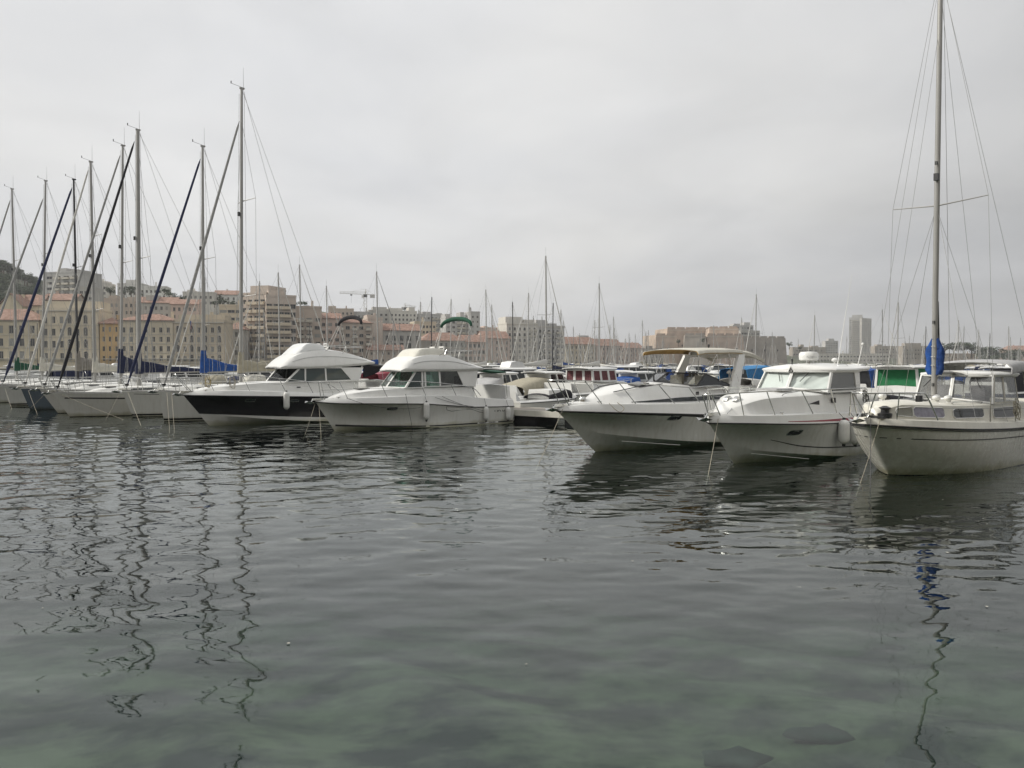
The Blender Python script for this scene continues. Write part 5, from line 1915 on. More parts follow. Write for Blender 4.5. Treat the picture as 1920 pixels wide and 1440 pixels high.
sb, Hb = sailboat((-31.83, 50.23), 44, 'yacht with blue grey hull and pale furled headsail', dict(x0=.45, x1=11.5, B=3.4, zb=1.40, zs=1.1, rake=.5, mx=4.84, mh=16.6, ft=16.1, mr=.14, furl_m=M_sail, fr=.075, cover_m=M_ivory, spr=[.70, .4], rakex=-.1, ch=.7, hull_m=hm('hull_paint_yacht_b', (0.085, 0.11, 0.135)), stripe=None, hood_m=None))
sa, Ha = sailboat((-36.25, 55.52), 44, 'yacht with black mast and navy furled headsail', dict(x0=.1, x1=11.6, B=3.5, zb=1.42, zs=1.15, rake=.7, mx=5.15, mh=16.7, ft=16.1, mr=.12, mast_m=M_alu_dark, furl_m=M_dark_blue_sail, fr=.10, cover_m=M_taupe, spr=[.61], rakex=-.1, ch=1.1, bl=3.8, hull_m=hm('hull_paint_yacht_a', (0.62, 0.62, 0.58), M_antifoul), stripe=(.10, .06, M_black), hood_m=None))
sg_, Hg = sailboat((-41.2, 59.6), 44, 'yacht with leaning pale mast, second mast from the left edge', dict(mx=5.0, mh=17.6, ft=16.2, mr=.13, furl_m=M_sail_grey, fr=.085, cover_m=M_ivory, spr=[.67], rakex=.45, hull_m=hm('hull_paint_yacht_g', SAILW), hood_m=None))
sh, Hh = sailboat((-45.6, 63.4), 44, 'leftmost masted yacht with dark green sail cover', dict(mx=5.0, mh=17.7, ft=16.8, mr=.13, furl_m=M_sail_grey, fr=.08, cover_m=M_green, spr=[.66], rakex=-.15, hull_m=hm('hull_paint_yacht_h', SAILW, M_antifoul), hood_m=None))

for bt, p, px, py, lb in ((sf, (1.1, -.3, 1.5), 318, 806, 'mooring rope falling to the left of the black hulled cruiser'),
                          (sf, (1.3, -.4, 1.5), 327, 806, 'second mooring rope beside the tallest yacht bow'),
                          (se, (.7, -.2, 1.4), 264, 797, 'mooring rope under the blue edged headsail'),
                          (sd, (3.2, -1.3, 1.25), 199, 785, 'mooring rope crossing the black striped white hull'),
                          (sd, (.5, -.2, 1.3), 233, 787, 'long mooring rope slanting past the white yacht bows'),
                          (sb, (.8, -.3, 1.3), 70, 776, 'mooring rope by the blue grey yacht'),
                          (sc, (.3, -.2, 1.3), 53, 768, 'mooring rope ahead of the blue grey hull'),
                          (sa, (.4, -.2, 1.3), 22, 766, 'leftmost mooring rope by the white yacht')):
    line_to_water(bt, p, px, py, lb, .008, .03)


# ------------------------------------------------------------------ pontoon behind the front row
def bar_between(a, b, w, z0, z1):
    a = Vector((a[0], a[1], 0))
    b = Vector((b[0], b[1], 0))
    n = (b - a).cross(Vector((0, 0, 1))).normalized() * (w / 2)
    return [(a - n), (b - n), (b + n), (a + n)], z0, z1


def long_bar(g, a, b, w, z0, z1, m=0, off=0.0):
    a = Vector((a[0], a[1], 0))
    b = Vector((b[0], b[1], 0))
    n = (b - a).cross(Vector((0, 0, 1))).normalized()
    a = a + n * off
    b = b + n * off
    n = n * (w / 2)
    P_ = [a - n, a + n, b + n, b - n]
    g.prism([(p.x, p.y, z0) for p in P_][::-1], (0, 0, z1 - z0), m)
    return g


M_plank = mat('pontoon_planks', (0.34, 0.31, 0.27), .85, var=.15, scale=9)
M_float = mat('pontoon_float', (0.03, 0.03, 0.032), .8)
pA, pB = Vector((15.5, 29.6, 0)), Vector((-52.0, 84.0, 0))
pon = thing('pontoon', 'floating pontoon with pale edge behind the moored boats', 'pontoon', (0, 0, 0))
long_bar(G(), pA, pB, 2.2, .50, .60).build('deck_frame', M_plank, pon)
long_bar(G(), pA, pB, .10, .34, .64, off=1.16).build('fascia', M_cream, pon)
long_bar(G(), pA, pB, .10, .34, .64, off=-1.16).build('fascia', M_cream, pon)
u_ = (pB - pA).normalized()
pl_n = u_.cross(Vector((0, 0, 1)))
plank = G().box(-.09, .09, -1.09, 1.09, 0, .035).mesh('plank', M_plank)
for k in range(90):
    c = pA + u_ * (8 + k * .2)
    o_ = obj('plank', plank, pon, (c.x, c.y, .602))
    o_.rotation_euler = (0, 0, math.atan2(u_.y, u_.x))
for k in range(20):
    c = pA + u_ * (2 + k * 4.2)
    f_ = G().box(-1.2, 1.2, -.95, .95, -.4, .49).build('float', M_float, pon)
    f_.location = (c.x, c.y, 0)
    f_.rotation_euler = (0, 0, math.atan2(u_.y, u_.x))


# ------------------------------------------------------------------ boats of the second rows
def motorboat(loc, rz, label, P, name='motorboat', group=None, cat='motorboat'):
    t = thing(name, label, cat, loc, rz, group)
    L, B = P.get('L', 7.5), P.get('B', 2.7)
    zb, zs = P.get('zb', 1.15), P.get('zs', .85)
    H = Hull(0, L, B, zb, zs, P.get('rake', .9), zc0=.4, zc1=-.06, sm=.5, pw=2.3, flare=.1, rc0=.35, n=14, nt=4)
    H.build(P['hull_m'], t)
    cf, ca_ = P.get('cf', L * .36), P.get('ca', L * .68)
    ze = lambda x: H.sz(x) + .12
    yt = ci([0, L * .08, L * .2, L * .36, L], [.01, .12, B * .26, B * .36, B * .36])
    zt = ci([0, L * .08, L * .2, L * .36, L], [zb + .13, zb + .2, zb + .42, zb + .52, zb + .5])
    deck_loft(H, lin(0, cf, 8) + lin(cf + .2, ca_, 4), ze, yt, zt, lambda x: zt(x) + .05 * min(1, yt(x)), parent=t, m=M_gel, gap=.22)
    c = deck_loft(H, [ca_, ca_ + .02] + lin(ca_ + .3, L, 4), ze, lambda x: H.sy(x) - .2, zt, zt, well=(ca_ - .1, L - .3, .42), parent=t, m=M_gel)
    c.name = 'cockpit'
    rail(H.sheer_path(.01, 0, -1), .02, t, 'rub_rail', M_black, 5)
    rail(H.sheer_path(.01, 0, 1), .02, t, 'rub_rail', M_black, 5)
    ch = P.get('ch', .75)
    z0 = zt(cf) - .02
    w0, w1 = B * .36, B * .33
    xt = cf + ch * P.get('lean', .55)
    z1 = z0 + ch
    kind = P.get('kind', 'cabin')
    if kind in ('cabin', 'cover'):
        pm = P.get('pane_m', M_tinted)
        fm = P.get('frame_m', M_gel)
        glazed([(cf, w0, z0), (cf - .12, 0, z0), (xt - .1, 0, z1), (xt, w1, z1)][::1], t, fm, pm, .05, name='windscreen')
        glazed([(cf - .12, 0, z0), (cf, -w0, z0), (xt, -w1, z1), (xt - .1, 0, z1)], t, fm, pm, .05, name='windscreen')
        ns = P.get('ns', 2)
        for sg in (-1, 1):
            for k in range(ns):
                xa, xb = cf + (ca_ - cf) * k / ns, cf + (ca_ - cf) * (k + 1) / ns
                xat, xbt = xt + (ca_ - xt) * k / ns, xt + (ca_ - xt) * (k + 1) / ns
                q = [(xa, sg * w0, z0), (xb, sg * w0, z0), (xbt, sg * w1, z1), (xat, sg * w1, z1)]
                glazed(q if sg < 0 else [q[1], q[0], q[3], q[2]], t, fm, P.get('side_m', pm), P.get('fw', .07), name='side_window')
        q = [(ca_, -w0, .6), (ca_, w0, .6), (ca_, w1, z1), (ca_, -w1, z1)]
        if P.get('back_m'):
            bn = P.get('back_n', 1)
            G().box(ca_ - .03, ca_, -w0, w0, .5, z0 - P.get('back_dz', .3)).build('aft_bulkhead', M_gel, t)
            for k in range(bn):
                ya, yb_ = -w0 + 2 * w0 * k / bn, -w0 + 2 * w0 * (k + 1) / bn
                q_ = w1 / w0
                glazed([(ca_, ya, z0 - P.get('back_dz', .3)), (ca_, yb_, z0 - P.get('back_dz', .3)), (ca_, yb_ * q_, z1), (ca_, ya * q_, z1)], t, fm, P['back_m'], .09, name='back_window')
        else:
            G().add(q, [(0, 1, 2, 3)]).build('aft_bulkhead', M_gel, t)
        st = []
        for x in lin(xt - .2, ca_ + P.get('over', .5), 8):
            st.append((x, [(w1 + .03, z1), (w1 + .06, z1 + .03), (w1, z1 + .07), (w1 * .5, z1 + .11), (0, z1 + .12)]))
        shell(st, .04, P.get('roof_m', M_gel), t, 'cabin_roof')
    if P.get('canvas_m'):
        st = []
        xa, xb = P.get('cx', (ca_, L - .2))
        zc0_, zc1_ = P.get('cz', (z1, zs + .3))
        wv = P.get('cw', B * .42)
        for k in range(8):
            u = k / 7
            x = xa + (xb - xa) * u
            z = zc0_ + (zc1_ - zc0_) * u**P.get('cp', 1.6) + .02 * math.sin(9 * u)
            st.append((x, [(wv, min(z - .05, zs + .15)), (wv, (z + zs + .15) / 2), (wv * .86, z - .05), (wv * .5, z + .02), (0, z + .05)]))
        shell(st, .015, P['canvas_m'], t, 'canvas_cover', 60)
    if P.get('ob', False):
        outboard(t, (L + .02, 0, zs + .05), P.get('obs', 1.0))
    if P.get('gr', True):
        for sg in (-1, 1):
            pts = [(x, sg * max(.08, H.sy(max(0, x)) - .1), zb + .62 - .03 * x) for x in (-.05, .5, 1.3, 2.3, cf + .3)] + [(cf + .9, sg * (H.sy(cf + .9) - .1), ze(cf + .9))]
            rail(spline(pts, 3), .014, t, 'guard_rail', None, 5)
            for x in (.5, 1.5, 2.5):
                G().tube([(x, sg * max(.08, H.sy(x) - .1), zb + .62 - .03 * x), (x + .1, sg * max(.08, H.sy(x + .1) - .1), ze(x))], .012, 5).build('stanchion', M_steel, t, True)
    return t, H


def mb_at(px, Y, rz, label, P, **k):
    p = at(px, 700, Y)
    d = P.get('L', 7.5) * .55
    return motorboat((p.x - d * math.cos(R(rz)), p.y - d * math.sin(R(rz)), 0), R(rz), label, P, **k)


HW = hull_mat('hull_paint_small_white', [(.02, 0, M_antifoul), (9, 0, (0.66, 0.66, 0.62))], streak=.2)
HN = hull_mat('hull_paint_small_navy', [(.05, 0, (0.1, 0.02, 0.02)), (.10, 0, (.6, .6, .57)), (9, 0, (0.014, 0.02, 0.055))], streak=.1)
HB = hull_mat('hull_paint_small_blue', [(.05, 0, M_antifoul), (9, 0, (0.03, 0.10, 0.24))], streak=.1)
# stern-to on the far side of the pontoon: bows point away from it, boat rotated by 180 degrees
mb_at(1112, 51, 228, 'white cabin boat with red curtains in its windows', dict(back_n=3, back_dz=.15, L=8.2, B=3.1, zb=1.35, zs=1.1, hull_m=HW, cf=3.4, ca=6.0, ch=.8, lean=.15, ns=3, side_m=M_curtain, pane_m=M_curtain, back_m=M_curtain, fw=.10, over=.4))
mb_at(1010, 50.5, 232, 'white boat with beige canvas tent cover beside the navy covered one', dict(L=7.8, B=2.8, zb=1.2, zs=.95, hull_m=HW, cf=2.6, ca=4.4, ch=.7, canvas_m=M_khaki, cx=(4.4, 7.3), cz=(2.1, 1.6), ob=False))
mb_at(962, 56, 228, 'white boat with navy blue canvas tent under a white roof', dict(L=8.0, B=3.0, zb=1.3, zs=1.05, hull_m=HW, cf=2.8, ca=5.6, ch=.8, over=1.0, canvas_m=M_navy, cx=(5.4, 7.8), cz=(2.55, 2.3), cp=1.0))
mb_at(1012, 45.2, 225, 'small white stern-on boat with black outboard and dark deck cover', dict(L=6.0, B=2.4, zb=1.0, zs=.85, hull_m=HW, cf=2.0, ca=3.4, ch=.45, kind='open', canvas_m=M_black_canvas, cx=(1.6, 3.6), cz=(1.5, 1.2), ob=True, gr=False))
mb_at(930, 52, 235, 'low white motorboat with grey hood right behind the green canvas cruiser', dict(L=7.0, B=2.7, zb=1.15, zs=.9, hull_m=HW, cf=2.4, ca=4.4, ch=.7, canvas_m=M_greycan, cx=(4.4, 6.6), cz=(2.1, 1.2), ob=True))
mb_at(1185, 62, 220, 'white motorboat with blue tarpaulin behind the red curtained boat', dict(L=7.5, B=2.8, zb=1.2, zs=.95, hull_m=HW, cf=2.4, ca=4.6, ch=.6, canvas_m=M_blue, cx=(4.4, 7.0), cz=(2.0, 1.4)))
mb_at(1690, 40, 222, 'white motorboat with bright green windscreen cover', dict(L=8.0, B=3.0, zb=1.35, zs=1.05, hull_m=HW, cf=2.6, ca=5.0, ch=.95, lean=.35, pane_m=M_green2, side_m=M_green2, back_m=M_green2, fw=.03, roof_m=M_gel, over=.5))
mb_at(1672, 33.5, 222, 'small boat under a dark grey cover just right of the red striped boat', dict(L=5.6, B=2.3, zb=1.1, zs=.95, hull_m=HW, kind='open', cf=1.6, ca=3.0, canvas_m=M_black_canvas, cx=(.6, 5.3), cz=(1.5, 1.75), cp=1.0, ob=True, gr=False))
mb_at(1640, 52, 222, 'white boat with curved blue bimini behind the green covered boat', dict(L=7.6, B=2.9, zb=1.25, zs=1.0, hull_m=HW, cf=2.6, ca=4.8, ch=.7, canvas_m=M_blue, cx=(4.2, 7.4), cz=(2.75, 2.6), cp=1.0))
mb_at(1425, 44, 222, 'white hulled boat under a white cover seen past the arch', dict(L=6.5, B=2.6, zb=1.25, zs=1.1, hull_m=HW, kind='open', cf=2.0, ca=3.6, canvas_m=M_sail, cx=(.5, 6.0), cz=(1.9, 2.2), cp=1.0, gr=False))
mb_at(1412, 62, 226, 'boat with light blue awning seen past the radar arch', dict(L=8.0, B=3.0, zb=1.3, zs=1.1, hull_m=HW, cf=2.4, ca=4.4, ch=.8, canvas_m=M_blue2, cx=(3.6, 7.6), cz=(2.85, 2.6), cp=1.0))
mb_at(1375, 50, 222, 'low boat with blue cover left of the radar arch', dict(L=7.0, B=2.6, zb=1.1, zs=.9, hull_m=HW, kind='open', cf=2.0, ca=3.6, canvas_m=M_blue2, cx=(.8, 6.6), cz=(1.5, 2.0), cp=1.0, gr=False))
mb_at(1905, 52, 215, 'black topped motorboat at the far right edge', dict(L=8.5, B=3.1, zb=1.35, zs=1.1, hull_m=HN, cf=2.8, ca=5.4, ch=.75, roof_m=M_fitting, canvas_m=M_black_canvas, cx=(5.0, 8.2), cz=(2.6, 2.4), cp=1.0))
mb_at(1870, 70, 215, 'white motorboat with blue tarpaulin at the right, behind the motor sailer', dict(L=8.0, B=3.0, zb=1.3, zs=1.05, hull_m=HW, cf=2.6, ca=4.8, ch=.8, canvas_m=M_blue, cx=(4.6, 7.6), cz=(2.2, 1.6)))
mb_at(735, 66, 232, 'white motorboat with crimson cover between the two flybridge cruisers', dict(L=7.5, B=2.8, zb=1.3, zs=1.05, hull_m=HW, cf=2.4, ca=4.6, ch=.8, canvas_m=M_red, cx=(2.0, 6.6), cz=(2.5, 2.2), cp=1.0))
mb_at(470, 62, 225, 'low white motorboat behind the khaki covered yacht', dict(L=7.5, B=2.8, zb=1.2, zs=.95, hull_m=HW, cf=2.6, ca=4.8, ch=.7, canvas_m=M_navy, cx=(4.6, 7.2), cz=(2.1, 1.3)))
mb_at(560, 60, 225, 'white motorboat with black canvas hood behind the black hulled cruiser bow', dict(L=8, B=2.9, zb=1.3, zs=1.0, hull_m=HW, cf=2.8, ca=5.0, ch=.7, canvas_m=M_black_canvas, cx=(4.6, 7.6), cz=(2.4, 2.0)))
mb_at(330, 66, 225, 'white cabin boat behind the blue covered yacht', dict(L=8.5, B=3.0, zb=1.3, zs=1.05, hull_m=HW, cf=2.8, ca=5.6, ch=.8))
mb_at(170, 76, 225, 'white motorboat with blue trim behind the navy covered yachts', dict(L=8.5, B=3.0, zb=1.3, zs=1.05, hull_m=HW, cf=2.8, ca=5.6, ch=.8, canvas_m=M_navy, cx=(5.0, 8.2), cz=(2.6, 2.4), cp=1.0))


# ------------------------------------------------------------------ far shore
QP = [-700, -400, 0, 200, 450, 700, 900, 1060, 1240, 1450, 1700, 1920, 2700]
QY = [215, 232, 250, 262, 285, 330, 395, 480, 620, 690, 780, 820, 900]
EP = [-700, -300, -60, 0, 20, 45, 90, 200, 330, 430, 520, 620, 700, 800, 900, 1000, 1060, 1150, 1300, 2700]
EY = [455, 470, 500, 503, 512, 526, 545, 553, 557, 563, 573, 586, 597, 603, 613, 621, 640, 655, 666, 668]


def quay_y(px):
    return float(np.interp(px, QP, QY))


def land_z(px, Y):
    e_ = (682 - float(np.interp(px, EP, EY))) / FPX
    q_ = quay_y(px)
    u = min(1, max(0, (Y - q_ - 45) / 280))
    u = u * u * (3 - 2 * u)
    k = 1.0 if Y < q_ + 420 else max(.25, 1 - (Y - q_ - 420) / 900)
    return 1.3 + e_ * min(Y, q_ + 420) * u * k


M_land = mat('scrub_hillside', (0.085, 0.095, 0.055), 1.0, var=.3, scale=.03, bump=.5, bscale=.2)
g = G()
pxs = lin(-700, 2700, 115)
ds = [0, .01, 12, 30, 60, 95, 130, 170, 210, 260, 310, 360, 420, 520, 700, 1000, 1600, 3000, 5000]
secs = []
for px in pxs:
    row = []
    for k, d in enumerate(ds):
        Y_ = quay_y(px) + d
        z_ = -3 if k == 0 else land_z(px, Y_) + (2.2 * math.sin(px * .05 + d * .03) if 130 < d < 900 else 0)
        row.append(((px - 960) / FPX * Y_, Y_, z_))
    secs.append(row)
g.loft(secs, flip=True)
tag(g.build('hillside', M_land, None, True, 50), 'far quay and the hillside rising behind the harbour houses', 'hill', kind='structure')

M_win = mat('window_dark', (0.030, 0.032, 0.034), .12, var=.25, scale=.4)
M_frame = mat('window_frame', (0.42, 0.39, 0.34), .7, var=.1)
M_trim = mat('stone_trim', (0.56, 0.52, 0.44), .85, var=.08)
M_shut = mat('shutter_grey', (0.30, 0.30, 0.28), .8, var=.1)


def stucco(name, col, var=.10, streak=.25):
    return mat('stucco_' + name, col, .95, var=var, scale=.12, streak=streak, spec=.2)


def roof_mat():
    m, nt, p = new_mat('terracotta_tiles')
    L = nt.links.new
    tc = nt.nodes.new('ShaderNodeTexCoord')
    nz = nt.nodes.new('ShaderNodeTexNoise')
    nz.inputs['Scale'].default_value = .7
    nz.inputs['Detail'].default_value = 8
    nz.inputs['Roughness'].default_value = .7
    L(tc.outputs['Object'], nz.inputs['Vector'])
    rp = nt.nodes.new('ShaderNodeValToRGB')
    rp.color_ramp.elements[0].position = .32
    rp.color_ramp.elements[0].color = (0.22, 0.125, 0.09, 1)
    rp.color_ramp.elements[1].position = .68
    rp.color_ramp.elements[1].color = (0.45, 0.30, 0.24, 1)
    L(nz.outputs['Fac'], rp.inputs[0])
    L(rp.outputs[0], p.inputs['Base Color'])
    p.inputs['Roughness'].default_value = .95
    wv = nt.nodes.new('ShaderNodeTexWave')
    wv.inputs['Scale'].default_value = 3.0
    L(tc.outputs['Object'], wv.inputs['Vector'])
    bp = nt.nodes.new('ShaderNodeBump')
    bp.inputs['Strength'].default_value = .5
    bp.inputs['Distance'].default_value = .1
    L(wv.outputs['Fac'], bp.inputs['Height'])
    L(bp.outputs[0], p.inputs['Normal'])
    return m


M_roof = roof_mat()
M_flat = mat('flat_roof_gravel', (0.36, 0.34, 0.31), 1, var=.12, scale=.5)
S = dict(
    yellow=stucco('yellow', (0.66, 0.58, 0.43)), cream=stucco('cream', (0.68, 0.60, 0.46)), ochre=stucco('ochre', (0.58, 0.42, 0.23)),
    sand=stucco('sand', (0.60, 0.52, 0.40)), beige=stucco('beige', (0.58, 0.50, 0.43)), pink=stucco('pink', (0.58, 0.45, 0.38)),
    grey=stucco('grey', (0.50, 0.48, 0.44)), pale=stucco('pale', (0.66, 0.63, 0.57)), brown=stucco('brown', (0.52, 0.44, 0.37)),
    salmon=stucco('salmon', (0.62, 0.49, 0.42)), conc=stucco('concrete', (0.50, 0.49, 0.47)), stone=stucco('fort_stone', (0.52, 0.42, 0.34), .16),
    stone2=stucco('fort_stone_grey', (0.40, 0.36, 0.31), .16), white=stucco('white', (0.72, 0.71, 0.67)))


def facade(W, Ht, D, xi, zi, g, depth=.28):
    """front wall at y=0 with openings xi x zi (real holes with reveals) plus sides, back and top"""
    xc = [0.0]
    for a, b in xi:
        xc += [a, b]
    xc.append(W)
    zc_ = [0.0]
    for a, b in zi:
        zc_ += [a, b]
    zc_.append(Ht)
    for i in range(len(xc) - 1):
        for j in range(len(zc_) - 1):
            x0, x1, z0, z1 = xc[i], xc[i + 1], zc_[j], zc_[j + 1]
            if i % 2 == 1 and j % 2 == 1:
                d = depth
                g.add([(x0, 0, z0), (x1, 0, z0), (x1, 0, z1), (x0, 0, z1), (x0, d, z0), (x1, d, z0), (x1, d, z1), (x0, d, z1)],
                      [(0, 4, 5, 1), (1, 5, 6, 2), (2, 6, 7, 3), (3, 7, 4, 0), (4, 7, 6, 5)][:4])
            else:
                g.add([(x0, 0, z0), (x1, 0, z0), (x1, 0, z1), (x0, 0, z1)], [(0, 1, 2, 3)])
    g.add([(0, 0, 0), (W, 0, 0), (W, D, 0), (0, D, 0), (0, 0, Ht), (W, 0, Ht), (W, D, Ht), (0, D, Ht)], [(1, 2, 6, 5), (2, 3, 7, 6), (3, 0, 4, 7), (4, 5, 6, 7)])


WCACHE = {}
WR = random.Random(31)


def window_mesh(w, h, style):
    key = (round(w, 2), round(h, 2), style)
    if key in WCACHE:
        return WCACHE[key]
    g = G()
    g.add([(0, .2, 0), (w, .2, 0), (w, .2, h), (0, .2, h)], [(0, 1, 2, 3)], 1)
    t = min(.09, w * .1)
    g.box(0, t, .12, .2, 0, h)
    g.box(w - t, w, .12, .2, 0, h)
    g.box(t, w - t, .12, .2, 0, t)
    g.box(t, w - t, .12, .2, h - t, h)
    g.box(w / 2 - t / 2, w / 2 + t / 2, .13, .2, t, h - t)
    if style == 'arch':
        n = 8
        c = [(w / 2 + w / 2 * math.cos(math.pi * k / n), -.02, h + w / 2 * math.sin(math.pi * k / n)) for k in range(n + 1)]
        g.prism(c, (0, .019, 0), 1)
        g.tube([(x, -.04, z) for x, _, z in c], .10, 5)
        g.box(-.14, 0, -.06, -.003, 0, h)
        g.box(w, w + .14, -.06, -.003, 0, h)
    if style == 'closed':
        g.box(t, w / 2 - .02, .06, .11, t, h - t, 2)
        g.box(w / 2 + .02, w - t, .06, .11, t, h - t, 2)
    if style == 'curtain':
        g.add([(t, .17, h * .05), (w * .38, .17, h * .05), (w * .30, .17, h - t), (t, .17, h - t)], [(0, 1, 2, 3)], 0)
    if style == 'shutter':
        g.box(-w * .48, -.03, -.06, -.004, 0, h, 2)
        g.box(w + .03, w * 1.48, -.06, -.004, 0, h, 2)
    if style in ('sill', 'shutter', 'arch'):
        g.box(-.12, w + .12, -.14, -.003, -.12, -.02)
    me = g.mesh('window', [M_frame, M_win, M_shut])
    WCACHE[key] = me
    return me


def building(label, px0, px1, ytop, Y0, wall, yaw=12, roof='hip', rows=4, cols=4, fh=3.2, ww=1.1, wh=1.9, top=1.0, D=13, rh=2.6, style='sill', zbase=None, name='building', arch_cols=(), ledge=True, balc=False, pent=None, chim=1, margin=None, group=None, yp=None, grnd=True):
    c, s = math.cos(R(yaw)), math.sin(R(yaw))
    a0, a1 = (px0 - 960) / FPX, (px1 - 960) / FPX
    X0 = a0 * Y0
    W = (a1 * Y0 - X0) / (c - a1 * s)
    zt_ = zat(ytop, Y0)
    zb_ = zbase if zbase is not None else min(land_z(px0, Y0), land_z(px1, Y0)) - 1.5
    Ht = zt_ - zb_
    t = thing(name, label, 'building', (X0, Y0, zb_), R(yaw), group)
    mg = margin if margin is not None else (W - cols * ww) / (cols + 1) * .8
    gap = (W - 2 * mg - cols * ww) / max(1, cols - 1) if cols > 1 else 0
    xi = [(mg + k * (ww + gap), mg + k * (ww + gap) + ww) for k in range(cols)]
    zi = []
    for r in range(rows):
        z1 = Ht - top - r * fh
        z0 = z1 - wh
        if z0 < .4:
            break
        zi.append((z0, z1))
    zi = zi[::-1]
    g = G()
    facade(W, Ht, D, xi, zi, g)
    g.build('wall', wall, t)
    for (z0, z1) in zi:
        for k, (xa, xb) in enumerate(xi):
            if balc and k in balc:
                sty = 'plain'
            else:
                sty = 'arch' if k in arch_cols else style
            rv = WR.random()
            if sty in ('sill', 'shutter', 'plain') and rv < .16:
                sty = 'closed'
            elif sty in ('sill', 'plain') and rv < .34:
                sty = 'curtain'
            obj('window', window_mesh(ww, wh, sty), t, (xa, 0, z0))
    if ledge:
        for (z0, z1) in zi:
            if z0 - .45 > 0:
                G().box(-.05, W + .05, -.16, -.004, z0 - .62, z0 - .42).build('string_course', M_trim, t)
        G().box(-.2, W + .2, -.35, -.004, Ht - .45, Ht - .02).build('cornice', M_trim, t)
    if balc:
        bm = {}
        for (z0, z1) in zi:
            for k in balc:
                if k < len(xi):
                    xa, xb = xi[k]
                    w_ = round(xb - xa + .5, 2)
                    if w_ not in bm:
                        bm[w_] = G().box(-.25, w_ - .25, -1.3, -.004, -.32, -.14).box(-.25, w_ - .25, -1.3, -1.2, -.14, .82).box(-.25, -.17, -1.2, -.004, -.14, .82).box(w_ - .33, w_ - .25, -1.2, -.004, -.14, .82).mesh('balcony', M_trim if wall is not S['beige'] else S['sand'])
                    obj('balcony', bm[w_], t, (xa, 0, z0))
    ov = .55
    if roof == 'hip':
        i = min(W, D) * .46
        G().add([(-ov, -ov, Ht), (W + ov, -ov, Ht), (W + ov, D + ov, Ht), (-ov, D + ov, Ht), (i, D / 2, Ht + rh), (W - i, D / 2, Ht + rh), (-ov, -ov, Ht - .18), (W + ov, -ov, Ht - .18), (W + ov, D + ov, Ht - .18), (-ov, D + ov, Ht - .18)],
                [(0, 1, 5, 4), (1, 2, 5), (2, 3, 4, 5), (3, 0, 4), (6, 7, 1, 0), (7, 8, 2, 1), (8, 9, 3, 2), (9, 6, 0, 3), (9, 8, 7, 6)]).build('roof', M_roof, t)
    elif roof == 'gable':
        G().add([(-ov, -ov, Ht), (W + ov, -ov, Ht), (W + ov, D + ov, Ht), (-ov, D + ov, Ht), (-ov, D / 2, Ht + rh), (W + ov, D / 2, Ht + rh), (-ov, -ov, Ht - .2), (W + ov, -ov, Ht - .2)],
                [(0, 1, 5, 4), (2, 3, 4, 5), (6, 7, 1, 0)]).build('roof', M_roof, t)
        G().add([(0, 0, Ht - .01), (0, D, Ht - .01), (0, D / 2, Ht + rh - .12)], [(0, 2, 1)]).add([(W, 0, Ht - .01), (W, D, Ht - .01), (W, D / 2, Ht + rh - .12)], [(0, 1, 2)]).build('gable', wall, t)
    elif roof == 'gable_front':
        G().add([(-ov, -ov, Ht), (W / 2, -ov, Ht + rh), (W + ov, -ov, Ht), (-ov, D, Ht), (W / 2, D, Ht + rh), (W + ov, D, Ht), (-ov, -ov, Ht - .2), (W / 2, -ov, Ht + rh - .2), (W + ov, -ov, Ht - .2)],
                [(0, 1, 4, 3), (1, 2, 5, 4), (6, 7, 1, 0), (7, 8, 2, 1)]).build('roof', M_roof, t)
        G().add([(0, .0, Ht - .01), (W, .0, Ht - .01), (W / 2, .0, Ht + rh - .15)], [(0, 1, 2)]).build('gable', wall, t)
    else:
        G().box(-.12, W + .12, -.12, .18, Ht + .003, Ht + .8).box(-.12, .18, .18, D, Ht + .003, Ht + .8).box(W - .18, W + .12, .18, D, Ht + .003, Ht + .8).build('parapet', wall, t)
        G().box(.2, W - .2, .2, D - .1, Ht + .002, Ht + .06).build('roof', M_flat, t)
    if pent:
        for (u0, u1, h_, d0) in pent:
            G().box(W * u0, W * u1, d0, D - 1.5, Ht + .07, Ht + h_).build('penthouse', wall, t)
    rr = random.Random(label)
    for k in range(chim):
        cx_ = W * rr.uniform(.15, .85)
        G().box(cx_, cx_ + .9, D * .55, D * .55 + .6, Ht - .2, Ht + rh + rr.uniform(.1, 1.2)).build('chimney', wall, t)
    if roof == 'flat' or rr.random() < .5:
        cx_ = W * rr.uniform(.2, .8)
        G().tube([(cx_, D * .5, Ht + .3), (cx_, D * .5, Ht + (3.4 if roof == 'flat' else rh + 1.8))], .05, 5).box(cx_ - .5, cx_ + .5, D * .5 - .02, D * .5 + .02, Ht + (2.9 if roof == 'flat' else rh + 1.3), Ht + (3.0 if roof == 'flat' else rh + 1.4)).build('aerial', M_fitting, t)
    if grnd and Ht > 10:
        G().box(.6, W - .6, -.9, -.3, 3.3, 3.55).build('awning', M_ivory, t)
    return t, W, Ht


B_ = building
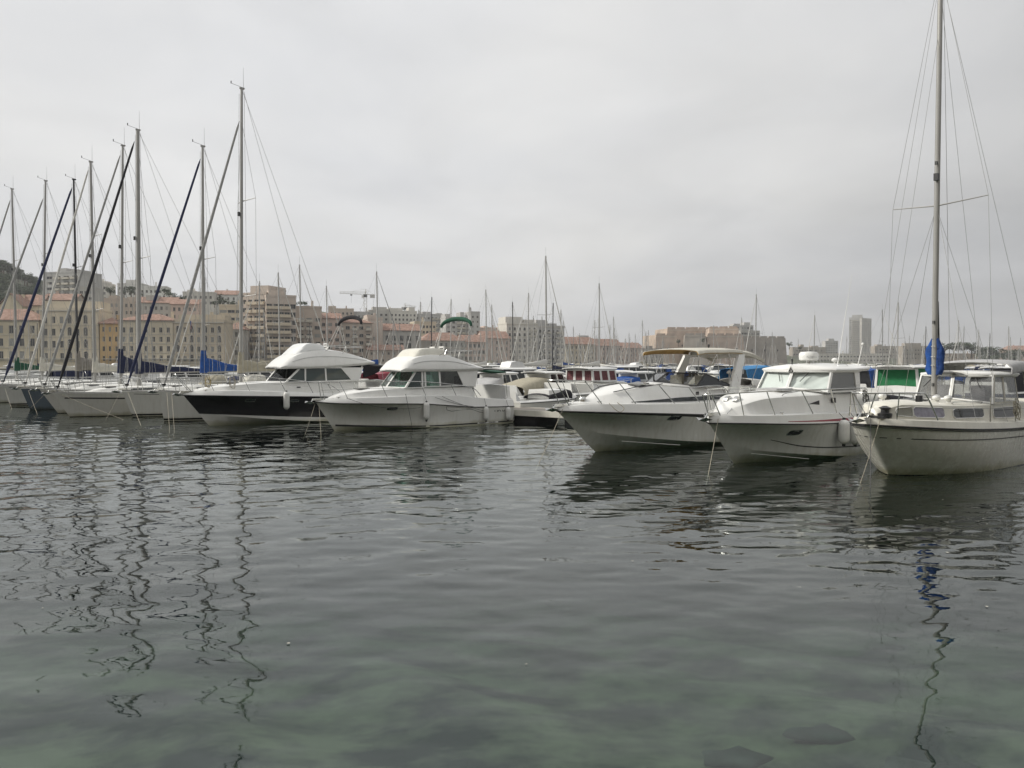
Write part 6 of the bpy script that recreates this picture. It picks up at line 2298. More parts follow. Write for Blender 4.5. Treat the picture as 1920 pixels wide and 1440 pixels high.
# quay front, left to right
B_('long pale yellow quayside house with red hipped roof at the left edge', -70, 74, 599, 262, S['yellow'], 8, 'hip', 3, 7, 4.3, 1.5, 2.6, 1.9, rh=4.0, zbase=1.2)
B_('cream quayside house with arched windows and an attic storey', 77, 186, 581, 266, S['cream'], 8, 'flat', 4, 7, 4.1, 1.15, 2.3, 2.2, arch_cols=(3, 5), zbase=1.2, pent=[(0, 1, 3.2, 2.5)])
B_('orange ochre house with small windows, narrow and lower', 188, 226, 606, 268, S['ochre'], 18, 'hip', 4, 3, 3.3, .75, 1.7, 1.2, rh=2.2, zbase=1.2, style='plain', ledge=False, D=10)
B_('cream house with dentilled eaves beside the ochre one', 224, 325, 600, 262, S['cream'], 6, 'hip', 4, 7, 3.1, 1.05, 1.75, 2.4, rh=2.4, zbase=1.2)
B_('beige house with arched windows in every second bay', 326, 420, 603, 264, S['sand'], 6, 'flat', 4, 7, 3.2, 1.0, 1.8, 1.9, arch_cols=(0, 2, 4, 6), zbase=1.2, pent=[(.05, .98, 2.6, 3.0)])
B_('low grey house with red roof left of the apartment block', 421, 458, 617, 286, S['grey'], 8, 'hip', 3, 4, 3.3, 1.2, 1.8, 1.0, rh=2.8, zbase=1.2)
B_('stepped beige apartment block with many balconies and roof terrace', 452, 500, 553, 300, S['beige'], -18, 'flat', 8, 4, 3.05, 1.9, 1.7, 1.9, D=16, balc=(1, 2, 3), zbase=1.2, pent=[(.2, .9, 3.6, 3)], ledge=False)
B_('right wing of the beige apartment block facing the harbour', 500, 556, 556, 294, S['beige'], 24, 'flat', 8, 5, 3.05, 2.0, 1.7, 2.6, D=14, balc=(0, 1, 2, 3), zbase=1.2, pent=[(.1, .6, 2.6, 2)], ledge=False)
B_('brown apartment building behind the black folded canvas', 556, 604, 577, 318, S['brown'], 20, 'flat', 6, 3, 3.2, 2.2, 1.5, 4.0, D=14, balc=(0, 1), zbase=1.2, ledge=False)
B_('terraced house with red roof right of the apartment block', 586, 640, 596, 330, S['salmon'], 18, 'gable', 5, 4, 3.2, 1.6, 1.4, 2.0, zbase=1.2, ledge=False)
B_('house with two red roof terraces below the crane', 632, 698, 604, 336, S['brown'], 22, 'hip', 5, 5, 3.2, 1.8, 1.5, 1.6, rh=2.6, zbase=1.2, ledge=False, balc=(0, 2, 4))
B_('plain beige wall building left of the red roofed house', 690, 718, 598, 352, S['beige'], 20, 'flat', 1, 1, 3, 1.2, 1.5, 8, zbase=1.2, ledge=False, pent=[(0, .6, 2, 2)])
B_('grey house with bright red roof and large windows, middle left', 716, 790, 619, 362, S['grey'], 22, 'gable', 2, 5, 3.4, 1.9, 2.4, 2.4, rh=3.4, zbase=1.2, ledge=False)
B_('long low house with red roof and small square windows', 690, 757, 656, 338, S['brown'], 18, 'gable', 2, 6, 3.0, .9, 1.1, 1.0, rh=2.4, zbase=1.2, ledge=False, D=9)
B_('retaining stone wall house below the grey red roofed house', 755, 820, 642, 366, S['stone2'], 20, 'flat', 1, 2, 3, 1.2, 1.4, 3, zbase=1.2, ledge=False, chim=0)
B_('red roofed waterfront house under the green folded canvas', 792, 872, 638, 400, S['grey'], 24, 'hip', 3, 8, 3.4, 1.0, 2.0, 1.2, rh=4.4, zbase=1.2, style='shutter')
B_('salmon house with tiled roof right of the green folded canvas', 868, 912, 641, 418, S['salmon'], 24, 'gable', 3, 5, 3.3, 1.0, 1.9, 1.1, rh=4.0, zbase=1.2, style='shutter')
B_('wide salmon house behind the mast thicket', 908, 956, 634, 432, S['salmon'], 26, 'gable', 4, 5, 3.4, 1.0, 1.9, 1.4, rh=4.2, zbase=1.2)
B_('tall grey cream apartment house with roof terraces, centre', 950, 1008, 607, 455, S['pale'], 20, 'flat', 7, 6, 3.3, 1.3, 1.8, 2.0, zbase=1.2, pent=[(.0, .55, 4.2, 2), (.6, .95, 2.8, 3)], D=16, balc=(4, 5))
B_('right half of the tall grey cream apartment house, centre', 1008, 1058, 612, 470, S['conc'], 26, 'flat', 7, 6, 3.3, 1.5, 1.8, 2.0, zbase=1.2, pent=[(.0, .4, 4.0, 2), (.5, .8, 2.2, 3)], D=16, balc=(1, 2, 4, 5))
B_('pale house with long orange roof right of the tall centre building', 1060, 1116, 645, 515, S['sand'], 28, 'gable', 4, 7, 3.4, 1.1, 1.9, 1.3, rh=5.0, zbase=1.2)
B_('pinkish house continuing the long orange roof', 1112, 1166, 648, 545, S['pink'], 30, 'gable', 4, 7, 3.4, 1.1, 1.9, 1.3, rh=5.0, zbase=1.2)
B_('dull pink house at the end of the quay row', 1162, 1206, 652, 590, S['pink'], 32, 'gable', 4, 5, 3.4, 1.1, 1.9, 1.3, rh=4.2, zbase=1.2)
B_('last grey pink house before the fort', 1202, 1244, 655, 630, S['stone2'], 30, 'flat', 3, 5, 3.6, 1.1, 1.9, 1.5, zbase=1.2, pent=[(.3, .6, 3, 3)])
# second rows climbing the hill
B_('pale gabled house above the yellow quayside roof', 0, 44, 574, 300, S['yellow'], 5, 'gable_front', 3, 3, 3.4, 1.0, 1.7, 2.4, rh=5, ledge=False)
B_('yellow house with plain gable left of the tower block', 40, 78, 572, 306, S['cream'], 10, 'gable', 3, 4, 3.4, 1.0, 1.7, 2.0, rh=4.6, ledge=False)
B_('red roofed row house between the quay and the tower block', 80, 140, 562, 312, S['brown'], 8, 'gable', 2, 7, 3.2, 1.1, 1.5, 1.4, rh=3, ledge=False)
B_('grey concrete tower block with balcony bands high on the hill', 86, 152, 513, 430, S['conc'], -14, 'flat', 7, 4, 3.0, 3.6, 1.5, 1.6, D=16, balc=(1, 2, 3), ledge=False, pent=[(.3, .5, 3, 3), (.65, .75, 2.4, 3)])
B_('pale blue grey block right of the hill tower block', 150, 176, 540, 400, S['grey'], 6, 'flat', 5, 3, 3.0, 1.5, 1.4, 1.5, ledge=False)
B_('white villa with flat roof on the ridge, left of the trees', 176, 203, 532, 470, S['pale'], 6, 'flat', 3, 3, 3.2, 1.2, 1.6, 1.6, ledge=False, pent=[(.2, .8, 2, 3)])
B_('white ridge house between two dark trees', 222, 268, 533, 480, S['white'], 6, 'flat', 2, 5, 3.2, 1.2, 1.6, 1.6, ledge=False, pent=[(.3, .7, 3, 2)])
B_('long white ridge building above the cream houses', 264, 314, 538, 470, S['white'], 12, 'flat', 2, 6, 3.2, 1.2, 1.5, 1.8, ledge=False)
B_('brown terraced row above the ochre house', 196, 262, 562, 350, S['brown'], 8, 'flat', 4, 7, 3.2, 1.0, 1.6, 1.6, ledge=False, pent=[(.1, .35, 2, 2), (.6, .9, 1.6, 3)])
B_('grey brown terraced row with jumbled roofs', 258, 330, 567, 345, S['grey'], 10, 'gable', 3, 7, 3.2, 1.0, 1.6, 1.6, rh=3, ledge=False, pent=[(.2, .5, 3.4, 2)])
B_('pink house with shallow roof behind the beige arched house', 322, 372, 570, 340, S['salmon'], 10, 'gable', 3, 5, 3.2, 1.0, 1.6, 1.4, rh=2.6, ledge=False)
B_('white ridge villa above the beige arched house', 344, 402, 549, 450, S['pale'], 8, 'flat', 2, 6, 3.2, 1.2, 1.6, 1.6, ledge=False, pent=[(.1, .3, 2, 3)])
B_('white gabled ridge house left of the apartment block', 402, 446, 552, 460, S['white'], 8, 'gable', 2, 4, 3.2, 1.1, 1.6, 1.6, rh=3, ledge=False)
B_('modern sand coloured block with strip windows', 412, 457, 574, 345, S['sand'], 8, 'flat', 3, 3, 3.3, 3.0, 1.3, 1.6, ledge=False)
B_('brown ridge block with roof parapets left of the crane', 616, 664, 580, 520, S['brown'], 12, 'flat', 2, 6, 3.2, 1.2, 1.5, 1.8, ledge=False, pent=[(.0, .3, 2.4, 2)])
B_('grey ridge block below the crane jib', 660, 696, 586, 530, S['conc'], 14, 'flat', 3, 4, 3.2, 1.3, 1.5, 1.8, ledge=False)
B_('grey apartment block right of the crane mast', 692, 730, 583, 545, S['grey'], 16, 'flat', 5, 4, 3.1, 1.6, 1.5, 1.8, ledge=False, pent=[(.2, .9, 3, 2)])
B_('curved pale apartment block with rows of windows on the ridge', 724, 782, 584, 550, S['pale'], 18, 'flat', 6, 8, 3.1, 1.3, 1.5, 1.6, ledge=False, pent=[(.1, .55, 2.6, 2), (.75, .95, 3.4, 2)])
B_('pale apartment block with stepped roofs right on the ridge', 778, 830, 590, 560, S['conc'], 20, 'flat', 6, 7, 3.1, 1.4, 1.5, 1.6, ledge=False, balc=(4, 5, 6), pent=[(.3, .6, 2.4, 2), (.8, 1, 1.6, 2)])
B_('beige block with dark windows between the red roofs', 778, 818, 605, 440, S['sand'], 20, 'flat', 4, 6, 3.1, 1.3, 1.5, 1.4, ledge=False)
B_('grey block with balconies right of the folded green canvas', 836, 884, 596, 500, S['conc'], 20, 'flat', 6, 5, 3.1, 1.8, 1.5, 2, ledge=False, balc=(2, 3, 4), pent=[(.0, .2, 2.6, 2), (.6, .75, 4, 2)])
B_('narrow tall grey block at the end of the balcony block', 882, 900, 586, 500, S['conc'], 20, 'flat', 7, 2, 3.1, 1.2, 1.4, 2, ledge=False)
B_('long brown ridge building above the salmon houses', 898, 955, 616, 560, S['salmon'], 20, 'flat', 4, 10, 3.3, 1.0, 1.7, 1.6, ledge=False, pent=[(.2, .3, 2, 2), (.7, .85, 1.6, 2)])
B_('dark domed block above the long orange roof', 1082, 1112, 636, 800, S['conc'], 20, 'flat', 3, 4, 3.5, 1.5, 1.8, 2, ledge=False, pent=[(.2, .8, 4, 3)])
# across the harbour mouth
tw, W_, H_ = B_('tall grey concrete tower standing alone at the right', 1591, 1617, 596, 1350, S['conc'], -25, 'flat', 17, 6, 3.6, 2.2, 1.6, 4, D=24, ledge=False, balc=(1, 2, 3), zbase=1, pent=[(.2, .95, 5, 3)], grnd=False, chim=0)
B_('shaded right wing of the lone grey tower', 1615, 1633, 597, 1340, S['grey'], 40, 'flat', 17, 5, 3.6, 2.4, 1.6, 4, D=18, ledge=False, zbase=1, grnd=False, chim=0)
B_('small pale block left of the lone tower', 1547, 1571, 640, 1150, S['conc'], 0, 'flat', 6, 5, 3.4, 2.0, 1.6, 2, ledge=False, zbase=1, pent=[(.3, .7, 4, 2)], grnd=False)
B_('low grey warehouse left of the lone tower', 1486, 1548, 652, 980, S['stone2'], 0, 'flat', 2, 12, 4.5, 2.0, 1.6, 3, ledge=False, zbase=1, pent=[(.25, .35, 4, 2), (.6, .8, 2.5, 3)], grnd=False)
B_('long pale quay building below the lone tower', 1530, 1668, 664, 900, S['pale'], 0, 'flat', 2, 22, 4.2, 2.2, 1.6, 2, ledge=False, zbase=1, grnd=False)
B_('grey blocks right of the lone tower', 1640, 1692, 650, 1050, S['stone2'], 0, 'flat', 3, 8, 4, 2.0, 1.6, 3, ledge=False, zbase=1, pent=[(.1, .3, 3, 2)], grnd=False)
B_('dark flat roofed harbour building behind the motor sailer mast', 1692, 1768, 650, 860, S['stone2'], 0, 'flat', 3, 14, 4.4, 1.6, 1.6, 3, ledge=False, zbase=1, pent=[(.1, .5, 4, 4)], grnd=False)
B_('stone wall building with trees behind the motor sailer cabin', 1766, 1840, 664, 850, S['stone'], 0, 'flat', 2, 10, 4.4, 1.6, 1.6, 3, ledge=False, zbase=1, grnd=False)
B_('pinkish roofed house at the far right edge', 1886, 1960, 656, 900, S['pink'], 0, 'hip', 2, 8, 4.4, 1.6, 1.6, 2, ledge=False, zbase=1, rh=5, grnd=False)


# fort: battered stone bastions
def bastion(label, px0, px1, ytop, Y0, yaw, D, wall, lean=.10, zbase=1.0, crenel=0, turret=False):
    c, s = math.cos(R(yaw)), math.sin(R(yaw))
    a0, a1 = (px0 - 960) / FPX, (px1 - 960) / FPX
    X0 = a0 * Y0
    W = (a1 * Y0 - X0) / (c - a1 * s)
    Ht = zat(ytop, Y0) - zbase
    t = thing('fort_bastion', label, 'fort', (X0, Y0, zbase), R(yaw))
    b = lean * Ht
    G().add([(-b, -b, 0), (W + b, -b, 0), (W + b, D, 0), (-b, D, 0), (0, 0, Ht), (W, 0, Ht), (W, D, Ht), (0, D, Ht)], [(0, 1, 5, 4), (1, 2, 6, 5), (2, 3, 7, 6), (3, 0, 4, 7), (4, 5, 6, 7)]).build('wall', wall, t)
    G().box(-.3, W + .3, -.35, 1.2, Ht - 1.7, Ht - 1.25).build('string_course', M_trim if wall is not S['stone2'] else S['stone2'], t)
    n = max(2, int(W / 7))
    for k in range(n):
        G().box(W * k / n + .3, W * (k + 1) / n - .9, -.02, 1.4, Ht + .003, Ht + 1.3).build('merlon', wall, t)
    for k in range(3):
        xx = W * (.2 + .3 * k)
        yf = -lean * Ht * .45
        G().box(xx, xx + .9, -lean * (Ht * .45) - .25, 1, Ht * .52, Ht * .52 + 1.6).build('embrasure', M_win, t)
    if turret:
        G().lathe([(2.0, 0), (2.2, .4), (2.2, 3), (2.6, 3.2), (.3, 5.0)], (W * .05, .6, Ht - 1.5), 10).build('turret', wall, t, True, 30)
    return t


bastion('low pink stone bastion at the left end of the fort', 1230, 1268, 628, 660, 12, 30, S['stone'])
bastion('pink stone bastion stepping up behind the first one', 1251, 1302, 616, 690, 10, 30, S['stone'])
bastion('grey stone curtain wall below the fort centre', 1284, 1322, 628, 650, -10, 24, S['stone2'])
bastion('high tan bastion at the centre of the fort', 1296, 1352, 616, 700, 14, 40, S['stone'])
bastion('tallest tan corner bastion of the fort', 1330, 1384, 615, 672, -8, 40, S['stone'], .14)
bastion('lower front wall of the tall corner bastion', 1326, 1392, 628, 655, 6, 24, S['stone'], .10)
bastion('wide dark stone wall at the right end of the fort', 1392, 1472, 633, 665, 8, 40, S['stone2'], .06)
B_('modern pale block rising behind the fort', 1374, 1412, 611, 820, S['conc'], 10, 'flat', 4, 6, 3.4, 2.4, 1.5, 1.4, ledge=False, pent=[(.1, .4, 2.5, 3), (.6, .9, 4, 3)], grnd=False, zbase=2)
B_('grey green glazed block behind the right of the fort', 1388, 1424, 621, 780, S['grey'], 10, 'flat', 3, 6, 3.4, 3.0, 1.8, 1.4, ledge=False, grnd=False, zbase=2)
bastion('old stone keep on the hilltop at the upper left', -14, 11, 494, 900, 10, 30, S['conc'], .05, zbase=95)


# ------------------------------------------------------------------ trees
def foliage_mat(name, c0, c1):
    m, nt, p = new_mat(name)
    L = nt.links.new
    tc = nt.nodes.new('ShaderNodeTexCoord')
    nz = nt.nodes.new('ShaderNodeTexNoise')
    nz.inputs['Scale'].default_value = .55
    nz.inputs['Detail'].default_value = 4
    L(tc.outputs['Object'], nz.inputs['Vector'])
    rp = nt.nodes.new('ShaderNodeValToRGB')
    rp.color_ramp.elements[0].position = .35
    rp.color_ramp.elements[0].color = (*c0, 1)
    rp.color_ramp.elements[1].position = .65
    rp.color_ramp.elements[1].color = (*c1, 1)
    L(nz.outputs['Fac'], rp.inputs[0])
    L(rp.outputs[0], p.inputs['Base Color'])
    p.inputs['Roughness'].default_value = .8
    p.inputs['Specular IOR Level'].default_value = .2
    return m


M_leaf = foliage_mat('pine_foliage', (0.022, 0.040, 0.018), (0.060, 0.085, 0.035))
M_bark = mat('bark', (0.12, 0.09, 0.06), .95, var=.2)


def tree_proto(seed, kind):
    rr = np.random.default_rng(seed)
    g = G()
    clumps = []
    if kind == 'round':
        for _ in range(16):
            v = rr.normal(size=3)
            v /= np.linalg.norm(v)
            r_ = rr.uniform(.35, 1.0)
            clumps.append((v[0] * 3.2 * r_, v[1] * 3.2 * r_, 5.6 + v[2] * 2.5 * r_, rr.uniform(.9, 1.5)))
    elif kind == 'umbrella':
        for _ in range(18):
            a = rr.uniform(0, 6.28)
            r_ = 4.2 * rr.random()**.5
            clumps.append((r_ * math.cos(a), r_ * math.sin(a), 7.4 - .06 * r_ * r_ + rr.normal() * .35, rr.uniform(.9, 1.3)))
    else:
        for k in range(14):
            h = 1.2 + k * .62
            clumps.append((rr.normal() * .35, rr.normal() * .35, h, max(.4, 1.2 - .07 * k)))
    for (cx_, cy_, cz_, cr_) in clumps:
        for _ in range(34):
            v = rr.normal(size=3)
            v /= np.linalg.norm(v)
            c = np.array([cx_, cy_, cz_]) + v * cr_ * rr.uniform(.55, 1.08)
            a = rr.normal(size=3)
            a -= v * a.dot(v) * .6
            a /= np.linalg.norm(a)
            b = np.cross(v, a)
            b /= np.linalg.norm(b)
            s_ = rr.uniform(.22, .42)
            g.add([c - a * s_, c + b * s_ * .6, c + a * s_, c - b * s_ * .6], [(0, 1, 2, 3)])
    t = thing('tree', 'tree', 'tree', (0, 0, -200))
    g.build('crown', M_leaf, t)
    tr = G().tube([(0, 0, -.6), (.1, 0, 2.2), (.05, .1, 4.4)], [.36, .26, .14], 7)
    tr.build('trunk', M_bark, t, True)
    for k in range(4):
        a = k * 1.57 + .4
        G().tube([(.08, 0, 2.4 + .4 * k), (1.3 * math.cos(a), 1.3 * math.sin(a), 4.4 + .3 * k), (2.2 * math.cos(a), 2.2 * math.sin(a), 5.6 + .2 * k)], [.14, .09, .04], 5).build('limb', M_bark, t, True)
    index_children(t)
    return t


TP = {('round', k): tree_proto(20 + k, 'round') for k in range(3)}
TP.update({('umbrella', k): tree_proto(40 + k, 'umbrella') for k in range(2)})
TP.update({('cypress', 0): tree_proto(60, 'cypress')})
used_proto = set()
tree_i = 0


def tree(px, ytop, Y, kind, label, group, wide=1.0, var=None, hpx=None):
    """crown top at (px, ytop); hpx = height of the tree in picture pixels"""
    global tree_i
    n = {'round': 3, 'umbrella': 2, 'cypress': 1}[kind]
    key = (kind, (tree_i if var is None else var) % n)
    tree_i += 1
    full = {'round': 9.0, 'umbrella': 8.6, 'cypress': 10.4}[kind]
    H_ = hpx / FPX * Y
    s_ = H_ / full
    p = at(px, ytop, Y)
    loc = (p.x, p.y, p.z - H_)
    r = TP[key]
    rz = random.uniform(0, 6.28)
    sc_ = (s_ * wide, s_ * wide, s_)
    if key not in used_proto:
        used_proto.add(key)
        r.location = loc
        r.rotation_euler = (0, 0, rz)
        r.scale = sc_
        tag(r, label, 'tree', group)
        return r
    return dup(r, label, group, loc, rz, sc_)


GT = 'trees on the hill'
for a in [(207, 535, 430, 'round', 'dark round tree left of the pale masts on the ridge', 1.35, 24), (232, 538, 430, 'round', 'second dark tree on the ridge right of the first', 1.2, 20),
          (246, 533, 425, 'round', 'dark tree directly behind the thickest mast', 1.3, 26), (262, 546, 430, 'round', 'small dark tree right of the thickest mast', 1.3, 14),
          (308, 541, 420, 'umbrella', 'spreading tree right of the long white ridge building', 1.2, 20), (322, 545, 410, 'round', 'round tree beside the blue edged headsail', 1.4, 22), (340, 552, 410, 'round', 'smaller round tree right of the blue edged headsail', 1.4, 16),
          (296, 552, 415, 'round', 'low tree under the long white ridge building', 1.4, 12), (412, 549, 400, 'cypress', 'dark pointed tree between two ridge villas', 2.0, 22), (420, 558, 395, 'round', 'dark tree below the gabled ridge villa', 1.4, 18), (436, 562, 390, 'round', 'dark tree left of the apartment block roof', 1.5, 16), (402, 562, 395, 'round', 'low tree left of the pointed one', 1.3, 14),
          (548, 560, 300, 'round', 'roof terrace shrub on the apartment block edge', 1.2, 12), (566, 564, 330, 'umbrella', 'palm like tree behind the apartment block', 1.0, 22), (574, 570, 335, 'round', 'bushy tree right of the apartment block', 1.2, 16),
          (1480, 640, 800, 'round', 'dark tree at the right end of the fort', 1.5, 14), (1500, 648, 800, 'round', 'second dark tree right of the fort', 1.5, 10), (1318, 632, 640, 'round', 'shrub growing on the fort wall', 1.0, 14), (1272, 635, 640, 'round', 'shrub at the foot of the pink bastion', 1.0, 14), (620, 588, 500, 'round', 'tree on the ridge left of the crane', 1.5, 14), (676, 594, 500, 'round', 'tree on the ridge behind the crane foot', 1.5, 10)]:
    tree(a[0], a[1], a[2], a[3], a[4], GT, a[5], hpx=a[6])
for k in range(150):
    px = random.uniform(-90, 92)
    Y_ = quay_y(px) + random.uniform(190, 425)
    hm_ = random.uniform(6, 11)
    base = land_z(px, Y_)
    tp = base + hm_ - .8
    ytop_ = 682 - (tp - CAM_H) / Y_ * FPX
    tree(px, ytop_, Y_, 'round', 'one of the pines covering the hill at the upper left', 'pines of the upper left hill', 1.5, hpx=hm_ / Y_ * FPX)
for k, (px, yt_, w_, h_) in enumerate([(1772, 641, 1.6, 26), (1790, 640, 1.6, 26), (1808, 637, 1.7, 30), (1822, 640, 1.5, 28), (1838, 646, 1.6, 30), (1852, 645, 1.6, 34), (1868, 650, 1.5, 30), (1882, 652, 1.5, 30), (1896, 653, 1.5, 30), (1912, 651, 1.5, 32), (1846, 660, 1.7, 24), (1874, 662, 1.7, 22), (1902, 664, 1.7, 20)]):
    tree(px, yt_, 820 - (k > 9) * 30, 'round', 'one of the dark trees behind the quay at the far right', 'trees behind the far right quay', w_, hpx=h_)
for r in TP.values():
    if r['label'] == 'tree':
        for c in list(r.children):
            bpy.data.objects.remove(c)
        bpy.data.objects.remove(r)


# ------------------------------------------------------------------ tower cranes
def crane(label, px, ybase, yjib, Y, jib_px, yaw, sc=1.0):
    p = at(px, yjib, Y)
    zb_ = at(px, ybase, Y).z - 8
    t = thing('tower_crane', label, 'crane', (p.x, p.y, zb_), R(yaw))
    h = p.z - zb_
    w = 1.0 * sc
    m_ = mat('crane_paint', (0.55, 0.54, 0.50), .6)
    for sx_, sy_ in ((-1, -1), (-1, 1), (1, -1), (1, 1)):
        G().tube([(sx_ * w, sy_ * w, 0), (sx_ * w, sy_ * w, h)], .16, 4).build('mast_leg', m_, t)
    n = int(h / 2.4)
    for sx_, sy_, ex, ey in ((-1, -1, 1, -1), (1, -1, 1, 1), (1, 1, -1, 1), (-1, 1, -1, -1)):
        pts = []
        for k in range(n + 1):
            a = (sx_, sy_) if k % 2 == 0 else (ex, ey)
            pts.append((a[0] * w, a[1] * w, h * k / n))
        G().tube(pts, .09, 4).build('mast_lacing', m_, t)
    L1 = jib_px / FPX * Y
    L2 = L1 * .38
    for sy_ in (-1, 1):
        G().tube([(L2, sy_ * .8, h + .3), (-L1, sy_ * .5, h + .3 + L1 * .03)], .14, 4).build('jib_chord', m_, t)
    G().tube([(L2 * .2, 0, h + 2.2), (-L1, 0, h + 1.2 + L1 * .03)], .14, 4).build('jib_chord', m_, t)
    pts = []
    n = 26
    for k in range(n + 1):
        x = L2 * .2 - (L1 + L2 * .2) * k / n
        z = h + .3 + max(0, -x) * .03
        pts.append((x, (-.7 if k % 4 == 0 else .7) if k % 2 == 0 else 0, z + (0 if k % 2 == 0 else 1.6)))
    G().tube(pts, .08, 4).build('jib_lacing', m_, t)
    G().box(-1.3, 1.3, -1.4, 1.4, h - 1.5, h + .2).build('slewing_ring', M_fitting, t)
    G().box(-2.6, -1.1, -1.3, .3, h - 2.2, h - .2).build('cab', M_gel, t)
    G().box(L2 - 3.5, L2 - .2, -1.2, 1.2, h - 1.9, h + .25).build('counterweight', S['conc'], t)
    G().tube([(0, 0, h), (.3, 0, h + 4.2)], [.5, .2], 4).build('tower_head', m_, t)
    G().tube([(.3, 0, h + 4.2), (-L1 * .62, 0, h + 1.9)], .07, 4).build('tie_bar', m_, t)
    G().tube([(.3, 0, h + 4.2), (L2 * .9, 0, h + .3)], .07, 4).build('tie_bar', m_, t)
    G().box(-L1 * .55 - .7, -L1 * .55 + .7, -.6, .6, h - .6, h + .25).tube([(-L1 * .55, 0, h - .5), (-L1 * .55, 0, h - 6)], .05, 4).build('trolley', M_fitting, t)


crane('pale tower crane with long jib pointing left above the ridge', 685, 600, 553, 560, 47, 12)
crane('small tower crane with jib pointing right behind the ridge blocks', 760, 600, 577, 700, 20, 200, .9)

# flag on the beige house
fl = thing('flag', 'white and red flag hanging on the beige arched house', 'flag', (0, 0, 0))
pf = at(358, 612, 258)
fl.location = pf
G().tube([(0, 2.5, -1.5), (0, -1.0, 2.0)], .06, 6).build('flag_staff', M_fitting, fl)
for k, mm in enumerate((M_blue, M_sail, M_red)):
    secs = []
    for i in range(6):
        u = i / 5
        secs.append([(.15 * math.sin(3 * u + k) + .1 * k, -.9 + .35 * k * (1 - .3 * u) + .08 * math.sin(5 * u), 1.8 - 2.6 * u), (.15 * math.sin(3 * u + k + 1) + .1 * (k + 1), -.9 + .35 * (k + 1) * (1 - .3 * u) + .08 * math.sin(5 * u + 1), 1.7 - 2.6 * u)])
    G().loft(secs).build('flag_band', mm, fl, True)


# ------------------------------------------------------------------ the fleet beyond
def far_sail_proto(hull_m, cover_m, mast_m, L=10.0, mh=13.0):
    t = thing('sailing_yacht', 'proto', 'sailboat', (0, 0, 0))
    H = Hull(0, L, 3.2, 1.35, 1.05, .9, draft=.4, zc0=.02, zc1=-.2, sm=.55, pw=1.9, tuck=.2, flare=.02, rc0=.7, n=9, nt=2)
    H.build(hull_m, t, 50)
    st = []
    yt = ci([0, 2, 3, 4.5, 7, L], [.01, .05, .5, .9, 1.0, .5])
    zt = ci([0, 2, 3, 4.5, 7, L], [1.4, 1.35, 1.55, 1.68, 1.66, 1.2])
    for x in lin(0, L, 9):
        ys, zs = H.sy(x), H.sz(x)
        y2 = min(yt(x), max(.003, ys - .35))
        st.append((x, [(ys, zs + .01), (max(ys - .04, .002), zs + .08), (y2 + .01, zs + .08), (y2 * .9, zt(x)), (0, zt(x) + .05)]))
    deck(st, M_deck, t)
    for sg in (-1, 1):
        secs = []
        for x in lin(3.6, 6.8, 4):
            ys, zs = H.sy(x), H.sz(x)
            y2 = min(yt(x), max(.003, ys - .35))
            f = lambda k: (x, sg * (y2 * (1 - .1 * k) + .02), zs + .08 + (zt(x) - zs - .08) * k)
            secs.append([f(.35), f(.8)])
        G().loft(secs, flip=(sg > 0)).build('cabin_window', M_tinted, t)
    mx = 4.2
    G().tube([(mx, 0, 1.6), (mx + .15, 0, mh)], [.11, .085], 8, sy=.75).build('mast', mast_m, t, True)
    for sg in (-1, 1):
        G().tube([(mx + .05, sg * .05, mh * .56), (mx + .25, sg * 1.0, mh * .56 + .05)], .025, 5).build('spreader', mast_m, t)
        G().tube([(mx + .15, sg * .05, mh - .3), (mx + .25, sg * 1.0, mh * .56 + .05), (mx + .2, sg * 1.4, 1.2)], .011, 4).build('shroud', M_wire, t)
    G().tube([(mx + .02, 0, mh - .5), (mx * .5, 0, mh * .5 + .7), (.3, 0, 1.6)], [.02, .055, .06], 6).build('furled_headsail', M_sail if cover_m is not M_blue else M_sail_grey, t, True)
    G().tube([(mx + .15, 0, mh - .05), (L - .1, 0, 1.2)], .011, 4).build('backstay', M_wire, t)
    G().tube([(mx + .15, 0, mh), (mx + .15, 0, mh + .9)], .012, 4).build('vhf_aerial', M_wire, t)
    secs = []
    for k in range(7):
        u = k / 6
        x = mx + .05 + 3.9 * u
        hh = .75 * ((1 - u)**1.4 * .8 + .2)
        secs.append([(x, .15 * (1 - .5 * u) * math.cos(a), 2.35 + .1 * u + hh * (.5 + .5 * math.sin(a))) for a in [2 * math.pi * q / 8 for q in range(8)]])
    G().loft(secs, closed=True, cap0=True, cap1=True).build('sail_cover', cover_m, t, True, 70)
    G().tube([(mx, 0, 2.35), (mx + 4.1, 0, 2.42)], .06, 6).build('boom', mast_m, t, True)
    index_children(t)
    return t


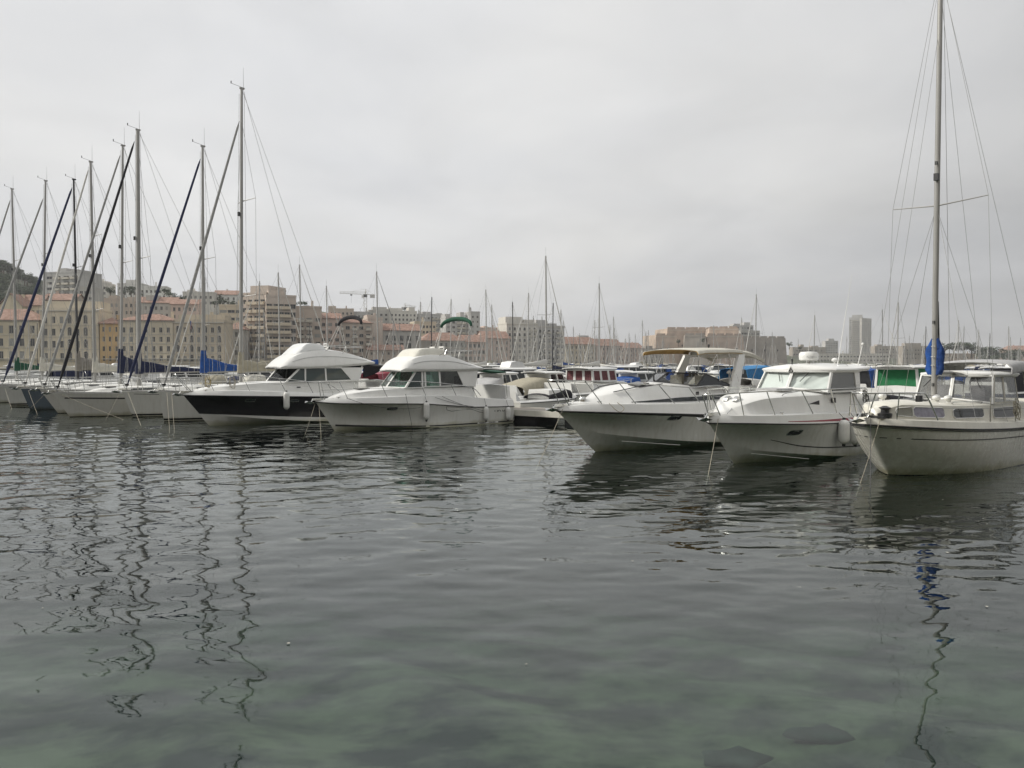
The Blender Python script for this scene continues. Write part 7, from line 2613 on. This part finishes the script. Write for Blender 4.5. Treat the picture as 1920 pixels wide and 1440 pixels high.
def far_motor_proto(hull_m, roof_m, canvas_m, fly=False):
    t = thing('motorboat', 'proto', 'motorboat', (0, 0, 0))
    L = 8.5
    H = Hull(0, L, 3.0, 1.35, 1.0, 1.0, zc0=.4, zc1=-.06, sm=.5, pw=2.3, flare=.08, rc0=.35, n=10, nt=3)
    H.build(hull_m, t)
    st = []
    yt = ci([0, .7, 1.8, 3, L], [.01, .1, .75, 1.05, 1.1])
    zt = ci([0, .7, 1.8, 3, 5.9, 6.1, L], [1.48, 1.52, 1.78, 1.9, 1.9, 1.2, 1.15])
    for x in [0, .5, 1, 1.8, 2.4, 3, 4.5, 5.9, 6.1, 7.2, L]:
        ys, zs = H.sy(x), H.sz(x)
        y2 = min(yt(x), max(.003, ys - .22))
        st.append((x, [(ys, zs + .01), (max(ys - .06, .002), zs + .13), (y2 + .01, zs + .13), (y2 * .93, zt(x)), (0, zt(x) + .05)]))
    deck(st, M_gel, t)
    G().loft([[(3.0, -1.0, 1.9), (3.0, 1.0, 1.9), (3.6, .9, 2.62), (3.6, -.9, 2.62)], [(5.9, -1.02, 1.9), (5.9, 1.02, 1.9), (5.9, .92, 2.62), (5.9, -.92, 2.62)]], closed=True, cap0=True, cap1=True, flip=True).build('cabin_window', M_tinted, t)
    for sg in (-1, 1):
        for xx in (3.9, 4.9):
            G().prism([(xx, sg * 1.02, 1.9), (xx + .1, sg * 1.02, 1.9), (xx + .1, sg * .93, 2.62), (xx, sg * .93, 2.62)], (0, sg * .02, 0)).build('window_pillar', M_gel, t)
    shell([(x, [(.95, 2.62), (.99, 2.66), (.9, 2.72), (0, 2.78)]) for x in lin(3.45, 6.6, 4)], .05, roof_m, t, 'cabin_roof')
    if fly:
        deck([(x, [(.8, 2.74), (.78, 2.74 + h), (.6, 2.76 + h), (0, 2.77 + h)]) for x, h in ((3.8, .02), (4.2, .5), (5.0, .6), (5.6, .5), (5.8, .02))], M_gel, t, 'flybridge_console')
    if canvas_m:
        shell([(x, [(1.15, z - .5), (1.15, z - .1), (.8, z), (0, z + .06)]) for x, z in ((5.9, 2.6), (6.8, 2.45), (7.6, 2.0), (8.2, 1.5))], .02, canvas_m, t, 'canvas_cover', 60)
    for sg in (-1, 1):
        G().tube([(x, sg * max(.08, H.sy(x) - .1), 2.0 - .02 * x) for x in (0, .8, 1.8, 3.0)] + [(3.8, sg * 1.3, 1.3)], .018, 4).build('guard_rail', M_steel, t)
    index_children(t)
    return t


FH1 = hull_mat('hull_paint_far_white', [(.04, 0, M_antifoul), (9, 0, (0.68, 0.68, 0.64))], streak=.15)
FH2 = hull_mat('hull_paint_far_stripe', [(.04, 0, M_antifoul), (.16, 0, (0.02, 0.05, 0.2)), (9, 0, (0.68, 0.68, 0.65))], streak=.15)
SP = [far_sail_proto(FH1, M_blue, M_alu), far_sail_proto(FH1, M_sail, M_alu, mh=13.4), far_sail_proto(HN, M_ivory, M_alu), far_sail_proto(FH2, M_khaki, M_alu, mh=12.6), far_sail_proto(FH1, M_navy, M_alu_dark)]
SPH = [13.0, 13.4, 13.0, 12.6, 13.0]
SN = ['with blue sail cover', 'with white sail cover', 'with navy hull', 'with khaki sail cover', 'with dark mast']
MP = [far_motor_proto(FH1, M_gel, M_navy), far_motor_proto(FH1, M_gel, None, True), far_motor_proto(FH2, M_gel, M_blue), far_motor_proto(HN, M_gel, M_ivory)]
MN = ['with navy cockpit canvas', 'with a flybridge', 'with blue cockpit canvas', 'with navy hull and pale canvas']
fresh = {r.name: True for r in SP + MP}


def place(r, label, group, loc, rz, sc_):
    if fresh.get(r.name):
        fresh[r.name] = False
        r.location = loc
        r.rotation_euler = (0, 0, rz)
        r.scale = (sc_,) * 3
        tag(r, label, None, group)
        return r
    return dup(r, label, group, loc, rz, sc_)


ZN = [(74, 'before the yellow quayside house'), (186, 'before the cream arched house'), (325, 'before the dentilled cream house'), (450, 'before the beige arched house'), (560, 'before the balconied apartment block'), (690, 'below the crane'), (790, 'before the grey red roofed house'), (900, 'below the green folded canvas'), (955, 'before the salmon houses'), (1060, 'before the tall centre building'), (1115, 'below the left of the orange roof'), (1170, 'below the right of the orange roof'), (1244, 'just left of the fort'), (1330, 'below the left fort bastions'), (1400, 'below the tall fort corner'), (1480, 'below the right fort wall'), (1590, 'left of the lone tower'), (1690, 'right of the lone tower'), (1770, 'behind the blue mast cover'), (1850, 'behind the motor sailer cabin'), (9999, 'near the right edge')]


def zone(px):
    for a, b in ZN:
        if px < a:
            return b


def dist(Y):
    return 'nearer' if Y < 150 else ('mid distance' if Y < 240 else ('far' if Y < 340 else ('very far' if Y < 440 else 'farthest')))


taken = []
# masts that stand out one by one: (px, y of the masthead, prototype, label)
for (px, yt_, k, lb, Y) in [
        (1023, 480, 1, 'far yacht with the tallest grey mast at the centre of the picture', 92), (563, 496, 1, 'far yacht whose dark stayed mast rises right of the apartment block', 98), (523, 511, 3, 'far yacht whose mast stands before the apartment block front', 104),
        (613, 536, 1, 'far yacht whose mast rises left of the crane jib', 118), (707, 509, 0, 'far yacht whose mast rises just right of the crane', 104), (810, 557, 4, 'far yacht whose dark mast rises left of the green folded canvas', 150),
        (846, 561, 3, 'far yacht whose mast rises behind the green folded canvas', 155), (880, 569, 1, 'far yacht whose mast stands right of the green folded canvas', 160), (911, 543, 1, 'far yacht with stout mast first right of the grey balcony block', 128),
        (922, 571, 3, 'far yacht with the thinner mast beside the stout one', 160), (961, 566, 4, 'far yacht with thin dark mast left of the tall centre building', 150), (991, 549, 1, 'far yacht with forked rigging in front of the tall centre building', 132),
        (1000, 592, 3, 'small far yacht behind the forked rigging', 200), (1037, 568, 4, 'far yacht with black mast right of the tallest grey one', 115), (1056, 601, 0, 'far yacht with short mast at the right corner of the centre building', 210),
        (1123, 531, 1, 'far yacht with single stayed mast above the long orange roof', 120), (1115, 600, 3, 'small far yacht beside the single stayed mast', 215), (1150, 594, 1, 'far yacht with mast over the right end of the orange roof', 190), (1204, 601, 3, 'far yacht with short mast left of the fort', 220),
        (386, 520, 1, 'far yacht whose mast head shows right of the blue covered yacht mast', 110), (488, 527, 3, 'far yacht whose mast head shows left of the apartment block roof', 112), (1735, 612, 4, 'far yacht whose dark mast shows left of the blue mast cover', 200), (1796, 600, 3, 'far brown masted yacht right of the blue mast cover', 210), (1834, 618, 1, 'far yacht with mast left of the right shroud', 230), (1855, 625, 4, 'far yacht with dark short mast by the right shroud', 240), (1890, 612, 1, 'far yacht with mast near the right edge', 215)]:
    z_top = zat(yt_, Y)
    s_ = max(.6, z_top / SPH[k])
    rz = R(random.choice([40, 46, 220, 228, 44, 224]))
    p = at(px, 700, Y)
    off = Vector((4.35 * s_ * math.cos(rz), 4.35 * s_ * math.sin(rz), 0))
    place(SP[k], lb, 'far yachts that stand out', (p.x - off.x, p.y - off.y, 0), rz, s_)
    taken.append((p.x, p.y))
cnt = 0
tries = 0
fr_ = random.Random(99)
while cnt < 345 and tries < 12000:
    tries += 1
    # denser at the centre and right, thinner before the left houses
    px = fr_.choice([fr_.uniform(-40, 900), fr_.uniform(860, 1260), fr_.uniform(860, 1260), fr_.uniform(1000, 1300), fr_.uniform(1200, 1960), fr_.uniform(1400, 2100)])
    ymax = min(quay_y(px) - 14, 600)
    u = fr_.random()
    Y = 92 + (ymax - 92) * u**(.8 if px < 860 else .55)
    if px < 640 and Y < 130:
        continue
    p = at(px, 700, Y)
    if any((p.x - a)**2 + (p.y - b)**2 < (4.6 + Y * .006)**2 for a, b in taken):
        continue
    taken.append((p.x, p.y))
    motor = fr_.random() < (.30 if px < 860 else .12)
    rz = R(fr_.choice([42, 222, 42, 222, 132, 312]) + fr_.uniform(-5, 5))
    s_ = fr_.uniform(.72, 1.08) * (1 if Y < 300 else 1.05)
    if motor:
        k = fr_.randrange(4)
        place(MP[k], dist(Y) + (' white motorboat ' if k != 3 else ' motorboat ') + MN[k] + ' ' + zone(px), 'far motorboats', (p.x, p.y, 0), rz, s_)
    else:
        k = fr_.choice([0, 1, 1, 1, 2, 3, 3, 4])
        place(SP[k], dist(Y) + ' sailing yacht ' + SN[k] + ' ' + zone(px), 'far sailing yachts', (p.x, p.y, 0), rz, s_)
    cnt += 1
# nearer motorboats filling the basin behind the pontoon
cnt = 0
tries = 0
while cnt < 62 and tries < 4000:
    tries += 1
    px = fr_.uniform(120, 2150)
    Y = fr_.uniform(66, 150)
    p = at(px, 700, Y)
    if any((p.x - a)**2 + (p.y - b)**2 < 5.2**2 for a, b in taken):
        continue
    if px < 700 and Y < 85:
        continue
    taken.append((p.x, p.y))
    k = fr_.choice([0, 0, 1, 2, 2, 3])
    place(MP[k], ('near' if Y < 90 else 'basin') + (' white motorboat ' if k != 3 else ' motorboat ') + MN[k] + ' ' + zone(px), 'motorboats in the basin', (p.x, p.y, 0), R(fr_.choice([42, 222]) + fr_.uniform(-6, 6)), fr_.uniform(.8, 1.05))
    cnt += 1


# ------------------------------------------------------------------ two people far off on the pontoon
def person(px, Y, label, shirt, trousers, hair, rz, z0):
    p = at(px, 690, Y)
    t = thing('person', label, 'person', (p.x, p.y, z0), rz)
    me = bpy.data.meshes.new('body')
    J = [(0, 0, .95), (0, 0, 1.2), (0, 0, 1.42), (0, -.01, 1.53), (0, -.02, 1.66), (.10, 0, .88), (.11, -.01, .5), (.11, .02, .08), (.11, -.13, .04), (-.10, 0, .88), (-.12, -.03, .5), (-.12, .0, .08), (-.12, -.15, .04),
         (.19, 0, 1.40), (.25, .02, 1.13), (.22, -.10, .90), (.21, -.14, .80), (-.19, 0, 1.40), (-.26, .02, 1.13), (-.24, -.08, .90), (-.23, -.12, .80)]
    E_ = [(0, 1), (1, 2), (2, 3), (3, 4), (0, 5), (5, 6), (6, 7), (7, 8), (0, 9), (9, 10), (10, 11), (11, 12), (2, 13), (13, 14), (14, 15), (15, 16), (2, 17), (17, 18), (18, 19), (19, 20)]
    rad = [.14, .13, .13, .055, .10, .09, .062, .045, .035, .09, .062, .045, .035, .06, .045, .036, .03, .06, .045, .036, .03]
    me.from_pydata(J, E_, [])
    o = bpy.data.objects.new('body', me)
    COL.objects.link(o)
    o.parent = t
    sk = o.modifiers.new('skin', 'SKIN')
    for i, v in enumerate(me.skin_vertices[0].data):
        v.radius = (rad[i], rad[i] * .85)
        v.use_root = (i == 0)
    ss = o.modifiers.new('sub', 'SUBSURF')
    ss.levels = ss.render_levels = 1
    skin = mat('skin', (0.42, 0.26, 0.18), .6)
    me.materials.append(skin)
    G().lathe([(.15, .92), (.165, 1.0), (.16, 1.2), (.20, 1.36), (.17, 1.45), (.07, 1.49)], (0, 0, 0), 12).tube([(.17, 0, 1.42), (.235, .01, 1.18)], .068, 8).tube([(-.17, 0, 1.42), (-.24, .01, 1.18)], .068, 8).build('shirt', shirt, t, True, 60)
    for sx_ in (-1, 1):
        G().tube([(sx_ * .08, 0, .98), (sx_ * .11, -.02, .5), (sx_ * .11, .01, .09)], [.115, .085, .07], 8).build('trouser_leg', trousers, t, True, 60)
    G().ball((0, .02, 1.72), (.105, .115, .10), 10, 6).build('hair', hair, t, True)


person(1431, 66, 'person in red top standing on the pontoon past the radar arch', M_red, M_fitting, M_fitting, R(20), .64)
person(1443, 67, 'person in black standing beside the one in red', M_fitting, M_fitting, M_teak, R(-60), .64)


# ------------------------------------------------------------------ sea haze
m, nt, p = new_mat('sea_haze')
nt.nodes.remove(p)
pv = nt.nodes.new('ShaderNodeVolumePrincipled')
pv.inputs['Color'].default_value = (0.92, 0.93, 0.95, 1)
pv.inputs['Density'].default_value = 0.00021
pv.inputs['Anisotropy'].default_value = 0.2
nt.links.new(pv.outputs[0], nt.nodes['Material Output'].inputs['Volume'])
for k_, v_ in (('volume_sampling', 'DISTANCE'), ('homogeneous_volume', True)):
    try:
        setattr(m.cycles, k_, v_)
    except Exception:
        pass
hz = G().box(-7000, 7000, -3300, 9000, -9.5, 190).build('haze', m)
tag(hz, 'thin pale sea haze over the harbour', 'haze', kind='stuff')
